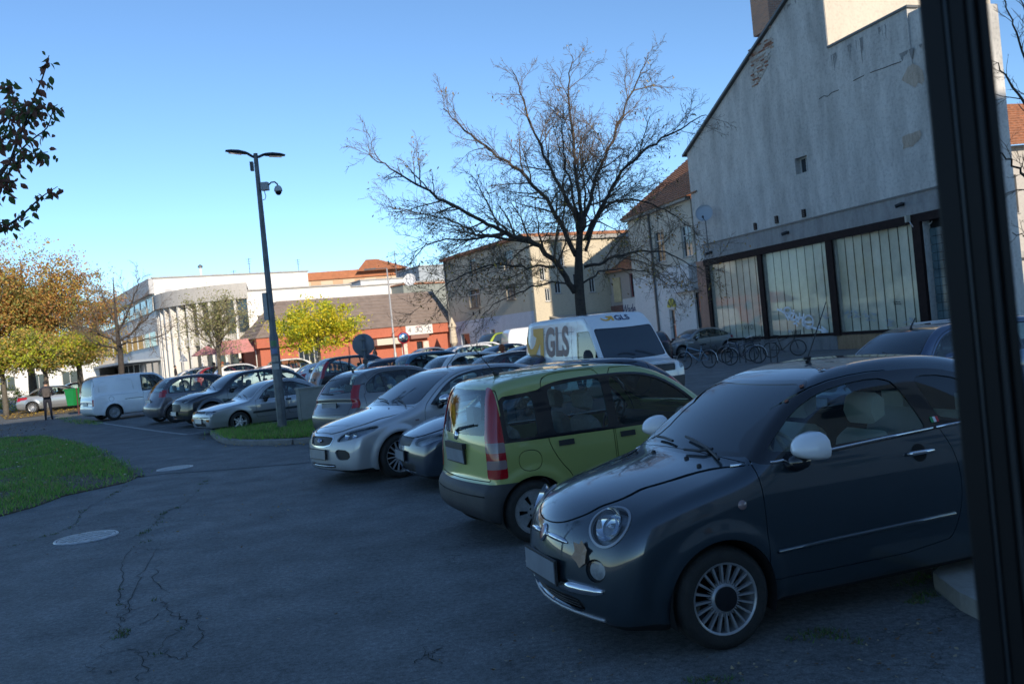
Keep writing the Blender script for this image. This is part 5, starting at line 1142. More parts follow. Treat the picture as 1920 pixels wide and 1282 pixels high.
for w_,nm in ((wins[2],'lower barred balcony at the left of the beige building'),(wins[3],'lower barred balcony at the right of the beige building')):
    r=empty('balcony_rail',tuple(bf.P(w_[0],w_[1],.1)),0,nm,'railing','barred balconies on the beige building'); ps=[]
    b=MB(); bf.box(b,w_[0]-.1,w_[2]+.1,w_[1]+.9,w_[1]+.94,.18,.22); bf.box(b,w_[0]-.1,w_[2]+.1,w_[1],w_[1]+.04,.02,.22); ps.append(b.build('rail_frame',M['pipe']))
    n=10
    for i in range(n+1): b=MB(); u=w_[0]-.1+(w_[2]-w_[0]+.2)*i/n; bf.box(b,u-.012,u+.012,w_[1]+.04,w_[1]+.9,.19,.21); ps.append(b.build('bar',M['pipe']))
    adopt(r,ps)
for (px,py) in ((884,525),(895,524),(888,588),(900,585)):
    u,z=bf.uz(px,py); b=MB(); bf.box(b,u-.09,u+.09,z-.13,z+.13,.002,.04); o=b.build('vent_hole',M['gap']); adopt(B3,[o])

# --- lit yellow building closing the square behind the tree
yo=bf.P(LB+.03,0,.02); yf=Fr((yo.x,yo.y),(-bf.n.x,-bf.n.y)); yel=plaster('warm_yellow_plaster',(.60,.53,.40),.08,1,24,.2)
Y=empty('yellow_building',tuple(yf.O),0,'sunlit yellow building behind the bare tree trunk, next to the beige one','building')
zy=yf.z(1020,458); LY=11.5
wins=[yf.rect(1040,525,1052,550),yf.rect(1012,500,1022,525),yf.rect(1075,512,1086,540),yf.rect(1105,520,1116,548),yf.rect(1112,585,1124,605),yf.rect(1048,478,1058,500),yf.rect(1082,472,1092,495),yf.rect(1022,540,1032,565)]
ps=[wall(yf,[(0,-.3),(LY,-.3),(LY,zy+.25),(0,zy+.25)],wins,.28,yel),hull(yf,10.6,LY,-.3,zy-.05,6,yel,None,'rear_block',-.4)]+[window(yf,w_,None,back=.08) for w_ in wins]
b=MB(); yf.box(b,-.0,LY+.1,zy+.25,zy+.5,.25,-.5); ps.append(b.build('roof_edge',M['stone']))
b=MB(); 
b.add([yf.P(1,3.0,.02),yf.P(7,3.0,.02),yf.P(7,2.7,1.6),yf.P(1,2.7,1.6),yf.P(1,3.08,.02),yf.P(7,3.08,.02),yf.P(7,2.78,1.6),yf.P(1,2.78,1.6)],[(0,3,2,1),(4,5,6,7),(0,1,5,4),(1,2,6,5),(2,3,7,6),(3,0,4,7)]); ps.append(b.build('awning',mat('awning_cloth',(.40,.38,.33),.8)))
adopt(Y,ps)

# --- low red shop with mansard roof
rf=Fr(hp(853,75.2),(math.sin(R(60)),math.cos(R(60)))); rf.O=Vector((*hp(853,75.2),0))
redp=plaster('terracotta_render',(.50,.16,.10),.10,1,24,.2); greyr=mat('grey_slate_roof',(.25,.195,.16),.85,var=.2,vscale=2,bump=.2,bscale=12)
RS=empty('red_shop',tuple(rf.O),0,'low orange-red shop with big grey sloping roof and white sign board','shop')
uA=rf.u(487,650); zf=(rf.z(805,608)+rf.z(696,616))/2; zf0=zf-.75
door_=(rf.u(782,650),0.1,rf.u(793,650),rf.z(785,640)); win1=(rf.u(540,640),1.3,rf.u(556,640),rf.z(548,632))
ps=[wall(rf,[(uA,-.2),(0,-.2),(0,zf0),(uA,zf0)],[door_,(rf.u(560,660),1.2,rf.u(600,660),rf.z(580,640))],.3,redp)]
b=MB(); rf.box(b,uA-.3,.05,zf0,zf,-.3,.35); ps.append(b.build('fascia',redp))
hT=rf.uz(770,566)[1]; zt=zf+2.9
q=[rf.P(uA-.4,zf,.45),rf.P(.05,zf,.45),rf.P(.05,zt,-3.4),rf.P(uA+2.6,zt,-3.4)]
ps.append(tiled(rf,q,greyr,None,.5,.03))
ps.append(tiled(rf,[rf.P(uA-.4,zf,-9),rf.P(uA-.4,zf,.45),rf.P(uA+2.6,zt,-3.4),rf.P(uA+2.6,zt,-8.9)],greyr,None,.5,.03))
b=MB(); rf.box(b,uA+.0,.05,-.2,zf-.02,-.3,-9); ps.append(b.build('rear_block',redp))
b=MB(); rf.box(b,uA+2.6,.05,zt-.1,zt,-3.4,-9); ps.append(b.build('flat_roof',greyr))
b=MB(); rf.box(b,rf.u(700,640),rf.u(752,630),zf0-.62,zf0-.12,.02,.8); ps.append(b.build('awning_box',mat('cream_awning',(.62,.56,.46),.7)))
b=MB(); rf.box(b,rf.u(767,640),rf.u(800,630),zf0-.35,zf0-.05,.02,.5); ps.append(b.build('door_canopy',mat('brown_canopy',(.28,.15,.12),.7)))
ps.append(window(rf,door_,None,fm=M['brownframe'],mull=1,sill=False,name='shop_door')); ps.append(window(rf,(rf.u(560,660),1.2,rf.u(600,660),rf.z(580,640)),None,mull=3))
b=MB(); rf.box(b,rf.u(843,620),rf.u(852,620),zf0-.9,zf0-.05,.02,.5); ps.append(b.build('air_conditioner',M['white']))
for px in (759,800): b=MB(); rf.box(b,rf.u(px,660)-.25,rf.u(px,660)+.25,1.0,2.3,.02,.06); ps.append(b.build('poster',mat('poster_%d'%px,(.55,.52,.45),.6,var=.35,vscale=3)))
adopt(RS,ps)
sg=empty('shop_sign',tuple(rf.P(rf.u(782,618),zf0+.3,.36)),0,'long white shop sign with grey figures and pink swirl on the red fascia','sign')
b=MB(); su0,su1=rf.u(757,618),rf.u(807,616); rf.box(b,su0,su1,zf0-.02,zf-.02,.36,.42); ps=[b.build('board',mat('sign_white',(.72,.70,.66),.5))]
sgm=mat('sign_grey',(.16,.16,.19),.5); sgp=mat('sign_pink',(.55,.22,.24),.5)
W_=su1-su0; zc_=(zf0+zf)/2-.02
ps.append(text('4',.55,'lettering',sgm,None,fmat(rf,su0+W_*.14,zc_,.425))); ps.append(text('3',.60,'lettering',sgm,None,fmat(rf,su0+W_*.40,zc_,.425),sx=1.2)); ps.append(text('Q',.55,'lettering',sgm,None,fmat(rf,su0+W_*.54,zc_,.425),sx=1.1)); ps.append(text('x',.34,'lettering',mat('sign_pale_grey',(.45,.45,.47),.5),None,fmat(rf,su0+W_*.69,zc_-.06,.425)))
b=stroke(rf,[[(su0+W_*.40+x*.1,zc_+.16+y*.1) for x,y in arcp(1.6,0,2.2,1.1,.3,2.9)]],.07,.425); ps.append(b.build('pink_swirl',sgp))
b=stroke(rf,[[(su0+W_*.85+x,zc_+y) for x,y in pl] for pl in ([(0,.26),(0,-.02),(-.18,-.26)],[(0,-.02),(.2,-.26)],[(-.2,.1),(.2,.1)],[(0,.2),(0,.3)])],.06,.425); ps.append(b.build('figure_mark',sgm))
adopt(sg,ps)
# folded parasols and traffic mirror
def parasol(x,y,h,label,m,group=None):
    r=empty('folded_parasol',(x,y,gz(x,y)),0,label,'parasol',group); b=MB(); b.tube([(0,0,0),(0,0,h)],.04,8); b.build('pole',M['pipe'],r)
    b=MB(); pr=[(.10,1.1),(.30,1.35),(.30,1.6),(.22,h-.9),(.33,h-.75),(.12,h-.25),(.02,h)]; b.lathe(pr,9,'z'); b.build('cloth',m,r); b=MB(); b.lathe([(.3,0),(.3,.08),(.05,.12)],12,'z'); b.build('base',M['stone'],r)
pc=mat('parasol_cream',(.58,.50,.38),.8,var=.1)
x,y=hp(852,71); parasol(x,y,3.4,'closed cream parasol at the right corner of the red shop',pc)
x,y=hp(757,60); tm=empty('traffic_mirror',(x,y,gz(x,y)),0,'round convex traffic mirror on a red post in front of the shop door','traffic mirror')
b=MB(); b.tube([(0,0,0),(0,0,2.4)],.05,8); b.build('post',mat('post_red',(.3,.02,.03),.5),tm)
b=MB(); b.lathe([(.001,.06),(.25,.04),(.33,0)],20,'z'); b.xf(frame_at(Vector((.1,-.1,2.15)),Vector((.3,-1,0)))); b.build('mirror_face',M['mirrorglass'],tm,smooth=True)
b=MB(); b.lathe([(.33,0),(.40,.0),(.40,-.04),(.001,-.05)],20,'z'); b.xf(frame_at(Vector((.1,-.1,2.15)),Vector((.3,-1,0)))); b.build('rim',M['redlens'],tm,smooth=True)

# --- grey and white blocks behind the shop
def block(name,f,u0,u1,z0,z1,depth,m,label,cat='building',wins=(),cap=None,**kw):
    r=empty(name,tuple(f.P(u0,0)),0,label,cat); ps=[wall(f,[(u0,z0),(u1,z0),(u1,z1),(u0,z1)],list(wins),.35,m),hull(f,u0,u1,z0,z1-.03,depth,m,None,'rear_block',-.36)]
    ps+= [window(f,w_,None,**kw) for w_ in wins]
    b=MB(); f.box(b,u0-.1,u1+.1,z1,z1+.12,.12,-depth-.1); ps.append(b.build('roof_edge',cap or M['stone'])); adopt(r,ps); return r
gg=plaster('green_grey_render',(.30,.32,.29),.1,1,24,.1); f1=Fr(hp(768,83),(math.sin(R(50)),math.cos(R(50))))
r=block('grey_house',f1,0,8.5,-.2,f1.z(800,532),8,gg,'plain grey-green rendered house behind the right end of the red shop','house',wins=[(1.2,f1.z(780,567),2.2,f1.z(780,558))],cap=M['tile'])
wht=plaster('bright_white_render',(.78,.76,.72),.05,.8,20,.1,speck=.05)
f2=Fr(hp(800,92),(math.sin(R(60)),math.cos(R(60)))); block('white_penthouse',f2,0,8,-.2,f2.z(830,498),6,plaster('pale_grey_metal',(.38,.42,.45),.1,1,20,.1),'pale grey rooftop block between the grey house and the beige building')
f3=Fr(hp(690,88),(math.sin(R(62)),math.cos(R(62)))); block('white_rooftop_house',f3,0,5.6,-.2,f3.z(740,523),6,wht,'small white house with one window left of the roof dish',wins=[(1.6,f3.z(740,548),2.6,f3.z(740,532))])
dish(Vector((*hp(781,80),0))+Vector((0,0,f1.z(781,529))),.55,(-.1,-1,.2),'round white satellite dish on the roof edge above the red shop',.9,M['white'])
# long white terrace wall
f4=Fr(hp(470,80),(math.sin(R(70)),math.cos(R(70)))); block('white_terrace',f4,0,24,-.2,f4.z(640,540),7,wht,'long blank white terrace block directly behind the red shop roof')
# --- main white modern building
wf=Fr(hp(305,76),(math.sin(R(58)),math.cos(R(58)))); zW=wf.z(320,521)
ww=[wf.rect(309,542,323,556),wf.rect(336,541,352,552),wf.rect(318,615,330,640)]
r=block('white_office_block',wf,0,13.5,-.2,zW,14,wht,'large white flat-roofed office block, left of centre, highest white roof line',wins=ww,mull=2)
of=Fr(wf.O,(math.sin(R(-32)),math.cos(R(-32)))); of.e=Vector((math.sin(R(-32)),math.cos(R(-32)),0)); of.n=Vector((-math.cos(R(-32)),math.sin(R(-32)),0))
shd=plaster('shaded_side_render',(.52,.52,.52),.08,.8,20,.1); zz=[(zW-2.7,1.2),(zW-5.6,1.2)]  # greyer copy of the white render: the side's shade is put into the colour
for i,(z0_,h_) in enumerate(zz):
    b=MB(); of.box(b,.4,42,z0_-h_*.0,z0_+h_,.03,.09); o=b.build('window_band',M['wglass']); adopt(r,[o])
    for k in range(14): b=MB(); of.box(b,.4+k*3,.6+k*3,z0_,z0_+h_,.09,.14); o=b.build('band_mullion',M['wframe']); adopt(r,[o])
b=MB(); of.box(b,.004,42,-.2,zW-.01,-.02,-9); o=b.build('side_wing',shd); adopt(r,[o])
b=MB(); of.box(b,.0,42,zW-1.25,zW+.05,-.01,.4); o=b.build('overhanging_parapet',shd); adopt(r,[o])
b=MB(); of.box(b,0,30,2.9,3.1,0,2.6); o=b.build('street_canopy',mat('canopy_blue_grey',(.25,.30,.36),.5)); adopt(r,[o])
for k in range(9): b=MB(); of.box(b,1+k*3.2,3.4+k*3.2,.4,2.8,.01,.05); o=b.build('shop_window',M['wglass']); adopt(r,[o])
x,y=hp(395,82); vp=empty('roof_vent',(x,y,zW),0,'thin white vent pipe with cap on the white office roof','vent pipe'); b=MB(); b.tube([(0,0,0),(0,0,1.2)],.12,10); b.build('pipe',M['white'],vp); b=MB(); b.lathe([(.22,1.2),(.22,1.35),(.02,1.5)],12,'z'); b.build('cap',M['pipe'],vp)
# curved wing with fins
cx,cy=hp(455,79); cx+=1.2; Rd=7.6; zc_=8.3; fr_=empty('curved_wing',(cx,cy,0),0,'curved white wing with tall thin vertical fins, in front of the white office block','building')
conc=plaster('concrete_cornice',(.50,.48,.45),.1,1,20,.1)
def arc(r,z0,z1,a0,a1,n,th):
    b=MB(); vs=[]
    for i in range(n+1):
        a=a0+(a1-a0)*i/n
        for rr2,z in ((r,z0),(r,z1),(r-th,z1),(r-th,z0)): vs.append((rr2*math.sin(a),rr2*math.cos(a),z))
    fs=[]
    for i in range(n):
        for j in range(4): fs.append((4*i+j,4*i+(j+1)%4,4*i+4+(j+1)%4,4*i+4+j))
    fs+= [(0,1,2,3),tuple(4*n+j for j in (3,2,1,0))]; return b.add(vs,fs)
A0,A1=R(165),R(290)
arc(Rd+.15,zc_-1.25,zc_,A0,A1,28,.6).build('cornice',conc,fr_); arc(Rd-.55,-.1,zc_-1.2,A0,A1,28,.1).build('glazing',M['wglass'],fr_); arc(Rd-.3,3.7,4.4,A0,A1,28,.35).build('spandrel',conc,fr_)
bb=MB(); bb.add([(0,0,zc_-.02)]+[((Rd-.4)*math.sin(A0+(A1-A0)*i/24),(Rd-.4)*math.cos(A0+(A1-A0)*i/24),zc_-.02) for i in range(25)],[(0,i+1,i+2) for i in range(24)]); bb.box((-.1,-.1,0),(.1,.1,.1)) if False else 0; bb.build('flat_roof',conc,fr_)
nf=17
for i in range(nf):
    a=A0+(A1-A0)*i/(nf-1); b=MB(); b.box((-.09,Rd-.75,-.1),(.09,Rd+.02,zc_-1.25)); o=b.build('fin',M['wframe'] if False else wht,fr_); o.rotation_euler=(0,0,-a)
f5=Fr((cx+Rd*math.sin(R(165)),cy+Rd*math.cos(R(165))),(math.sin(R(62)),math.cos(R(62))))
block('white_annex',f5,0,8.5,-.2,7.6,6,wht,'plain white annex joined to the right of the curved wing',wins=[(.6,4.2,2.6,5.6),(3.4,1.6,4.6,5.0),(5.2,1.6,7.4,5.2)],mull=0)
# pink canopies below the curved wing
for k,(px,d,lab) in enumerate(((392,68,'faded red market parasol left of the shop awning'),(445,67,'faded red sloping awning in front of the white annex'))):
    x,y=hp(px,d); r=empty('red_awning',(x,y,gz(x,y)),0,lab,'awning'); ca=mat('faded_red_cloth_%d'%k,(.55,.24,.22),.8,var=.2,vscale=2)
    if k==0:
        b=MB(); b.lathe([(1.3,2.3),(.8,2.6),(.02,3.0)],8,'z'); b.build('canopy',ca,r); b=MB(); b.tube([(0,0,0),(0,0,3.4)],.04,8); b.build('pole',M['wframe'],r)
    else:
        b=MB(); b.add([(-1.3,-.6,2.3),(1.3,.7,2.4),(1.1,1.7,3.3),(-1.5,.4,3.2)],[(0,1,2,3)]); b.add([(-1.3,-.6,2.15),(1.3,.7,2.25),(1.3,.7,2.4),(-1.3,-.6,2.3)],[(0,1,2,3)]); b.build('cloth',ca,r)
        for q in ((-1.3,-.6),(1.3,.7)): b=MB(); b.tube([(q[0],q[1],0),(q[0],q[1],2.3)],.04,8); b.build('pole',M['wframe'],r)
# brick top storey and hipped roof at the back
bk=Fr(hp(536,98),(math.sin(R(72)),math.cos(R(72)))); bk.len=20; zb1=bk.z(560,513); zb0=bk.z(560,528)
rb=empty('brick_roof_building',tuple(bk.O),0,'distant long building with orange brick top storey, rightmost on the back skyline','building'); brk=mat('distant_orange_brick',(.42,.16,.075),.85,var=.2,vscale=2)
ps=[]; b=MB(); bk.box(b,0,14,-.2,zb0,0,-8); ps.append(b.build('lower_storeys',mat('peach_render',(.55,.36,.22),.85,var=.1))); b=MB(); bk.box(b,0,14.2,zb0,zb1,.2,-8); ps.append(b.build('brick_storey',brk))
for k in range(5): b=MB(); bk.box(b,2.2+k*2.4,3.5+k*2.4,zb0-1.3,zb0-.15,.01,.05); ps.append(b.build('window',mat('peach_panel_%d'%k,(.62,.48,.34),.7)))
a=bk.P(8.5,zb1-.3,1.0); c=bk.P(14.5,zb1-.3,1.0); ap=bk.P(10.2,zb1+1.3,-2.5); ap2=bk.P(11.4,zb1+1.3,-2.5)
ps.append(tiled(bk,[a,c,ap2,ap],mat('orange_tiles',(.42,.17,.08),.85,var=.2,vscale=2),None,.4))
adopt(rb,ps)
# --- tiled house added at the far right in place of a glass reflection
h5=Fr(hp(1846,41),(math.sin(R(84)),math.cos(R(84)))); z5=h5.z(1900,279); wq=[h5.rect(1886,328,1908,400),(4.6,z5-3.2,5.8,z5-1.2)]
r=block('reflection_house',h5,0,12,-.2,z5,7,plaster('pale_house_plaster',(.50,.47,.43),.1,1,30,.2),'pale tiled house standing in for a glass reflection past the door frame','house',wins=wq,tran=.7); 
o=tiled(h5,[h5.P(-.5,z5+.1,.5),h5.P(12.5,z5+.1,.5),h5.P(9.5,z5+2.6,-3.5),h5.P(.4,z5+3.0,-3.5)],M['tile'],None,.3); adopt(r,[o])
b=MB(); h5.box(b,-.02,12,z5-5.0,z5-4.7,.0,.3); o=b.build('string_course',M['stone']); adopt(r,[o])
# --- far left: yellow and white houses behind the trees
yl=plaster('ochre_yellow_render',(.60,.42,.16),.08,.8,20,.1)
for (px,d,a,L_,z_,m_,lab,nw) in ((120,100,78,10,6.5,yl,'ochre yellow house glimpsed behind the bare tree on the left',3),(-20,92,85,11,4.2,wht,'low white building at the left edge behind the autumn trees',3)):
    f=Fr(hp(px,d),(math.sin(R(a)),math.cos(R(a)))); ws_=[(1+i*3.1,1.4,2.6+i*3.1,2.9) for i in range(nw)]
    block('yellow_house' if m_ is yl else 'white_building',f,0,L_,-.3,z_,8,m_,lab,'house',wins=ws_,cap=M['tile'] if m_ is yl else None)
x,y=hp(178,108); f=Fr((x,y),(1,.2)); block('orange_house',f,0,5,-.3,9.2,6,mat('orange_wall',(.55,.25,.12),.8,var=.1),'narrow tall orange house beyond the shaded street front','house',wins=[(1,6,2,7.5),(3,6,4,7.5)],cap=M['tile'])
# --- unseen block behind the camera, set back and sized to cast the big shadow
sf_=Fr((1.0,-16.0),(math.sin(R(73)),math.cos(R(73)))); sf_.n=Vector((-math.sin(R(-17))*-1,math.cos(R(-17)),0)); sf_.n=Vector((math.sin(R(-17)),math.cos(R(-17)),0))
AB=empty('shade_block',tuple(sf_.O),0,'large unseen block behind the viewer, placed to shade the car park','building'); ps=[]
HB=26.5; b=MB(); sf_.box(b,0,40,-.2,HB,-.02,-14); ps.append(b.build('main_block',plaster('block_render',(.52,.51,.50),.15,.6,20,.2)))
for i in range(7):
    for j in range(7):
        b=MB(); sf_.box(b,3+i*5,5+i*5,3.9+j*3,5.4+j*3,-.02,.03); ps.append(b.build('window',M['wglass']))
adopt(AB,ps)
# ------------------------------------------------------------------ vegetation
def barkmat(name,c): return mat(name,c,.9,var=.35,vscale=9,bump=.6,bscale=30)
M['bark']=barkmat('dark_bark',(.055,.045,.038)); M['bark2']=barkmat('grey_bark',(.11,.095,.075)); M['twig']=mat('twig_bark',(.15,.11,.075),.9)
class Tubes:
    """many thin tapered branches joined in one mesh"""
    def __init__(s): s.V=[];s.F=[]
    def add(s,P,r0,r1,n=4):
        P=np.array(P); k=len(P); base=sum(len(v) for v in s.V) if False else s.nv if hasattr(s,'nv') else 0
        t=np.gradient(P,axis=0); t/=np.maximum(np.linalg.norm(t,axis=1,keepdims=True),1e-9)
        ref=np.array([0,0,1.]) if abs(t[0,2])<.9 else np.array([1.,0,0]); a=np.cross(t,ref); a/=np.maximum(np.linalg.norm(a,axis=1,keepdims=True),1e-9); b=np.cross(t,a)
        rr=np.linspace(r0,r1,k)[:,None,None]; q=np.arange(n)*2*np.pi/n
        V=P[:,None,:]+(a[:,None,:]*np.cos(q)[None,:,None]+b[:,None,:]*np.sin(q)[None,:,None])*rr
        s.V.append(V.reshape(-1,3))
        i=np.arange(k-1)[:,None]*n+np.arange(n)[None,:]; j=np.arange(k-1)[:,None]*n+(np.arange(n)[None,:]+1)%n
        s.F.append((np.stack([i,j,j+n,i+n],-1)+base).reshape(-1,4)); s.nv=base+k*n
    def build(s,name,m,parent=None):
        V=np.concatenate(s.V); F=np.concatenate(s.F); me=bpy.data.meshes.new(name); me.vertices.add(len(V)); me.vertices.foreach_set('co',V.ravel()); me.loops.add(F.size); me.loops.foreach_set('vertex_index',F.ravel()); me.polygons.add(len(F)); me.polygons.foreach_set('loop_start',np.arange(len(F))*4); me.polygons.foreach_set('loop_total',np.full(len(F),4)); me.materials.append(m); me.polygons.foreach_set('use_smooth',[True]*len(F)); me.update(calc_edges=True); return mobj(name,me,parent)
def leaves(name,P,Nrm,size,mats,parent,aspect=.55,fold=.25,idx=None,droop=0):
    """leaf blades (two triangles folded on the midrib) at points P"""
    n=len(P); P=np.array(P); d=rng.normal(size=(n,3)); d[:,2]-=droop; d/=np.linalg.norm(d,axis=1,keepdims=True); a=rng.normal(size=(n,3)); a-=d*(a*d).sum(1,keepdims=True); a/=np.linalg.norm(a,axis=1,keepdims=True); up_=np.cross(d,a)
    s=(size*rng.uniform(.6,1.25,n))[:,None]
    v0=P; v1=P+d*s*.45+a*s*aspect*.5+up_*s*fold*.3; v2=P+d*s; v3=P+d*s*.45-a*s*aspect*.5+up_*s*fold*.3
    V=np.stack([v0,v1,v2,v3],1).reshape(-1,3); b=np.arange(n)*4; F=np.stack([b,b+1,b+2,b,b+2,b+3],1).reshape(-1,3)
    me=bpy.data.meshes.new(name); me.vertices.add(len(V)); me.vertices.foreach_set('co',V.ravel()); me.loops.add(F.size); me.loops.foreach_set('vertex_index',F.ravel()); me.polygons.add(len(F)); me.polygons.foreach_set('loop_start',np.arange(len(F))*3); me.polygons.foreach_set('loop_total',np.full(len(F),3))
    for m in mats: me.materials.append(m)
    mi=(idx if idx is not None else rng.integers(0,len(mats),n)); me.polygons.foreach_set('material_index',np.repeat(mi,2).astype(np.int32)); me.update(calc_edges=True); o=mobj(name,me,parent); o['kind']='stuff'; return o
def leafmat(name,c,tr=.35):
    m=bpy.data.materials.new(name); m.use_nodes=True; n=m.node_tree; N=n.nodes; L=n.links; b=N['Principled BSDF']; b.inputs['Base Color'].default_value=(*c,1); b.inputs['Roughness'].default_value=.6
    t=N.new('ShaderNodeBsdfTranslucent'); t.inputs[0].default_value=(*[min(1,x*1.3) for x in c],1); mx=N.new('ShaderNodeMixShader'); mx.inputs[0].default_value=tr; L.new(b.outputs[0],mx.inputs[1]); L.new(t.outputs[0],mx.inputs[2]); L.new(mx.outputs[0],N['Material Output'].inputs[0]); return m
def curve(P,n):
    P=np.array(P,float); k=len(P); t=np.linspace(0,k-1,n); Q=np.vstack([2*P[0]-P[1],P,2*P[-1]-P[-2]]); i=np.clip(t.astype(int),0,k-2); u=(t-i)[:,None]
    a,b,c,d=Q[i],Q[i+1],Q[i+2],Q[i+3]; return .5*((2*b)+(-a+c)*u+(2*a-5*b+4*c-d)*u*u+(-a+3*b-3*c+d)*u**3)
def sprout(T,P,r0,level,maxl,dens,len_,ang,up_,tips,wob=.12,minr=.0055):
    """grow side shoots along a limb polyline"""
    L=np.linalg.norm(np.diff(P,axis=0),axis=1); cum=np.concatenate([[0],np.cumsum(L)]); tot=cum[-1]; n=max(1,int(tot*dens)); 
    for i in range(n):
        s=tot*(.12+.88*(i+rng.uniform(0,1))/n); j=min(len(P)-2,np.searchsorted(cum,s)-1); j=max(0,j); f=(s-cum[j])/max(L[j],1e-6); p=P[j]+(P[j+1]-P[j])*f; d=(P[j+1]-P[j])/max(L[j],1e-6)
        frac=s/tot; ln=len_*rng.uniform(.55,1.25)*(1.05-.55*frac)
        ax=rng.normal(size=3); ax-=d*ax.dot(d); ax/=np.linalg.norm(ax); a=ang*rng.uniform(.6,1.3); dd=d*math.cos(a)+ax*math.sin(a); dd[2]+=up_; dd/=np.linalg.norm(dd)
        k=5 if level<maxl else 4; Q=[p]; cd=dd.copy(); rr=max(minr,r0*(1-.75*frac)*.5)
        for m in range(k): cd=cd+rng.normal(size=3)*wob*(1.3 if m else .5); cd[2]+=up_*.25; cd/=np.linalg.norm(cd); Q.append(Q[-1]+cd*ln/k)
        Q=np.array(Q); T.add(Q,rr,minr*.7,3 if level>=2 else 4); tips.append(Q)
        if level<maxl: sprout(T,Q,rr,level+1,maxl,dens*1.9,ln*.52,ang,up_,tips,wob,minr)
def tree(name,label,base,trunk,limbs,bark,crown,twig=None,group=None):
    """trunk and limbs as polylines relative to base; crown=(levels,density,length,angle,up)"""
    r=empty(name,base,0,label,'tree',group); t=Tubes(); P=curve([p[:3] for p in trunk],14); rad=np.interp(np.linspace(0,1,14),np.linspace(0,1,len(trunk)),[p[3] for p in trunk])
    b=MB(); b.tube([tuple(p) for p in P],list(rad),12); b.build('trunk',bark,r,smooth=True)
    T=Tubes(); tips=[]
    for lb,(r0,r1) in limbs:
        Q=curve(lb,max(8,len(lb)*4)); Q[1:]+=rng.normal(size=Q[1:].shape)*.035; b=MB(); b.tube([tuple(p) for p in Q],list(np.linspace(r0,r1,len(Q))),8); b.build('limb',bark,r,smooth=True)
        sprout(T,Q,r0,1,*crown,tips=tips)
    o=T.build('twigs',twig or M['twig'],r); o['kind']='stuff'; return r,tips
# --- the big bare tree
yT=31.0; bx,by=hp(1094,yT); 
def tp(px,py,dy=0.0): q=D(px,py,yT+dy); return (q[0]-bx,q[1]-by,q[2])
lim=[([tp(1078,548),tp(1052,505,-.3),tp(1005,455,-.6),tp(950,437,-.8),tp(900,412,-1),tp(850,385,-1.2),tp(790,350,-1.4),tp(735,318,-1.4),tp(690,285,-1.6)],(.15,.02)),
 ([tp(1010,458,-.6),tp(960,447,.2),tp(900,440,.8),tp(850,415,1.4),tp(790,400,1.8),tp(730,385,2)],(.08,.015)),
 ([tp(1080,480),tp(1040,400,.5),tp(985,330,.8),tp(925,285,1),tp(870,240,1),tp(830,205,1)],(.12,.02)),
 ([tp(1088,430),tp(1050,350,-.8),tp(1015,280,-1.2),tp(985,200,-1.6),tp(960,130,-1.8)],(.10,.015)),
 ([tp(1090,400),tp(1080,320,.4),tp(1072,240,.6),tp(1066,160,.4),tp(1075,100,.3)],(.10,.015)),
 ([tp(1092,430),tp(1112,350,.6),tp(1138,290,1.0),tp(1165,220,1.2),tp(1195,150,1.4),tp(1215,105,1.5)],(.11,.015)),
 ([tp(1097,450),tp(1130,385,-.6),tp(1170,320,-1),(tp(1225,270,-1.4)),tp(1280,240,-1.6),tp(1325,212,-1.8)],(.10,.015)),
 ([tp(1098,470),tp(1130,390,1),tp(1190,375,2),tp(1250,395,2.4),tp(1310,440,2.6)],(.08,.015)),
 ([tp(1096,500),tp(1140,488,-.6),tp(1200,470,-1.2),tp(1260,480,-1.6),tp(1320,510,-1.8)],(.08,.012)),
 ([tp(1094,530),tp(1130,510,.8),tp(1180,505,1.6),tp(1230,520,2),tp(1280,560,2.2)],(.05,.01)),
 ([tp(1075,535),tp(1030,530,-.8),tp(980,545,-1.4),tp(930,570,-1.8),tp(900,600,-2)],(.05,.01)),
 ([tp(1040,500,-.2),tp(980,500,-1),tp(910,500,-1.6),tp(840,530,-2),tp(800,570,-2.2)],(.06,.01)),
 ([tp(950,437,-.8),tp(880,450,-1.4),tp(810,455,-2),tp(760,500,-2.2)],(.06,.01)),
 ([tp(1085,440),tp(1075,370,-1.6),tp(1060,300,-2.6),tp(1050,230,-3.2)],(.08,.012)),([tp(1088,450),tp(1100,380,1.8),tp(1090,300,3),tp(1100,230,3.6)],(.08,.012))]
lim=[(a,(r0*.72,r1*.8)) for a,(r0,r1) in lim]
r,tips=tree('bare_tree','large almost leafless tree with spreading crown behind the white delivery van',(bx,by,0),[(0,0,-.1,.24),(*tp(1090,590),.18),(*tp(1086,540),.17),(*tp(1085,480),.13),(*tp(1088,430),.10),(*tp(1090,395),.08)],lim,M['bark'],(3,3.1,2.4,.78,.02))
tp_=np.concatenate([t[-3:] for t in tips]); sel=rng.random(len(tp_)); w_=np.exp(-((tp_[:,2]-4.5)/2.2)**2); keep=tp_[(sel<.016*w_+.0035)]
keep=np.repeat(keep,5,0)+rng.normal(size=(len(keep)*5,3))*.14
leaves('leaves',keep,None,.13,[leafmat('dry_leaf_brown',(.16,.10,.04)),leafmat('dry_leaf_orange',(.42,.20,.04)),leafmat('dry_leaf_olive',(.14,.13,.04)),leafmat('dry_leaf_yellow',(.45,.32,.07))],r,.35,droop=1.2)
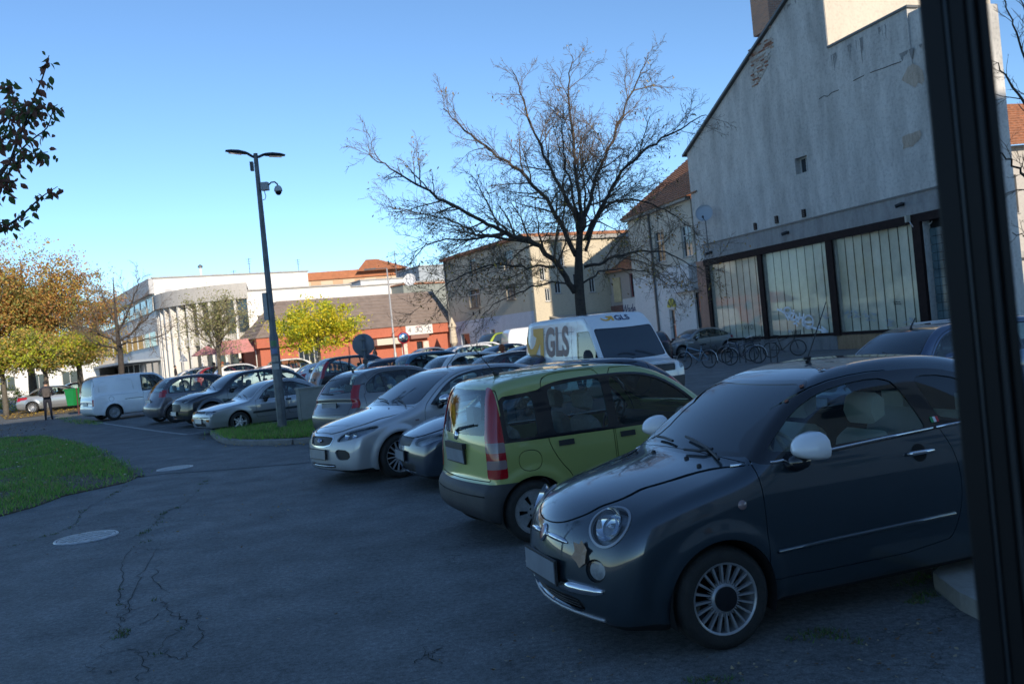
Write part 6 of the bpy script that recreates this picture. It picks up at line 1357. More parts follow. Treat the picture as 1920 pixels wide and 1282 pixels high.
# --- leafy trees
def leafy(name,label,px,d,h,cw,c0,lsz,n,mats,wt,trunk_r=.15,group=None,squash=1.0,levels=2,dens=1.6,bark=None,lean=0,gaps=.5,nl=9,up_=.15,sub=26):
    x,y=hp(px,d); z=gz(x,y); tr=[(0,0,-.1,trunk_r*1.2),(lean*.3,0,c0*.6,trunk_r),(lean*.6,0,c0,trunk_r*.85),(lean,0,c0+(h-c0)*.45,trunk_r*.5),(lean,0,h*.88,trunk_r*.15)]
    lims=[]
    for i in range(nl):
        a=2*math.pi*i/nl+rng.uniform(-.4,.4); zz=c0+(h-c0)*rng.uniform(0,.55); el=rng.uniform(.15,.9); R_=cw*rng.uniform(.7,1.0); top=c0+(h-c0)*(.25+.7*el)
        s=math.cos(el*1.1); lims.append(([(lean*.7,0,zz),(lean*.7+R_*.4*s*math.cos(a),R_*.4*s*math.sin(a),zz+(top-zz)*.5),(lean*.7+R_*s*math.cos(a)*.95,R_*s*math.sin(a)*.95,top)],(trunk_r*.5,.02)))
    r,tips=tree(name,label,(x,y,z),tr,lims,bark or M['bark2'],(levels,dens,cw*.42,.8,up_),group=group)
    T_=np.concatenate([t[1:] for t in tips]) if tips else np.zeros((0,3))
    # clumps round twig ends plus clumps through the crown volume
    k=max(1,n//sub); C=T_[rng.integers(0,len(T_),int(k*.65))]; v=rng.normal(size=(k-len(C),3)); v/=np.linalg.norm(v,axis=1,keepdims=True); v*=(rng.uniform(.35,1,len(v))**.6)[:,None]*np.array([cw,cw,(h-c0)/2*squash]); v+=np.array([lean,0,(h+c0)/2]); C=np.concatenate([C,v]); C=C[rng.random(len(C))<1]
    rad=rng.uniform(.12,.42,len(C))*cw*.32; P=np.repeat(C,sub,0)+rng.normal(size=(len(C)*sub,3))*np.repeat(rad,sub)[:,None]*np.array([1,1,.7])
    ci=rng.choice(len(mats),size=len(C),p=wt); idx=np.repeat(ci,sub); mixm=rng.random(len(idx))<.3; idx[mixm]=rng.choice(len(mats),size=mixm.sum(),p=wt)
    leaves('foliage',P,None,lsz,mats,r,.6,idx=idx); return r
og=[leafmat('leaf_rust',(.42,.19,.06)),leafmat('leaf_ochre',(.50,.33,.09)),leafmat('leaf_olive_green',(.24,.26,.07)),leafmat('leaf_gold',(.62,.42,.08))]
yg=[leafmat('leaf_bright_yellow',(.72,.60,.03)),leafmat('leaf_yellow_green',(.45,.50,.03)),leafmat('leaf_mid_green',(.20,.28,.04))]
leafy('autumn_tree','tall rust and ochre autumn tree, highest on the left side',62,56,10.6,4.6,2.4,.16,26000,og,[.36,.34,.2,.1],.24,nl=13,levels=3)
leafy('autumn_tree','rust coloured autumn tree cut by the left photo edge',-30,53,9.4,3.9,2.2,.17,18000,og,[.25,.35,.3,.1],.22,nl=10)
leafy('autumn_tree','rust and olive autumn tree right of the tallest left tree',152,62,9.9,3.6,2.2,.16,15000,og,[.4,.3,.2,.1],.2,nl=11,levels=3)
leafy('low_tree','low yellow-green tree right behind the man with the backpack',88,50.5,4.6,2.9,1.9,.15,11000,[og[2],yg[1],og[3],og[1]],[.35,.3,.15,.2],.14,squash=.8)
leafy('low_tree','low yellow-green tree above the white van roof',150,53,4.5,2.3,2.0,.15,7000,[og[2],yg[1],og[3],og[1]],[.25,.35,.2,.2],.12,squash=.8)
leafy('low_tree','low yellow-green tree at the left edge of the view',8,50,4.6,2.6,1.9,.15,9000,[og[2],yg[1],og[3],og[1]],[.35,.3,.15,.2],.14,squash=.8)
leafy('yellow_tree','round bright yellow street tree in front of the red shop',600,54,4.85,2.9,1.75,.16,14000,yg,[.5,.33,.17],.10,squash=1.0,nl=12,sub=34)
leafy('olive_tree','thin pale olive-leaved tree before the curved white wing',412,60,6.7,3.1,1.9,.12,6500,[leafmat('leaf_pale_olive',(.30,.29,.12)),og[2],leafmat('leaf_straw',(.42,.37,.2))],[.5,.2,.3],.13,levels=3,dens=2.8,nl=15,up_=.35,sub=7)
# bare dark tree left
x,y=hp(226,48); bx2,by2=x,y
def tq(px,py,dy=0): q=D(px,py,48+dy); return (q[0]-bx2,q[1]-by2,q[2]-gz(x,y))
tree('bare_tree','dark bare tree with thin branches standing left of the white office block',(x,y,gz(x,y)),[(0,0,-.1,.17),(*tq(226,665),.14),(*tq(222,640),.12),(*tq(219,610),.09),(*tq(215,570),.05),(*tq(212,520),.02)],
 [([tq(222,645),tq(195,630,-.5),tq(165,615,-1),tq(130,615,-1.4)],(.07,.012)),([tq(222,640),tq(250,620,.5),tq(280,590,.8),tq(310,575,1)],(.07,.012)),([tq(220,625),tq(240,585,-.6),tq(255,545,-.8),tq(262,518,-1)],(.06,.01)),([tq(219,615),tq(200,570,.6),tq(185,540,1)],(.05,.01)),([tq(221,650),tq(255,640,-1),tq(300,630,-1.5),tq(330,610,-1.8)],(.05,.01)),([tq(223,655),tq(200,650,1),tq(170,640,1.6),tq(140,600,2)],(.05,.01))],M['bark'],(3,3.2,1.9,.7,.06))
x,y=hp(1975,22)  # tree added for the twigs of the same glass reflection
def tr5(px,py,dy=0): q=D(px,py,22+dy); return (q[0]-x,q[1]-y,q[2])
tree('bare_tree','bare tree standing in for reflected twigs past the door frame',(x,y,0),[(0,0,-.1,.16),(*tr5(1990,500),.13),(*tr5(1975,380),.10),(*tr5(1965,250),.07),(*tr5(1955,120),.03)],
 [([tr5(1975,400),tr5(1935,340,-.3),tr5(1895,300,-.5),tr5(1862,285,-.6)],(.05,.01)),([tr5(1970,300),tr5(1930,220,.3),tr5(1890,150,.5),tr5(1860,110,.6)],(.05,.01)),([tr5(1962,220),tr5(1925,130,-.4),tr5(1900,50,-.6),tr5(1880,0,-.8)],(.04,.01)),([tr5(1985,480),tr5(1940,450,.5),tr5(1900,440,.8)],(.04,.01)),([tr5(1955,130),tr5(1930,60),tr5(1915,-20)],(.04,.01))],M['bark'],(3,2.6,1.2,.75,.03))
# near cherry branches reaching in from the left
cb=leafmat('dark_red_green_leaf',(.20,.09,.06),.45); cb2=leafmat('dark_green_leaf',(.09,.13,.04),.45)
yC=8.0; ox,oy=-7.2,8.6; r=empty('cherry_tree',(ox,oy,0),0,'dark-leaved cherry tree whose branches reach in at the upper left','tree')
b=MB(); b.tube([(0,0,-.1),(.05,0,1.2),(.1,0,2.4),(.5,-.1,3.3)],[.14,.12,.10,.07],10); b.build('trunk',M['bark'],r,smooth=True)
def tc_(px,py,dy=0): q=D(px,py,yC+dy); return (q[0]-ox,q[1]-oy,q[2])
T=Tubes(); LP=[];LD=[]
brs=[[(-340,420),(-120,400),(0,330),(40,245),(62,190),(82,140),(92,104)],[(-60,385),(20,300),(60,262),(88,240),(100,205),(108,196)],[(0,345),(45,295),(90,285)],[(-340,520),(-100,490),(0,432),(40,405),(75,372),(108,350)],[(-40,350),(10,250),(25,190),(18,150)],[(15,285),(60,215),(78,188)],[(-60,300),(0,230),(28,170)],[(-40,400),(5,350),(15,335)],[(-60,440),(-10,420),(20,418)],[(-80,330),(-10,270),(40,250)],[(-30,260),(20,215),(55,196)]]
for k,bq in enumerate(brs):
    dy=[0,.3,-.2,.5,.2,0,.4,-.3,.4,-.4,.1][k]; P=[tc_(px,py,dy) for px,py in bq]; P=curve(P,16); T.add(P,.022 if k in (0,3) else .010,.003,5)
    for j in range(3,16):
        for q in range(4 if k not in (0,3) else 5):
            f=rng.random(); p=P[j-1]*(1-f)+P[j]*f+rng.normal(size=3)*[.02,.08,.02]; 
            if p[0]+ox < -5.4: continue
            LP.append(p); dd=np.array([rng.normal()*.6,rng.normal()*.5,-.75+rng.normal()*.4]); LD.append(dd/np.linalg.norm(dd))
T.add([(.5,-.1,3.3),(1.0,-.2,3.8),(1.4,-.4,4.2)],.06,.02,6)
T.build('branches',M['bark'],r)['kind']='stuff'
# broad leaves, each folded and hanging
LP=np.array(LP);LD=np.array(LD); n=len(LP); a=rng.normal(size=(n,3)); a-=LD*(a*LD).sum(1,keepdims=True); a/=np.linalg.norm(a,axis=1,keepdims=True); u_=np.cross(LD,a); s=rng.uniform(.055,.10,n)[:,None]
st=np.array([[0,0,0],[.28,.26,.08],[.6,.24,.09],[1,0,-.05],[.6,-.24,.09],[.28,-.26,.08],[.3,0,.0],[.62,0,.0]])
V=(LP[:,None,:]+LD[:,None,:]*s[:,None]*st[None,:,0:1]+a[:,None,:]*s[:,None]*st[None,:,1:2]+u_[:,None,:]*s[:,None]*st[None,:,2:3]).reshape(-1,3)
F=[];mi=[]
for i in range(n):
    k=i*8; F+=[(k,k+6,k+1),(k,k+5,k+6),(k+1,k+6,k+7,k+2),(k+6,k+5,k+4,k+7),(k+2,k+7,k+3),(k+7,k+4,k+3)]; mi+=[int(rng.random()<.45)]*6
o=rawmesh('leaves',V.tolist(),F,[cb,cb2],r,mi); o['kind']='stuff'
# trunk of the added tree right of the door frame is out of view; shrubs at the far left
def shrub(px,d,w_,h,m,label,n=1500,name='shrub',sz=.12):
    x,y=hp(px,d) if not isinstance(px,tuple) else px; r=empty(name,(x,y,gz(x,y)),0,label,'shrub'); T=Tubes()
    for i in range(14): a=rng.uniform(0,6.28); T.add([(0,0,0),(w_*.3*math.cos(a),w_*.3*math.sin(a),h*.5),(w_*.7*math.cos(a),w_*.7*math.sin(a),h*rng.uniform(.7,1))],.015,.004,3)
    T.build('stems',M['twig'],r)['kind']='stuff'; v=rng.normal(size=(n,3)); v/=np.linalg.norm(v,axis=1,keepdims=True); v*=rng.uniform(.4,1,(n,1))**.5; v=v*np.array([w_,w_,h/2])*(1+.25*np.sin(v[:,0:1]*7+v[:,1:2]*5))+np.array([0,0,h/2]); leaves('foliage',v,None,sz,m,r); return r
shrub(6,56,2.0,1.5,[og[2],yg[2],yg[1]],'green shrub at the far left edge beside the dark parked cars',2200)
shrub(545,58,1.6,1.4,[leafmat('purple_leaf',(.10,.03,.04)),og[0]],'dark purple-leaved shrub against the red shop wall',1600)
# ------------------------------------------------------------------ ground
def asphalt(name,c,patch=.18,spk=.6,crack=True):
    m=bpy.data.materials.new(name); m.use_nodes=True; n=m.node_tree; N=n.nodes; L=n.links; b=N['Principled BSDF']; b.inputs['Specular IOR Level'].default_value=.35
    tc=N.new('ShaderNodeTexCoord'); src=tc.outputs['Object']
    def noise(s,d=8,r=.6): t=N.new('ShaderNodeTexNoise'); t.inputs['Scale'].default_value=s; t.inputs['Detail'].default_value=d; t.inputs['Roughness'].default_value=r; L.new(src,t.inputs[0]); return t
    def ramp(t,p0,c0,p1,c1,o=0): r=N.new('ShaderNodeValToRGB'); r.color_ramp.elements[0].position=p0; r.color_ramp.elements[0].color=(*c0,1); r.color_ramp.elements[1].position=p1; r.color_ramp.elements[1].color=(*c1,1); L.new(t.outputs[o],r.inputs[0]); return r
    def mul(a,b_,f): x=N.new('ShaderNodeMix'); x.data_type='RGBA'; x.blend_type='MULTIPLY'; x.inputs[0].default_value=f; L.new(a,x.inputs[6]); L.new(b_,x.inputs[7]); return x.outputs[2]
    g=lambda v:(v,v,v)
    big=ramp(noise(.35,6),.3,tuple(x*(1-patch) for x in c),.7,tuple(x*(1+patch) for x in c)); out=big.outputs[0]
    out=mul(out,ramp(noise(1.7,10,.72),.36,g(.66),.62,g(1.15)).outputs[0],.85)
    out=mul(out,ramp(noise(110,4),.3,g(.4),.7,g(1.6)).outputs[0],.7); out=mul(out,ramp(noise(24,8,.8),.38,g(.50),.62,g(1.35)).outputs[0],.9); out=mul(out,ramp(noise(60,3,.8),.30,g(.35),.42,g(1)).outputs[0],.8)
    v=N.new('ShaderNodeTexVoronoi'); v.inputs['Scale'].default_value=42; L.new(src,v.inputs[0]); sp_=ramp(v,.0,g(1),.11,g(0)); 
    v2=noise(14,2); th=ramp(v2,.52,g(0),.60,g(1)); k=mul(sp_.outputs[0],th.outputs[0],1)
    x=N.new('ShaderNodeMix'); x.data_type='RGBA'; x.inputs[7].default_value=(.42,.42,.41,1); L.new(out,x.inputs[6]); mm=N.new('ShaderNodeMath'); mm.operation='MULTIPLY'; mm.inputs[1].default_value=spk; L.new(k,mm.inputs[0]); L.new(mm.outputs[0],x.inputs[0]); out=x.outputs[2]
    # pale worn flecks (old gum, leaf prints)
    v3=N.new('ShaderNodeTexVoronoi'); v3.inputs['Scale'].default_value=4.6; v3.inputs['Randomness'].default_value=1; dn=noise(9,3); ds=N.new('ShaderNodeVectorMath'); ds.operation='MULTIPLY_ADD'; ds.inputs[1].default_value=(.10,.10,.1); L.new(dn.outputs['Color'],ds.inputs[0]); L.new(src,ds.inputs[2]); L.new(ds.outputs[0],v3.inputs[0])
    f3=ramp(v3,.035,g(1),.065,g(0)); x=N.new('ShaderNodeMix'); x.data_type='RGBA'; x.inputs[7].default_value=(.34,.34,.33,1); L.new(out,x.inputs[6]); mm=N.new('ShaderNodeMath'); mm.operation='MULTIPLY'; mm.inputs[1].default_value=.5; L.new(f3.outputs[0],mm.inputs[0]); L.new(mm.outputs[0],x.inputs[0]); out=x.outputs[2]
    hgt=noise(110,4).outputs[0]
    if crack:
        ve=N.new('ShaderNodeTexVoronoi'); ve.feature='DISTANCE_TO_EDGE'; ve.inputs['Scale'].default_value=1.5; dn=noise(3,6); ds=N.new('ShaderNodeVectorMath'); ds.operation='MULTIPLY_ADD'; ds.inputs[1].default_value=(.55,.55,.5); L.new(dn.outputs['Color'],ds.inputs[0]); L.new(src,ds.inputs[2]); L.new(ds.outputs[0],ve.inputs[0])
        ce=ramp(ve,.0,g(1),.009,g(0)); mk=ramp(noise(.22,3),.52,g(0),.60,g(1)); k=mul(ce.outputs[0],mk.outputs[0],1); x=N.new('ShaderNodeMix'); x.data_type='RGBA'; x.inputs[7].default_value=(.012,.013,.012,1); L.new(out,x.inputs[6]); L.new(k,x.inputs[0]); out=x.outputs[2]
    L.new(out,b.inputs['Base Color']); rr=ramp(noise(1.2,5),.3,g(.62),.7,g(.85)); L.new(rr.outputs[0],b.inputs['Roughness'])
    bp=N.new('ShaderNodeBump'); bp.inputs['Strength'].default_value=.55; bp.inputs['Distance'].default_value=.006; L.new(hgt,bp.inputs['Height'])
    bp2=N.new('ShaderNodeBump'); bp2.inputs['Strength'].default_value=.35; bp2.inputs['Distance'].default_value=.05; L.new(noise(1.6,4).outputs[0],bp2.inputs['Height']); L.new(bp.outputs[0],bp2.inputs['Normal']); L.new(bp2.outputs[0],b.inputs['Normal']); return m
M['asphalt']=asphalt('worn_asphalt',(.165,.172,.172)); M['asphalt2']=asphalt('path_asphalt',(.138,.143,.144),.15,.2,False)
xs=sorted(set([-900,-400,-200,-120]+list(range(-80,81,4))+[-2,0,1,2,3,4,5,6,120,200,400,900])); ys=sorted(set([-300,-100,-60]+list(range(-40,141,4))+[28,180,260,400,800,1600]))
def gzz(x,y): return gz(x,min(y,140))
V=[(x,y,gzz(x,y)) for x in xs for y in ys]; ny=len(ys); F=[(i*ny+j,(i+1)*ny+j,(i+1)*ny+j+1,i*ny+j+1) for i in range(len(xs)-1) for j in range(ny-1)]
tag(rawmesh('ground',V,F,M['asphalt']),kind='structure')
def clipy(P,y0,keep_less):
    out=[]
    for i in range(len(P)):
        a,b_=P[i],P[(i+1)%len(P)]; ia=(a[1]<y0)==keep_less; ib=(b_[1]<y0)==keep_less
        if ia: out.append(a)
        if ia!=ib: t=(y0-a[1])/(b_[1]-a[1]); out.append((a[0]+(b_[0]-a[0])*t,y0))
    return out
def sheet(name,P,off,m,kind='structure',th=0,parent=None):
    b=MB()
    for Q in (clipy(P,28,True),clipy(P,28,False)):
        if len(Q)<3: continue
        tr=tessellate_polygon([[Vector((x,y,0)) for x,y in Q]]); n=len(Q)
        b.add([(x,y,gz(x,y)+off) for x,y in Q],[tuple(t) for t in tr])
        if th: b.add([(x,y,gz(x,y)+off) for x,y in Q]+[(x,y,gz(x,y)+off-th) for x,y in Q],[(i,(i+1)%n,(i+1)%n+n,i+n) for i in range(n)])
    o=b.build(name,m,parent)
    if kind: tag(o,kind=kind)
    return o
def pxs(l): return [Gt(*p) for p in l]
sheet('path',pxs([(252,897),(300,889),(420,881),(575,868),(700,850),(700,800),(560,800),(380,806),(180,786),(60,786),(0,797),(0,818),(60,816),(140,828),(205,852),(245,880)]),.006,M['asphalt2'])
grassP=pxs([(0,822),(80,819),(140,831),(200,853),(240,880),(262,893),(235,905),(190,915),(120,930),(60,952),(0,968)]); grassP=grassP+[(-14,12.5),(-26,26),(-30,36)]
soil=mat('dark_soil',(.12,.095,.065),.95,var=.5,vscale=5,bump=.8,bscale=25)
sheet('lawn_soil',grassP,.02,soil,th=.03)
isl=pxs([(405,817),(420,827),(440,831),(500,831),(575,827),(660,818),(660,790),(575,796),(500,803),(440,809)])
sheet('island_soil',isl,.10,soil,th=.12)
leafP=pxs([(10,787),(150,772),(205,760),(205,748),(120,752),(30,768),(0,778)])
sheet('verge_soil',leafP,.012,soil)
def inpoly(x,y,P):
    c=np.zeros(len(x),bool); n=len(P)
    for i in range(n):
        (x0,y0),(x1,y1)=P[i],P[(i+1)%n]
        if y0==y1: continue
        q=((y0>y)!=(y1>y)); c^=q&(x<(x1-x0)*(y-y0)/(y1-y0)+x0)
    return c
def grass(name,P,n,h,mats,off,thin=0):
    A=np.array(P); x=rng.uniform(A[:,0].min(),A[:,0].max(),n*3); y=rng.uniform(A[:,1].min(),A[:,1].max(),n*3); k=inpoly(x,y,P); x=x[k][:n];y=y[k][:n]
    cl=np.sin(x*1.7+1.3*np.sin(y*1.1))*np.cos(y*1.9+np.sin(x*2.3)); keep=cl+rng.normal(size=len(x))*.5>thin; x=x[keep];y=y[keep];cl=cl[keep]
    x=x+rng.normal(size=len(x))*.10; y=y+rng.normal(size=len(y))*.10; z=np.array([gz(a,b) for a,b in zip(x,y)])+off; m=len(x); a=rng.uniform(0,6.28,m); hh=h*rng.uniform(.4,1.2,m)*(1+.35*cl); w_=.006+.004*rng.random(m); ln=rng.normal(size=(m,2))*hh[:,None]*.5
    V=np.zeros((m,3,3)); V[:,0]=np.stack([x-w_*np.cos(a),y-w_*np.sin(a),z],1); V[:,1]=np.stack([x+w_*np.cos(a),y+w_*np.sin(a),z],1); V[:,2]=np.stack([x+ln[:,0],y+ln[:,1],z+hh],1)
    me=bpy.data.meshes.new(name); me.vertices.add(m*3); me.vertices.foreach_set('co',V.ravel()); me.loops.add(m*3); me.loops.foreach_set('vertex_index',np.arange(m*3)); me.polygons.add(m); me.polygons.foreach_set('loop_start',np.arange(m)*3); me.polygons.foreach_set('loop_total',np.full(m,3))
    for q in mats: me.materials.append(q)
    me.polygons.foreach_set('material_index',rng.integers(0,len(mats),m).astype(np.int32)); me.update(calc_edges=True); return tag(mobj(name,me),kind='stuff')
gm=[leafmat('grass_green',(.16,.36,.05),.3),leafmat('grass_mid',(.24,.44,.07),.3),leafmat('grass_dark',(.08,.18,.035),.3),leafmat('grass_dry',(.34,.30,.13),.3)]
tag(grass('lawn_grass',grassP,150000,.085,gm[:3]+[gm[0],gm[3]],.02,-.45),'short green grass of the lawn at the left edge','grass')
tag(grass('island_grass',isl,26000,.12,gm,.10,-.6),'green grass on the kerbed island below the lamp post','grass')
tag(grass('verge_grass',pxs([(110,783),(150,784),(175,790),(200,796),(150,796),(120,790)]),3000,.08,gm,.01,-.2),'thin grass at the foot of the green bin','grass')
# fallen leaves
def litter(name,P,n,mats,off,label,sz=.07):
    A=np.array(P); x=rng.uniform(A[:,0].min(),A[:,0].max(),n*4); y=rng.uniform(A[:,1].min(),A[:,1].max(),n*4); k=inpoly(x,y,P); x=x[k][:n];y=y[k][:n]; m=len(x)
    V=[];F=[];mi=[]
    for i in range(m):
        a=rng.uniform(0,6.28); s=sz*rng.uniform(.5,1.3); z=gz(x[i],y[i])+off+rng.uniform(0,.01); t=rng.normal(size=4)*.2*s; k=len(V); c,d=math.cos(a)*s/2,math.sin(a)*s/2
        V+=[(x[i]-c,y[i]-d,z+abs(t[0])),(x[i]+d*.6,y[i]-c*.6,z+abs(t[1])),(x[i]+c,y[i]+d,z+abs(t[2])),(x[i]-d*.6,y[i]+c*.6,z+abs(t[3]))]; F.append((k,k+1,k+2,k+3)); mi.append(int(rng.integers(0,len(mats))))
    return tag(rawmesh(name,V,F,mats,None,mi),label,'leaves',kind='stuff')
fl_=[leafmat('fallen_yellow',(.50,.33,.05),.2),leafmat('fallen_ochre',(.30,.18,.05),.2),leafmat('fallen_brown',(.12,.07,.035),.1),leafmat('fallen_pale',(.33,.27,.17),.1)]
litter('leaf_litter',leafP,2600,[fl_[0],fl_[0],fl_[1]],.02,'yellow fallen leaves in the sun behind the man',.10)
litter('leaf_litter',grassP[:11]+[(-14,13)],700,[fl_[1],leafmat('fallen_straw',(.62,.54,.38),.1),fl_[3],fl_[0]],.11,'brown and pale leaves lying on the lawn',.075)
litter('leaf_litter',pxs([(370,822),(405,817),(430,833),(575,829),(575,837),(420,842)]),170,[fl_[1],fl_[2],fl_[0]],.015,'dry leaves along the island kerb',.06)
litter('leaf_litter',pxs([(0,830),(0,797),(90,790),(80,820)]),300,[fl_[1],fl_[2]],.015,'brown leaves on the pavement behind the lawn',.07)
litter('leaf_litter',pxs([(230,900),(260,893),(420,884),(575,872),(560,1000),(900,1282),(0,1282),(0,980)]),150,[fl_[2],fl_[3],fl_[1]],.008,'single leaves scattered on the worn asphalt',.035)
litter('leaf_litter',pxs([(900,1282),(960,1150),(1100,1190),(1250,1240),(1500,1220),(1750,1150),(1850,1282)]),110,[fl_[2],fl_[3]],.008,'bits of leaf on the asphalt beside the nearest car',.03)
# kerb stones
def kerb(name,pl,label,w_=.16,h=.12,m=None,cat='kerb'):
    P=curve([(x,y,0) for x,y in pl],60); L=np.concatenate([[0],np.cumsum(np.linalg.norm(np.diff(P,axis=0),axis=1))]); r=empty(name,(P[0][0],P[0][1],0),0,label,cat); n=max(1,int(L[-1]/1.0))
    for i in range(n):
        a=L[-1]*i/n+.006; c=L[-1]*(i+1)/n-.006; pts=[]
        for t in np.linspace(a,c,4): pts.append(np.array([np.interp(t,L,P[:,k]) for k in range(3)]))
        vs=[];dz=rng.uniform(-.006,.006)
        for j,p in enumerate(pts):
            d=pts[min(j+1,3)]-pts[max(j-1,0)]; d/=np.linalg.norm(d); nn=np.array([-d[1],d[0],0])
            for o_,z in ((-w_/2,0),(-w_/2,h-.02),(-w_/2+.02,h),(w_/2,h),(w_/2,0)): q=p+nn*o_; vs.append((q[0]-P[0][0],q[1]-P[0][1],z+dz+gz(q[0],q[1])))
        fs=[(j*5+k,j*5+k+1,j*5+k+6,j*5+k+5) for j in range(3) for k in range(4)]+[(0,1,2,3,4),(15,16,17,18,19)]
        b=MB(); b.add(vs,fs); b.build('kerb_stone',m or M['kerb'],r)
    return r
M['kerb']=mat('kerb_concrete',(.20,.195,.185),.85,var=.3,vscale=4,bump=.4,bscale=30)
kerb('kerb',pxs([(400,815),(412,825),(432,832),(470,834),(520,834),(575,831),(640,822)]),'concrete kerb stones curving round the grass island below the lamp post')
kerb('kerb',pxs([(266,894),(225,868),(180,845),(140,831),(80,819),(0,821)]),'low flush kerb stones between lawn and path',.10,.035,mat('worn_kerb',(.10,.095,.085),.9,var=.4,vscale=5))
# kerb block beside the nearest car
P=pxs([(1752,1104),(1765,1092),(1840,1072),(1960,1040),(1990,1120),(1838,1163),(1800,1143)]); r=empty('kerb',(P[0][0],P[0][1],0),0,'pale kerb slab with rounded corner under the sill of the nearest car','kerb')
top=[(x-P[0][0],y-P[0][1]) for x,y in P]; b=MB(); b.prism(top,-.02,.11,'z'); b.build('kerb_slab',mat('pale_kerb',(.30,.29,.26),.85,var=.2,vscale=6,bump=.4),r)
# painted bay lines
lm=mat('faded_line_paint',(.34,.34,.33),.7,var=.4,vscale=6); 
def line(a,c,w_,label):
    a,c=Vector(a),Vector(c); d=(c-a).normalized(); n=Vector((-d.y,d.x))*w_/2; o=sheet('bay_line',[tuple(a+n),tuple(a-n),tuple(c-n),tuple(c+n)],.010,lm,None); tag(o,kind='structure')
line(Gt(176,791),Gt(352,815),.12,''); line(Gt(352,815),Gt(384,809),.10,'')
for px in (246,300): p=Vector(Gt(px,800)); line(p,p+Vector((math.sin(R(50)),math.cos(R(50))))*4,.10,'')
# manholes
def manhole(px,py,rad,label):
    x,y=G(px,py); r=empty('manhole_cover',(x,y,.0),0,label,'manhole cover'); b=MB(); b.lathe([(.001,.012),(rad*.90,.012),(rad*.91,.001)],36,'z'); b.build('cover',M['iron'],r,auto=40)
    b=MB(); b.lathe([(rad*.93,.002),(rad*.935,.016),(rad*1.0,.016),(rad*1.03,.002)],36,'z'); b.build('frame_ring',M['iron'],r,auto=40)
    b=MB(); n=9; s=rad*2/(n*1.0)
    for i in range(-n,n+1):
        for j in range(-n,n+1):
            u,v=i*s*.5,j*s*.5
            if u*u+v*v<(rad*.84)**2 and (i+j)%2==0: b.box((u-s*.19,v-s*.19,.010),(u+s*.19,v+s*.19,.019))
    o=b.build('studs',M['iron'],r); o['kind']='stuff'
M['iron']=mat('worn_cast_iron',(.42,.43,.44),.42,.5,var=.3,vscale=10)
manhole(162,1008,.345,'round cast iron manhole cover nearest the camera at the lower left'); manhole(328,878,.33,'round cast iron manhole cover by the tip of the lawn')
# long cracks in the asphalt, some with grass in them
ck=[[(0,1036),(60,1012),(100,1001),(135,985),(150,968),(165,952),(190,938),(215,925),(235,911)],[(385,902),(360,930),(335,950),(318,955),(300,970),(282,990),(268,1003)],[(302,1013),(285,1045),(262,1085),(242,1125),(238,1145),(225,1170),(205,1200),(180,1235)],[(270,1014),(245,1030),(232,1060),(231,1085),(222,1112),(228,1132),(240,1143),(285,1133),(300,1118)],[(300,1050),(290,1085),(320,1115)],[(215,1180),(250,1176),(280,1165),(300,1150),(340,1160),(346,1170),(322,1190),(300,1215),(312,1225)],[(346,1165),(370,1157),(372,1143)],[(372,1157),(379,1190),(355,1225),(345,1240)],[(180,1235),(230,1218),(262,1222),(290,1232)],[(160,1245),(200,1262),(240,1250)],[(215,1180),(190,1188),(150,1192)],[(262,1222),(270,1250),(255,1282)],[(795,1213),(798,1229),(815,1222),(828,1207)],[(798,1229),(768,1246)],[(798,1229),(812,1235),(828,1243)],[(340,1160),(310,1135),(300,1118)],[(318,955),(400,944),(500,935)],[(245,1030),(300,1030),(330,1024)],[(240,1143),(220,1150),(232,1160),(222,1170)],[(300,1215),(330,1235),(360,1230)]]
cb_=MB()
for pl in ck:
    P=curve([(*G(*p),0) for p in pl],max(6,len(pl)*5)); P[1:-1,:2]+=rng.normal(size=(len(P)-2,2))*.018; w_=.0042*np.clip(np.sin(np.linspace(.25,2.9,len(P))),.25,1)*rng.uniform(.5,1.25,len(P)); vs=[]
    for j in range(len(P)):
        d=P[min(j+1,len(P)-1)]-P[max(j-1,0)]; d/=np.linalg.norm(d); nn=np.array([-d[1],d[0],0]); vs+=[tuple(P[j]+nn*w_[j]+[0,0,.0045]),tuple(P[j]-nn*w_[j]+[0,0,.0045])]
    cb_.add(vs,[(2*j,2*j+1,2*j+3,2*j+2) for j in range(len(P)-1)])
cr_o=cb_.build('asphalt_cracks',mat('crack_dirt',(.035,.037,.032),.95,var=.5,vscale=20)); tag(cr_o,'dark branching cracks in the worn asphalt','cracks',kind='stuff')
tuf=[]
for pl,dens in ((ck[0],22),(ck[1],26),(ck[3],5),(ck[5],2),([(1490,1195),(1545,1185),(1600,1205)],26),([(1290,1276),(1370,1275)],12),([(1710,1130),(1745,1110)],22),([(1690,1100),(1790,1060)],24),([(225,1178),(228,1195)],10)):
    P=curve([(*G(*p),0) for p in pl],30)
    for _ in range(dens): c=P[rng.integers(0,30)]+rng.normal(size=3)*[.03,.03,0]; tuf.append(c)
TV=[];TF=[];TM=[]
for c in tuf:
    for _ in range(9):
        a=rng.uniform(0,6.28); h=rng.uniform(.008,.035); o=rng.normal(size=2)*.022; l=rng.normal(size=2)*h*.6; k=len(TV); TV+=[(c[0]+o[0]-.004*math.cos(a),c[1]+o[1]-.004*math.sin(a),0),(c[0]+o[0]+.004*math.cos(a),c[1]+o[1]+.004*math.sin(a),0),(c[0]+o[0]+l[0],c[1]+o[1]+l[1],h)]; TF.append((k,k+1,k+2)); TM.append(int(rng.integers(0,3)))
tag(rawmesh('weed_tufts',TV,TF,[leafmat('weed_dark',(.05,.10,.025),.2),leafmat('weed_brown',(.12,.10,.05),.2),gm[2]],None,TM),'tiny weeds and moss growing out of the asphalt cracks','weeds',kind='stuff')
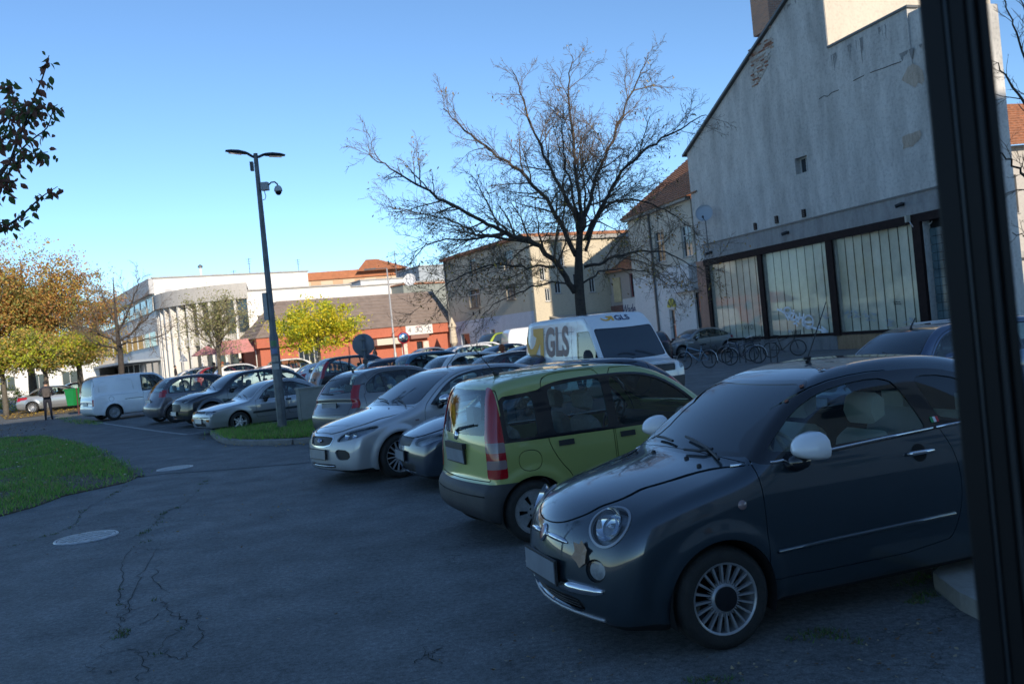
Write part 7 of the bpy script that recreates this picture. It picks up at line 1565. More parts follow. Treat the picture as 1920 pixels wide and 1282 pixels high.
# ------------------------------------------------------------------ street furniture
M['lampgrey']=mat('lamp_post_grey',(.12,.13,.14),.5,.3,var=.35,vscale=4); M['darkgrey']=mat('dark_grey_metal',(.05,.055,.06),.45,.5)
lx,ly=G(531,812); lz=.10; yl_=ly
def lp(px,py): q=D(px,py,yl_); return Vector((q[0]-lx,0*q[1],q[2]-lz))
L_=empty('street_lamp',(lx,ly,lz),0,'tall grey lamp post with two flat lamp heads and a dome camera','street lamp'); hT=D(480,288,ly)[2]-lz
b=MB(); b.tube([(0,0,-.1),(0,0,.05),(0,0,2.35),(0,0,2.42),(0,0,2.5),(0,0,hT)],[.125,.12,.115,.10,.085,.055],16); b.build('pole',M['lampgrey'],L_,auto=40)
b=MB(); b.box((-.05,-.13,.4),(.05,-.10,.95)); b.build('service_door',M['lampgrey'],L_)
for (px,py,s_) in ((497,575,.5),(497,560,.42)):
    b=MB(); z=D(px,py,ly)[2]-lz; b.box((-.17,-.09,z-.35),(-.06,.09,z+.35)); b.build('equipment_box',mat('weathered_box',(.33,.33,.32),.6,var=.2),L_) if s_==.5 else None
for zz,c in ((1.75,(.35,.32,.28)),(1.95,(.15,.2,.35)),(1.55,(.4,.4,.38)),(2.15,(.10,.22,.10))):
    b=MB(); n=6; a0=-2.2; vs=[]
    for k in range(n): a=a0+k*.28; vs+=[(.118*math.cos(a),.118*math.sin(a),zz),(.118*math.cos(a),.118*math.sin(a),zz+.14)]
    b.add(vs,[(2*k,2*k+2,2*k+3,2*k+1) for k in range(n-1)]); b.build('sticker',mat('sticker',c,.5,var=.3,vscale=9),L_)
def head(sx,name,tilt,yo):
    b=MB(); pr=[(.10,.0),(.22,.035),(.45,.075),(.70,.07),(.78,.03),(.76,-.0),(.45,-.02),(.22,-.02)]
    vs=[];
    for (u,v) in pr:
        pass
    secs=[(.16,.05,.02,.02),(.25,.12,.05,.03),(.42,.15,.075,.03),(.62,.14,.06,.025),(.74,.08,.03,.01)]
    for (u,hw,t,bm_) in secs:
        for k in range(8): a=2*math.pi*k/8; vs.append((sx*u,hw*math.cos(a),(t if math.sin(a)>0 else bm_)*math.sin(a)))
    fs=[(i*8+k,i*8+(k+1)%8,(i+1)*8+(k+1)%8,(i+1)*8+k) for i in range(4) for k in range(8)]+[tuple(range(8)),tuple(range(32,40))]
    b.add(vs,fs); Mx=Matrix.Translation((0,0,hT-.02))@Matrix.Rotation(tilt,4,'Y')@Matrix.Rotation(yo,4,'Z'); b.xf(Mx); o=b.build('lamp_head',M['darkgrey'],L_,auto=50)
    g=MB(); g.box((sx*.50-.16,-.09,-.04),(sx*.50+.16,.09,-.028)); g.xf(Mx); g.build('led_panel',M['clearlens'],o)
    a=MB(); a.tube([(0,0,-.08),(sx*.08,0,-.06),(sx*.2,0,.0)],.035,8); a.xf(Mx); a.build('lamp_arm',M['darkgrey'],o)
head(-1,'l',R(8),.35); head(1,'r',R(4),.35)
z0=D(484,312,ly)[2]-lz; b=MB(); b.box((-.16,-.05,z0-.1),(-.085,.06,z0+.13)); b.build('sensor_unit',M['darkgrey'],L_)
z1=D(494,350,ly)[2]-lz; b=MB(); b.box((.07,-.09,z1-.10),(.25,.09,z1+.10)); b.build('camera_junction_box',mat('camera_grey',(.30,.31,.34),.5),L_)
b=MB(); b.tube([(.25,0,z1+.02),(.33,0,z1+.09),(.42,0,z1+.09),(.48,0,z1+.03),(.49,0,z1-.03)],.02,8); b.build('camera_arm',M['lampgrey'],L_,smooth=True)
b=MB(); b.lathe([(.02,z1+.0),(.07,z1-.03),(.10,z1-.09),(.105,z1-.15),(.10,z1-.16)],20,'z',c=(.49,0,0)); o=b.build('dome_camera',mat('camera_white',(.45,.47,.48),.4),L_,auto=50)
b=MB(); b.lathe([(.085,z1-.16),(.075,z1-.21),(.04,z1-.25),(.001,z1-.26)],20,'z',c=(.49,0,0)); b.build('dome_glass',M['gloss'],o,smooth=True)
b=MB(); b.tube([(.13,0,z1-.1),(.16,0,z1-.25),(.13,0,z1-.33),(.07,0,z1-.34)],.01,5); b.build('cable',M['black'],L_)
# round sign seen from behind
sx_,sy=hp(684,24.5); S_=empty('road_sign',(sx_,sy,0),0,'back of a round grey road sign on a post between the parked cars','road sign'); zc=D(672,647,sy)[2]
b=MB(); b.tube([(0,0,0),(0,0,zc+.26)],.038,12); b.build('post',M['lampgrey'],S_,smooth=True)
b=MB(); b.lathe([(.001,0),(.29,0),(.302,.008),(.302,.022),(.29,.03),(.001,.03)],40,'z'); b.xf(Matrix.Translation((-.02,.05,zc))@frame_at(Vector((0,0,0)),Vector((.0,-1,0)))@Matrix.Translation((0,0,-.03))); b.build('sign_disc',mat('sign_back_aluminium',(.17,.19,.22),.6,.2,var=.15,vscale=4),S_,auto=40)
for dz in (-.14,.14): b=MB(); b.box((-.09,-.045,zc+dz-.02),(.06,.045,zc+dz+.02)); b.build('clamp',M['lampgrey'],S_)
b=MB(); b.box((-.06,-.06,zc-.52),(.06,.05,zc-.40)); b.build('clamp',M['darkgrey'],S_)
# slim light pole
x,y=hp(741,60); P2=empty('street_lamp',(x,y,gz(x,y)),0,'slim pale street lamp pole with a flat arm in front of the red shop','street lamp'); h2=D(727,503,60)[2]-gz(x,y)
b=MB(); b.tube([(0,0,0),(0,0,1.2),(0,0,1.25),(0,0,h2)],[.11,.10,.07,.045],12); b.build('pole',mat('galvanised_pole',(.45,.44,.43),.5,.3),P2,smooth=True)
b=MB(); b.tube([(0,0,h2),(-.9,0,h2+.06)],.03,8); b.build('lamp_arm',M['pipe'],P2); b=MB(); b.box((-1.5,-.12,h2-.0),(-.75,.12,h2+.10)); b.build('lamp_head',M['lampgrey'],P2)
# electric cabinet on the island
x,y=Gt(588,797); E_=empty('utility_cabinet',(x,y,.10),R(28),'plain pale grey utility cabinet beside the lamp post island','cabinet'); cm=mat('cabinet_grey',(.27,.27,.25),.6,var=.12,vscale=3)
b=MB(); b.box((-.36,-.17,.05),(.36,.17,.92)); b.build('cabinet_body',cm,E_); b=MB(); b.box((-.39,-.20,.92),(.39,.20,.97)); b.build('cabinet_lid',cm,E_); b=MB(); b.box((-.34,-.185,.10),(.34,-.171,.88)); o=b.build('door',cm,E_); b=MB(); b.box((.24,-.20,.45),(.27,-.186,.56)); b.build('handle',M['darkgrey'],o); b=MB(); b.box((-.38,-.19,-.02),(.38,.19,.05)); b.build('plinth',M['stone'],E_)
# green litter bin
x,y=Gt(148,777); B_=empty('litter_bin',(x,y,gz(x,y)),R(-20),'green litter bin on a dark post left of the white van','litter bin'); gmn=mat('bin_green',(.01,.22,.05),.45,var=.15,vscale=5)
sc_=1.25
b=MB(); b.tube([(0,0,0),(0,0,1.05*sc_)],.03,8); b.build('post',mat('post_dark_red',(.10,.03,.03),.5),B_)
vs=[(-.50,-.16,.38),(-.06,-.16,.38),(-.06,.16,.38),(-.50,.16,.38),(-.56,-.2,1.0),(-.03,-.2,1.0),(-.03,.2,1.0),(-.56,.2,1.0)]; b=MB(); b.add([(v[0],v[1],v[2]*sc_) for v in vs],[(0,3,2,1),(0,1,5,4),(1,2,6,5),(2,3,7,6),(3,0,4,7),(4,5,6,7)]); b.build('bin_body',gmn,B_); b=MB(); b.box((-.58,-.22,1.0*sc_),(-.02,.22,1.04*sc_)); b.build('rim',gmn,B_)
# small roof aerials and signs in the distance
for (px,d,pt,pb,lab) in ((486,84,482,520,'thin lattice aerial on the white office roof, left of the lamp post'),(456,83,505,530,'short aerial on the white office roof edge'),(577,96,484,515,'thin aerial above the brick storey'),(758,90,468,520,'thin aerial above the white rooftop house')):
    x,y=hp(px,d); z1_=D(px,pt,d)[2]; z0_=D(px,pb,d)[2]-.4; r=empty('roof_aerial',(x,y,z0_),0,lab,'aerial'); b=MB(); b.tube([(0,0,0),(0,0,z1_-z0_)],.035,5)
    for k in range(3): b.tube([(-.25+.05*k,0,z1_-z0_-.1-.22*k),(.25-.05*k,0,z1_-z0_-.1-.22*k)],.015,4)
    b.build('mast',M['pipe'],r)
x,y=hp(346,66); r=empty('road_sign',(x,y,gz(x,y)),0,'small white framed sign on a thin post before the curved wing','road sign'); b=MB(); b.tube([(0,0,0),(0,0,2.4)],.035,6); b.build('post',M['wframe'],r); b=MB(); b.add([(-.35,0,2.0),(.35,0,2.0),(0,0,2.6),(-.35,.03,2.0),(.35,.03,2.0),(0,.03,2.6)],[(0,1,2),(3,5,4),(0,3,4,1),(1,4,5,2),(2,5,3,0)]); b.build('sign_triangle',M['white'],r)
# --- bicycles
def bike(x,y,az,label,fc,fender,basket,lean=.08):
    r=empty('bicycle',(x,y,gz(x,y)),R(90-az),label,'bicycle','bicycles parked by the shop windows'); r.rotation_euler[0]=lean; fm=mat('bike_frame',fc,.3,.2,coat=.5)
    wb_=1.06; R_=.33
    for k,sx in enumerate((0,wb_)):
        b=MB(); n=28; vs=[];
        for i in range(n):
            a=2*math.pi*i/n
            for j in range(6): q=2*math.pi*j/6; rr2=R_-.018+.018*math.cos(q); vs.append((sx+rr2*math.cos(a),.018*math.sin(q),R_+rr2*math.sin(a)))
        b.add(vs,[(i*6+j,i*6+(j+1)%6,((i+1)%n)*6+(j+1)%6,((i+1)%n)*6+j) for i in range(n) for j in range(6)]); w_=b.build('wheel',M['tyre'],r,smooth=True)
        b=MB(); 
        for i in range(18): a=2*math.pi*i/18; b.tube([(sx,.02 if i%2 else -.02,R_),(sx+(R_-.04)*math.cos(a),0,R_+(R_-.04)*math.sin(a))],.0022,3)
        b.lathe([(R_-.035,-.012),(R_-.045,0),(R_-.035,.012)],28,'y',c=(sx,0,R_)); b.lathe([(.03,-.03),(.03,.03)],8,'y',c=(sx,0,R_)); b.build('rim_and_spokes',M['pipe'],w_)
        if fender:
            b=MB(); vs=[]; n=14
            for i in range(n+1): a=R(-10 if k else 20)+R(170)*i/n; vs+=[(sx+(R_+.03)*math.cos(a),-.028,R_+(R_+.03)*math.sin(a)),(sx+(R_+.04)*math.cos(a),0,R_+(R_+.04)*math.sin(a)),(sx+(R_+.03)*math.cos(a),.028,R_+(R_+.03)*math.sin(a))]
            b.add(vs,[(3*i+j,3*i+j+1,3*i+j+4,3*i+j+3) for i in range(n) for j in range(2)]); b.build('mudguard',M['white'] if fender==1 else M['alloybright'],r,smooth=True)
    b=MB(); bb=(.43,0,.29); st_=(.30,0,.78); hd=(.92,0,.84); h2_=(.95,0,.70)
    for p,q in ((bb,st_),(bb,h2_),((.33,0,.66),hd),(st_,(.28,0,.86)),(hd,h2_)): b.tube([p,q],.018,8)
    for s in (-.05,.05): b.tube([(0,s,R_),bb],.010,6); b.tube([(0,s,R_),(.32,0,.72)],.009,6)
    b.build('frame',fm,r,smooth=True)
    b=MB(); 
    for s in (-.05,.05): b.tube([h2_,(.99,s,.58),(wb_,s,R_)],.011,6)
    b.tube([hd,(.90,0,.98)],.014,8); b.build('fork',fm,r,smooth=True)
    b=MB(); b.tube([(.74,-.28,1.02),(.86,-.2,1.03),(.92,0,1.0),(.86,.2,1.03),(.74,.28,1.02)],.012,6); b.build('handlebar',M['chrome'],r,smooth=True)
    b=MB(); b.add([(.12,-.09,.93),(.12,.09,.93),(.36,.02,.91),(.36,-.02,.91),(.13,-.07,.88),(.13,.07,.88),(.35,.02,.88),(.35,-.02,.88)],[(0,1,2,3),(4,7,6,5),(0,4,5,1),(1,5,6,2),(2,6,7,3),(3,7,4,0)]); b.tube([(.28,0,.8),(.26,0,.89)],.013,6); b.build('saddle',M['black'],r)
    b=MB(); b.lathe([(.09,-.01),(.09,.01)],16,'y',c=(bb[0],.05,bb[2])); b.tube([(bb[0],.08,bb[2]),(bb[0]+.12,.08,bb[2]-.12)],.01,5); b.tube([(bb[0],-.08,bb[2]),(bb[0]-.12,-.08,bb[2]+.12)],.01,5); b.build('crank',M['darkgrey'],r)
    b=MB(); b.tube([(-.25,0,.70),(.25,0,.72)],.010,5); b.tube([(-.25,0,.70),(0,.05,R_)],.006,4); b.tube([(-.25,-.06,.70),(.2,-.06,.70)],.006,4); b.tube([(-.25,.06,.70),(.2,.06,.70)],.006,4); b.build('carrier',M['darkgrey'],r)
    if basket:
        bx_=.98 if basket==1 else -.05; bz=.82 if basket==1 else .74; b=MB()
        for k in range(7): z=bz+k*.035; w_=.13+.008*k; b.tube([(bx_-.02-w_*.0,-w_,z),(bx_+.24,-w_,z),(bx_+.24,w_,z),(bx_-.02,w_,z),(bx_-.02,-w_,z)],.005,4)
        for (u,v) in [(bx_-.02+.05*i,s) for i in range(6) for s in (-.14,.14)]+[(s2,-.13+.05*i) for i in range(6) for s2 in (bx_-.02,bx_+.24)]: b.tube([(u,v,bz),(u,v*1.1,bz+.22)],.004,4)
        b.build('basket',M['black'],r)
    return r
bk_=[(1322,34,-48,'bicycle with white mudguards and pale blue frame, leftmost of the row',(.25,.38,.5),1,0),(1362,34.5,118,'dark bicycle with black basket over its front wheel, second from the left',(.03,.05,.09),1,1),(1402,36,-60,'silver-grey bicycle with rear child seat frame, third from the left',(.3,.3,.32),2,2),(1440,37,110,'black bicycle with front basket, rightmost of the row',(.02,.02,.02),0,1)]
for px,d,az,lab,fc,fe,ba in bk_: x,y=hp(px,d); bike(x,y,az,lab,fc,fe,ba)
x,y=hp(1380,35.5); r=empty('bicycle_rack',(x,y,0),R(-70),'low black bicycle rack behind the row of bicycles','bicycle rack')
for k in range(5): b=MB(); b.tube([(-2+k,0,0),(-2+k,0,.75),(-1.6+k,0,.75),(-1.6+k,0,0)],.025,6); b.build('hoop',M['darkgrey'],r)
# ------------------------------------------------------------------ people
def person(name,loc,yaw,label,J,regions,kids=(),scale=1.0):
    """one continuous skinned body; J: joints {name:(pos,radius)}, edges by name"""
    r=empty('person',loc,yaw,label,'person'); names=list(J); E=[('pelvis','waist'),('waist','chest'),('chest','neck'),('neck','head'),('head','crown'),('chest','shl'),('shl','ell'),('ell','wrl'),('wrl','hal'),('hal','fil'),('chest','shr'),('shr','elr'),('elr','wrr'),('wrr','har'),('har','fir'),('hal','thl'),('har','thr'),('pelvis','hil'),('hil','knl'),('knl','anl'),('anl','tol'),('pelvis','hir'),('hir','knr'),('knr','anr'),('anr','tor')]
    me=bpy.data.meshes.new('body'); me.from_pydata([J[n][0] for n in names],[(names.index(a),names.index(b)) for a,b in E],[]); o=mobj('body',me)
    md=o.modifiers.new('skin','SKIN'); md.use_smooth_shade=True; o.modifiers.new('sub','SUBSURF').levels=2
    lay=me.skin_vertices[0].data if me.skin_vertices else None
    if lay is None: me.attributes  # pragma: no cover
    for i,n in enumerate(names): lay[i].radius=(J[n][1]*(J[n][2] if len(J[n])>2 else 1),J[n][1])
    lay[0].use_root=True
    dg=bpy.context.evaluated_depsgraph_get(); m2=bpy.data.meshes.new_from_object(o.evaluated_get(dg)); bpy.data.objects.remove(o)
    ms=[]; 
    for _,mm in regions: ms.append(mm)
    m2.materials.clear(); [m2.materials.append(mm) for mm in ms]
    for p in m2.polygons:
        c=p.center
        for k,(fn,_) in enumerate(regions):
            if fn(c): p.material_index=k; break
        p.use_smooth=True
    b=mobj('body',m2,r); b.scale=(scale,)*3; return r,b
skin=mat('skin',(.45,.27,.19),.55); hairm=mat('dark_hair',(.02,.015,.012),.7); hairr=mat('auburn_hair',(.25,.07,.025),.7)
def standing(front_arms=True,stride=.0):
    return dict(pelvis=((0,0,.95),.13,1.15),waist=((0,0,1.10),.125,1.15),chest=((.0,0,1.32),.145,1.25),neck=((.0,0,1.50),.055),head=((.02,0,1.60),.085),crown=((.01,0,1.70),.082),
      shl=((-.01,.19,1.41),.065),ell=((-.02,.30,1.15),.048),wrl=((.20,.22,1.10),.036) if front_arms else ((.02,.30,.90),.034),hal=((.27,.17,1.13),.036) if front_arms else ((.03,.30,.82),.036),fil=((.31,.14,1.16),.014) if front_arms else ((.04,.30,.73),.014),thl=((.27,.14,1.18),.014) if front_arms else ((.07,.28,.80),.013),
      shr=((-.01,-.19,1.41),.065),elr=((-.02,-.30,1.15),.048),wrr=((.20,-.22,1.10),.036) if front_arms else ((.02,-.30,.90),.034),har=((.27,-.17,1.13),.036) if front_arms else ((.03,-.30,.82),.036),fir=((.31,-.14,1.16),.014) if front_arms else ((.04,-.30,.73),.014),thr=((.27,-.14,1.18),.014) if front_arms else ((.07,-.28,.80),.013),
      hil=((.0,.09,.88),.095),knl=((.02+stride,.11,.49),.062),anl=((-.02+stride,.12,.10),.045),tol=((.14+stride,.13,.04),.038),hir=((.0,-.09,.88),.095),knr=((.02-stride,-.11,.49),.062),anr=((-.02-stride*1.4,-.12,.10),.045),tor=((.14-stride*1.4,-.14,.04),.038))
def hair(parent,c,r_,m,long=0):
    b=MB(); n=12; pr=[]
    for i in range(7): a=math.pi*.5*(1-i/6*1.35); pr.append((r_*math.cos(a)*1.0,r_*math.sin(a)))
    if long: pr+=[(r_*.95,-long),(r_*.7,-long-.04)]
    b.lathe([(max(.001,p[0]),p[1]) for p in pr],n,'z',c=(c[0]-.025,c[1],c[2])); b.build('hair',m,parent,smooth=True)
def clothes(hem,coatm,trm,shoem,coat_len=.85):
    return [(lambda c:c.z<.085,shoem),(lambda c:c.z<coat_len and abs(c.y)<.24,trm),(lambda c:c.z>1.515 ,skin),(lambda c:c.x>.235 or (abs(c.y)>.26 and c.z<.87),skin),(lambda c:True,coatm)]
jk=mat('navy_jacket',(.015,.018,.03),.8,var=.3,vscale=20); tr_=mat('dark_trousers',(.012,.014,.025),.85,var=.3,vscale=20); shoe=mat('black_shoes',(.015,.015,.015),.5)
x,y=hp(86,41.5); x,y=(x,y); r,b_=person('man',(x,y,gz(x,y)),R(90-(-25)),'man seen from behind in dark clothes with a grey-brown backpack on the path',standing(True),clothes(0,jk,tr_,shoe),scale=1.04)
hair(b_,(.015,0,1.66),.098,hairm); 
bp_=MB(); secs=[(1.02,.10,.14),(1.08,.14,.17),(1.25,.15,.18),(1.38,.13,.165),(1.45,.06,.12)]; vs=[]
for z,d,w_ in secs:
    for k in range(10): a=2*math.pi*k/10; vs.append((-.20-d*.5+d*.75*math.cos(a),w_*math.copysign(abs(math.sin(a))**.6,math.sin(a)),z))
bp_.add(vs,[(i*10+k,i*10+(k+1)%10,(i+1)*10+(k+1)%10,(i+1)*10+k) for i in range(4) for k in range(10)]+[tuple(range(10)),tuple(range(40,50))])
bpr=empty('backpack',(x,y,gz(x,y)),R(90+25),'grey-brown backpack on the back of the man on the path','backpack'); bpo=bp_.build('pack_body',mat('backpack_taupe',(.07,.06,.055),.85,var=.2,vscale=15),bpr,smooth=True); bpo.scale=(1.04,)*3
b=MB(); b.box((-.385,-.11,1.08),(-.33,.11,1.24)); o=b.build('front_pocket',mat('pocket_taupe',(.09,.075,.07),.85),bpr)
for s in (-1,1): b=MB(); b.tube([(-.16,s*.11,1.40),(-.02,s*.13,1.52),(.14,s*.13,1.40),(.13,s*.15,1.15),(-.15,s*.15,1.08)],.018,6); b.build('strap',jk,bpr)
# woman by the red shop, woman with red bag between cars, far pedestrians
x,y=hp(703,64); r,b_=person('w',(x,y,gz(x,y)),R(90-(-70)),'dark-haired woman in a dark padded jacket standing before the red wall',standing(True),clothes(0,jk,tr_,shoe),scale=.98); hair(b_,(.0,0,1.66),.105,hairm,.12)
x,y=hp(941,29.2); rj=mat('red_patterned_jacket',(.35,.03,.05),.8,var=.6,vscale=14); Jb=standing(True); r,b_=person('w',(x,y,gz(x,y)),R(90-60),'auburn-haired woman in a red jacket between two dark cars',Jb,clothes(0,rj,tr_,shoe),scale=.95); hair(b_,(.0,0,1.66),.108,hairr,.10)
rb_=empty('shoulder_bag',(x,y,gz(x,y)),R(30),'red and white bag on the back of the woman in the red jacket','bag'); b=MB(); b.lathe([(.001,-.02),(.13,-.02),(.15,.05),(.13,.11),(.001,.13)],14,'z'); b.xf(Matrix.Translation((-.20,-.02,1.15))@Matrix.Rotation(R(-90),4,'Y')@Matrix.Diagonal((1.2,.9,1,1))); b.build('bag_body',mat('bag_red',(.45,.02,.03),.6),rb_,smooth=True); b=MB(); b.box((-.345,-.06,1.09),(-.33,.05,1.23)); b.build('bag_print',mat('bag_print_cream',(.55,.5,.4),.6),rb_)
for (px,d,yaw,lab,c,hm) in ((403,63,40,'person in a tan coat walking before the faded red parasol',(.32,.20,.10),hairm),(418,61,150,'person in an ochre jacket beside the thin olive tree',(.38,.25,.12),hairr),(330,70,10,'person in dark clothes by the office block entrance',(.03,.03,.035),hairm),(452,66,80,'person in a black coat below the sloping awning',(.02,.02,.025),hairm)):
    x,y=hp(px,d); cm_=mat('coat',c,.85); r,b_=person('p',(x,y,gz(x,y)),R(yaw),lab,standing(False,.12),clothes(0,cm_,tr_,shoe,.75)); hair(b_,(0,0,1.66),.10,hm)
# ------------------------------------------------------------------ open glazed door at the right
dm=mat('anodised_door_frame',(.006,.0065,.008),.5,0,var=.1,spec=.25); DR=empty('door_frame',(.66,1.30,0),0,'dark metal door frame upright at the right edge, closest to the camera','door frame')
DR.rotation_euler=(0,0,R(-27.6)); DR.location=(1.3*math.sin(R(27.6)),1.3*math.cos(R(27.6)),0)
def dbar(x0,x1,y0,y1,name,m=None): b=MB(); c=.0022; b.prism([(x0,y1),(x0,y0+c),(x0+c,y0),(x1-c,y0),(x1,y0+c),(x1,y1)],0,3.2,'z'); b.build(name,m or dm,DR)
dbar(-.0388,-.0118,.0,.06,'frame_flange'); dbar(-.0104,-.0086,-.001,.05,'highlight_bead',mat('bead_highlight',(.04,.05,.06),.4,.3)); dbar(-.0072,.0135,.004,.06,'door_stile'); dbar(.0150,.0235,-.002,.05,'sealing_strip',mat('lighter_seal',(.013,.016,.019),.6)); dbar(.0268,.0388,.002,.06,'frame_return'); dbar(-.0380,.0380,.03,.075,'frame_core')  # bead colour holds the groove edge highlight; seal strip paler than the frame
b=MB(); b.box((-.03,.0,0),(.03,.9,.13)); b.build('threshold_rail',dm,DR)
# ------------------------------------------------------------------ parking the cars
def put_axle(root,sh,x,y,az_fwd,fr=True):
    d=(math.sin(R(az_fwd)),math.cos(R(az_fwd))); k=sh.sp['wb']/2*(-1 if fr else 1); place(root,x+d[0]*k,y+d[1]*k,az_fwd)
sh,f=build_fiat(); put_axle(f,sh,.80,5.78,251.5); FI=sh
# curled dry leaf on the bumper, a few on roof and bonnet
def leaf_on(root,sh,p,s,m,label,n=None):
    n=(n or sh.nrm(p)); r=empty('dry_leaf',(0,0,0),0,label,'leaf'); b=MB(); pts=[(-.05,-.55,0),(.22,-.38,.1),(.42,-.30,.22),(.36,-.02,.12),(.50,.22,.25),(.30,.34,.08),(.10,.58,.18),(-.10,.40,.06),(-.36,.46,.22),(-.32,.10,.1),(-.42,-.16,.25),(-.24,-.30,.1)]
    b.add([(x*s,y*s,z*s*.6+.004) for x,y,z in pts]+[(0,0,.004)],[(i,(i+1)%12,12) for i in range(12)]); b.xf(root.matrix_world@frame_at(p,n)); o=b.build('blade',m,r); r.location=o.data.vertices[0].co; o.parent=r; o.matrix_parent_inverse=Matrix.Translation(-Vector(r.location)); return r
bpy.context.view_layer.update()
lm1=leafmat('leaf_tan',(.42,.28,.19),.1); lm2=leafmat('leaf_red_brown',(.30,.10,.05),.1)
leaf_on(f,sh,sh.front(.43,.59),.14,lm1,'large curled tan leaf stuck beside the fog lamp of the nearest car')
leaf_on(f,sh,sh.top(1.62,.50),.035,lm2,'small red leaf at the top corner of the nearest windscreen')
leaf_on(f,sh,sh.top(1.48,.53),.03,lm2,'small red-brown leaf low on the edge of the nearest windscreen')
leaf_on(f,sh,sh.top(1.85,.40),.05,lm1,'pale leaf lying on the roof edge of the nearest car')
sh,f=build_panda(); put_axle(f,sh,-.22,8.82,68,False)
sh,f=build_focus(); put_axle(f,sh,-2.28,13.75,234)
PM={k:paint(k,*v) for k,v in dict(dark_blue_paint=((.018,.03,.055),.4,.35),taupe_paint=((.15,.145,.14),.5,.4),old_silver_paint=((.38,.39,.40),.5,.42,.2),black_paint=((.010,.012,.016),.4,.3),brown_grey_paint=((.13,.115,.12),.5,.4,.2),van_white_paint=((.80,.81,.82),.0,.45,.15),
  bright_white_paint=((.80,.80,.80),.0,.35,.1),steel_blue_paint=((.05,.16,.24),.4,.35),night_paint=((.014,.016,.022),.4,.3),bronze_dark_paint=((.045,.035,.035),.5,.35),plum_grey_paint=((.07,.065,.10),.5,.35),dark_red_paint=((.12,.012,.015),.3,.35),silver2_paint=((.36,.38,.40),.6,.35),slate_estate_paint=((.07,.10,.17),.5,.35),lime_paint=((.35,.45,.03),.1,.4),red_paint=((.30,.02,.02),.1,.35),dark_teal_paint=((.015,.06,.085),.4,.35)).items()}
ROW='cars parked in the near row along the lane'; MID='cars parked in the middle rows'
_p=KIND
_p['stilo']['head_in']=1
sh,c=gcar(_p['stilo'],.042,PM['dark_blue_paint'],'dark blue hatchback whose nose shows between the silver and green cars',ROW); anchor(c,sh,800,11.15,251,'fl'); 
sh,c=gcar(_p['c3'],.04,PM['taupe_paint'],'rounded taupe hatchback seen from behind with tall red tail lights, beside the utility cabinet',ROW,dict(wheel='star5')); anchor(c,sh,664,18.4,45,'rr')
p=sh.top(3.05,0); b=MB(); b.tube([p,p+Vector((0,0,.04))],[.03,.02],8); b.tube([p+Vector((0,0,.03)),p+Vector((.18,0,.14))],.006,5); b.build('roof_aerial',M['black'],c)
b=MB(); q0=sh.back(-.05,1.04); b.tube([q0+Vector((-.015,0,0)),sh.back(.2,1.055)+Vector((-.02,0,0)),sh.back(.48,1.06)+Vector((-.02,0,0))],.012,6); b.build('wiper',M['black'],c)
sh,c=gcar(_p['civic'],.042,PM['old_silver_paint'],'boxy old silver saloon parked beside the lamp post',ROW,dict(wheel='star5'),pl=M['platewhite'],mir=M['black'],fz=.40); put_axle(c,sh,-8.2,25.6,232.5)
for sg_ in (1,-1): onsurf(sh,c,'bumper_strip',[(sg_*a,.50) for a in (.02,.2,.4,.6,.76)],'front',M['black'],off=.003,rad=.012); b=MB(); q=sh.front(sg_*.60,.42); b.box((-.09,-.03,-.01),(.09,.03,.01)); b.xf(frame_at(q,Vector((1,0,0)))); b.build('turn_signal',M['orangelens'],c)
sh,c=gcar(_p['suv'],.045,PM['black_paint'],'black sports utility car with big grille, left of the old silver saloon',ROW,dict(wheel='multi15'),pl=M['platewhite']); anchor(c,sh,352,28.2,233,'fl')
sh,c=gcar(_p['scenic'],.045,PM['brown_grey_paint'],'grey-brown family car seen from behind, between the black car and the white van',ROW,dict(wheel='star5'),pl=M['platewhite']); anchor(c,sh,297,31.3,50,'rr')
def shut_van(sh,c,panels):
    for (a,z0,z1) in panels: onsurf(sh,c,'panel_groove',[(a,z) for z in np.linspace(z0,z1,8)],'side',M['gap'],off=-.004,rad=.007,sg=-1)
sh,c=gcar(_p['caddy'],.05,PM['van_white_paint'],'plain white panel van seen from behind, leftmost of the near row',ROW,dict(wheel='steel',rbump=PM['van_white_paint'],int=dict(rear=False)),rear_plate=True,pl=M['platewhite'],rz=.72); put_axle(c,sh,-16.9,37.2,48,False); CAD=(sh,c)
for zz,a0,a1 in ((1.02,2.55,4.1),): onsurf(sh,c,'side_crease',[(s,zz) for s in np.linspace(a0,a1,8)],'side',PM['van_white_paint'],off=.0,rad=.014,sg=-1)
onsurf(sh,c,'pressed_panel_edge',[(2.7,1.18),(2.72,1.55),(2.85,1.60),(3.9,1.60),(4.05,1.52),(4.05,1.18)],'side',M['pipe'] if False else PM['van_white_paint'],off=.0,rad=.012,sg=-1)
onsurf(sh,c,'fuel_flap_ring',[(3.62+.10*math.cos(t),.86+.10*math.sin(t)) for t in np.linspace(0,6.28,17)],'side',M['gap'],off=-.003,rad=.006,sg=-1)
onsurf(sh,c,'sliding_rail',[(2.35,.80),(2.75,.80),(3.1,.80)],'side',M['gap'],off=-.002,rad=.012,sg=-1)
# white delivery van with lettering
sh,c=gcar(_p['van'],.05,PM['van_white_paint'],'white delivery van with gold arrow and brown letters on its side',None,dict(wheel='steel',fbump=M['bumperblack'],rbump=M['bumperblack'],glass=M['glassdark'],int=dict(rear=False,belt=1.16)),cat='van',mir=M['black'],handles=False,front_plate=False,msz=(.18,.26,.52)); GV=sh
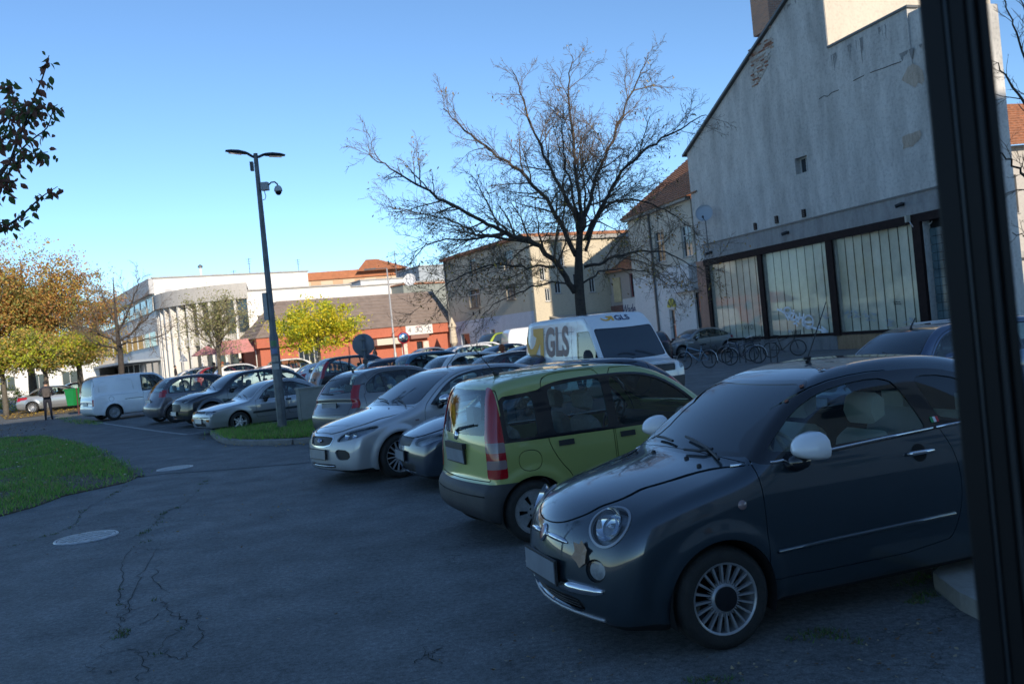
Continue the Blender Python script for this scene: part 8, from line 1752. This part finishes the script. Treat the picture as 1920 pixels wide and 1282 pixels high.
# stand the front right windscreen foot on its sight line
def put_local(root,sh,lx,ly,x,y,az): a=R(90-az); cc,ss=math.cos(a),math.sin(a); place(root,x-(lx*cc-ly*ss),y-(lx*ss+ly*cc),az)
x,y=hp(1119,21.8); put_local(c,sh,sh.X0-1.0,-.93,x,y,156)
def bodymesh(fn,name,m,pts_faces,parent,off=.010):
    V,F_=pts_faces; P=[]
    for a,b_ in V: q=fn(a,b_); P.append(tuple(q+sh.nrm(q)*off))
    return rawmesh(name,P,F_,m,parent)
def textmesh(s,size,bold=0,res=4):
    cu=bpy.data.curves.new('t','FONT'); cu.body=s; cu.size=size; cu.align_x='LEFT'; cu.align_y='BOTTOM_BASELINE'; cu.resolution_u=res; cu.offset=bold; o=bpy.data.objects.new('t',cu); COL.objects.link(o); dg=bpy.context.evaluated_depsgraph_get(); me=bpy.data.meshes.new_from_object(o.evaluated_get(dg)); bpy.data.objects.remove(o)
    V=[(v.co.x,v.co.y) for v in me.vertices]; F_=[tuple(p.vertices) for p in me.polygons]; x0=min(v[0] for v in V);x1=max(v[0] for v in V);y0=min(v[1] for v in V);y1=max(v[1] for v in V); return [((v[0]-x0)/(x1-x0),(v[1]-y0)/(y1-y0)) for v in V],F_
gold=mat('logo_gold',(.80,.40,.06),.45); brn=mat('logo_brown',(.30,.19,.17),.45); nvy=mat('logo_navy',(.02,.035,.12),.45)
side=lambda S,z: sh.side(S,z,-1)
V_,F_=textmesh('GLS',1,.035); bodymesh(side,'side_lettering',brn,([(3.86-u*1.36,1.24+v*.80) for u,v in V_],F_),c)
V_,F_=textmesh('GLS',1,.02)
arrow=[(240,480),(460,480),(460,890),(385,890),(385,690),(335,780),(280,860),(180,885),(100,800),(60,700),(45,590),(75,590),(110,690),(160,760),(220,760),(280,700),(310,610),(240,570)]
tri=tessellate_polygon([[Vector((x,y,0)) for x,y in arrow]])
def subd(V,F_,k=2):
    V=list(V);F_=[tuple(f) for f in F_]
    for _ in range(k):
        G_=[];mid={}
        def mdp(a,b):
            e=(min(a,b),max(a,b))
            if e not in mid: V.append(((V[a][0]+V[b][0])/2,(V[a][1]+V[b][1])/2)); mid[e]=len(V)-1
            return mid[e]
        for (a,b_,c_) in F_: ab,bc,ca_=mdp(a,b_),mdp(b_,c_),mdp(c_,a); G_+=[(a,ab,ca_),(ab,b_,bc),(ca_,bc,c_),(ab,bc,ca_)]
        F_=G_
    return V,F_
AV,AF=subd(arrow,tri,2)
bodymesh(side,'side_arrow_logo',gold,([(5.22-(x-45)/415*1.26,2.04-(y-480)/410*.80) for x,y in AV],AF),c)
fr_f=lambda y,z: sh.front(y,z)
bodymesh(fr_f,'front_lettering',nvy,([(-.12+u*.42,2.035+v*.13) for u,v in V_],F_),c,.012)
bodymesh(fr_f,'front_arrow_logo',gold,([(-.50+(x-45)/415*.34,2.16-(y-480)/410*.12) for x,y in AV],AF),c,.012)
shut_van(sh,c,[(3.9,.45,2.05),(2.35,.45,2.0)])
onsurf(sh,c,'side_rail',[(s,1.06) for s in np.linspace(2.4,5.1,8)],'side',M['gap'],off=-.003,rad=.010,sg=-1)
onsurf(sh,c,'roof_seam',[(s,1.86) for s in np.linspace(2.2,5.2,8)],'side',M['gap'],off=-.004,rad=.006,sg=-1)
for S_ in (2.22,2.48): b=MB(); q=sh.side(S_,1.0,-1); b.box((-.04,-.09,0),(.04,.09,.03)); b.xf(frame_at(q,sh.nrm(q))); b.build('handle',M['black'],c)
for zz in (.90,.97): onsurf(sh,c,'grille_chrome',[(a,zz) for a in (-.62,-.3,0,.3,.62)],'front',M['alloybright'],off=.012,rad=.013)
b=MB(); b.box((-.18,-.1,0),(.18,.1,.004)); b.xf(Matrix.Translation((sh.X0-1.15,-.55,1.20))); b.build('dash_paper',M['white'],c)
# the other rows
sh,crv=gcar(_p['crv'],.055,PM['night_paint'],'black tall four-wheel-drive car seen from behind, tall red corner lights',MID,dict(wheel='star5')); anchor(crv,sh,603,36,60,'rr'); CRV=sh
sh,mp=gcar(_p['mpv'],.055,PM['steel_blue_paint'],'bright blue compact people carrier seen from behind',MID,dict(wheel='star5')); anchor(mp,sh,759,31,58,'rr'); MPV=sh
sh,q2=gcar(_p['q2'],.05,PM['bright_white_paint'],'white crossover with dark rear window seen from behind',MID,dict(wheel='star5'),pl=M['platewhite']); anchor(q2,sh,829,28.5,58,'rr'); Q2=sh
sh,ht=gcar(_p['hatch'],.055,PM['bronze_dark_paint'],'dark bronze hatchback beside the woman in red',MID,dict(wheel='star5')); anchor(ht,sh,918,26,58,'rr'); HT=sh
sh,es=gcar(_p['estate'],.055,PM['slate_estate_paint'],'slate blue estate car behind the roof of the nearest car',None,dict(wheel='star5')); anchor(es,sh,1622,12.6,250,'fl'); ES=sh
p=sh.top(1.9,0); b=MB(); b.tube([p,p+Vector((.0,0,.03)),p+Vector((-.10,0,.16))],[.03,.015,.006],6); b.build('roof_aerial',M['black'],es)
for sg_ in (1,-1): onsurf(sh,es,'roof_rail',[(s,1.435) for s in np.linspace(2.1,3.9,8)],'side',M['alloybright'],off=.015,rad=.014,sg=sg_)
sh,sd=gcar(_p['sedan'],.055,PM['silver2_paint'],'silver saloon parked at the corner of the gable building',None,dict(wheel='multi15')); anchor(sd,sh,1256,45.5,250,'fl'); SD=sh
sh,lv=gcar(_p['limevan'],.07,PM['lime_paint'],'lime green van facing left beyond the dark cars',None,dict(wheel='steel'),cat='van'); anchor(lv,sh,900,56,235,'fl'); LV=sh
cp=lambda src,s,pm,lab,px,d,az,cor,g=MID,cat='car': anchor(respray(src,PM[pm],lab,g,cat),s,px,d,az,cor)
cp(es,ES,'night_paint','dark estate with roof rails left of the bright blue car',706,33.5,60,'rr')
cp(ht,HT,'bright_white_paint','white hatchback with red tail lamp left of the black four-wheel drive',566,40,62,'rr')
cp(sd,SD,'plum_grey_paint','plum-grey car facing left, its bonnet right of the woman in red',918,23.5,244,'fl')
cp(q2,Q2,'dark_red_paint','dark red car half hidden behind the delivery van nose',1262,40,190,'fl',None)
cp(ht,HT,'bright_white_paint','white hatchback with warm sunlit roof beyond the white crossover',846,52,240,'fl')
cp(sd,SD,'silver2_paint','pale saloon at the foot of the red shop door',748,56,65,'rl')
cp(es,ES,'bright_white_paint','white estate directly before the red shop door',808,47,240,'fl')
cp(sd,SD,'dark_teal_paint','dark teal saloon in front of the lime van',880,42,240,'fl')
cp(q2,Q2,'steel_blue_paint','blue-black crossover left of the white box van',965,40,240,'fl')
cp(ht,HT,'dark_blue_paint','dark blue hatchback behind the plum-grey car',925,34,240,'fl')
cp(mp,MPV,'van_white_paint','white people carrier far back beside the lamp post',505,52,60,'rr')
cp(sd,SD,'bright_white_paint','white saloon roof showing behind the black car',430,46,236,'fl')
cp(ht,HT,'red_paint','red hatchback among the far white cars at the left',372,62,60,'rr')
cp(sd,SD,'bright_white_paint','white saloon left of the far red hatchback',322,64,60,'rr')
cp(q2,Q2,'bright_white_paint','white crossover right of the far red hatchback',408,60,60,'rr')
cp(ht,HT,'silver2_paint','silver hatchback in the far row, above the grey-brown family car',352,70,60,'rr')
cp(sd,SD,'night_paint','dark saloon parked behind the mirror-bright saloon at far left',92,56,62,'rl')
cp(sd,SD,'silver2_paint','shiny silver saloon mottled by tree reflections at the far left',30,50,80,'rr')
cp(mp,MPV,'night_paint','dark people carrier hidden behind the low yellow-green trees',150,60,62,'rl')
cp(es,ES,'dark_blue_paint','dark blue estate in the second row behind the silver hatchback roof',655,33,60,'rl')
# white box van far back
sh2=GV; wv=respray(c if False else [o for o in bpy.data.objects if o.get('category')=='van' and 'delivery' in o['label']][0],PM['bright_white_paint'],'tall plain white panel van beside the lime van',None,'van')
for o in list(subtree(wv)):
    if o.name.split('.')[0] in ('side_lettering','side_arrow_logo','front_lettering','front_arrow_logo','dash_paper'): bpy.data.objects.remove(o)
anchor(wv,GV,943,57,74,'rl')
if wv: pass
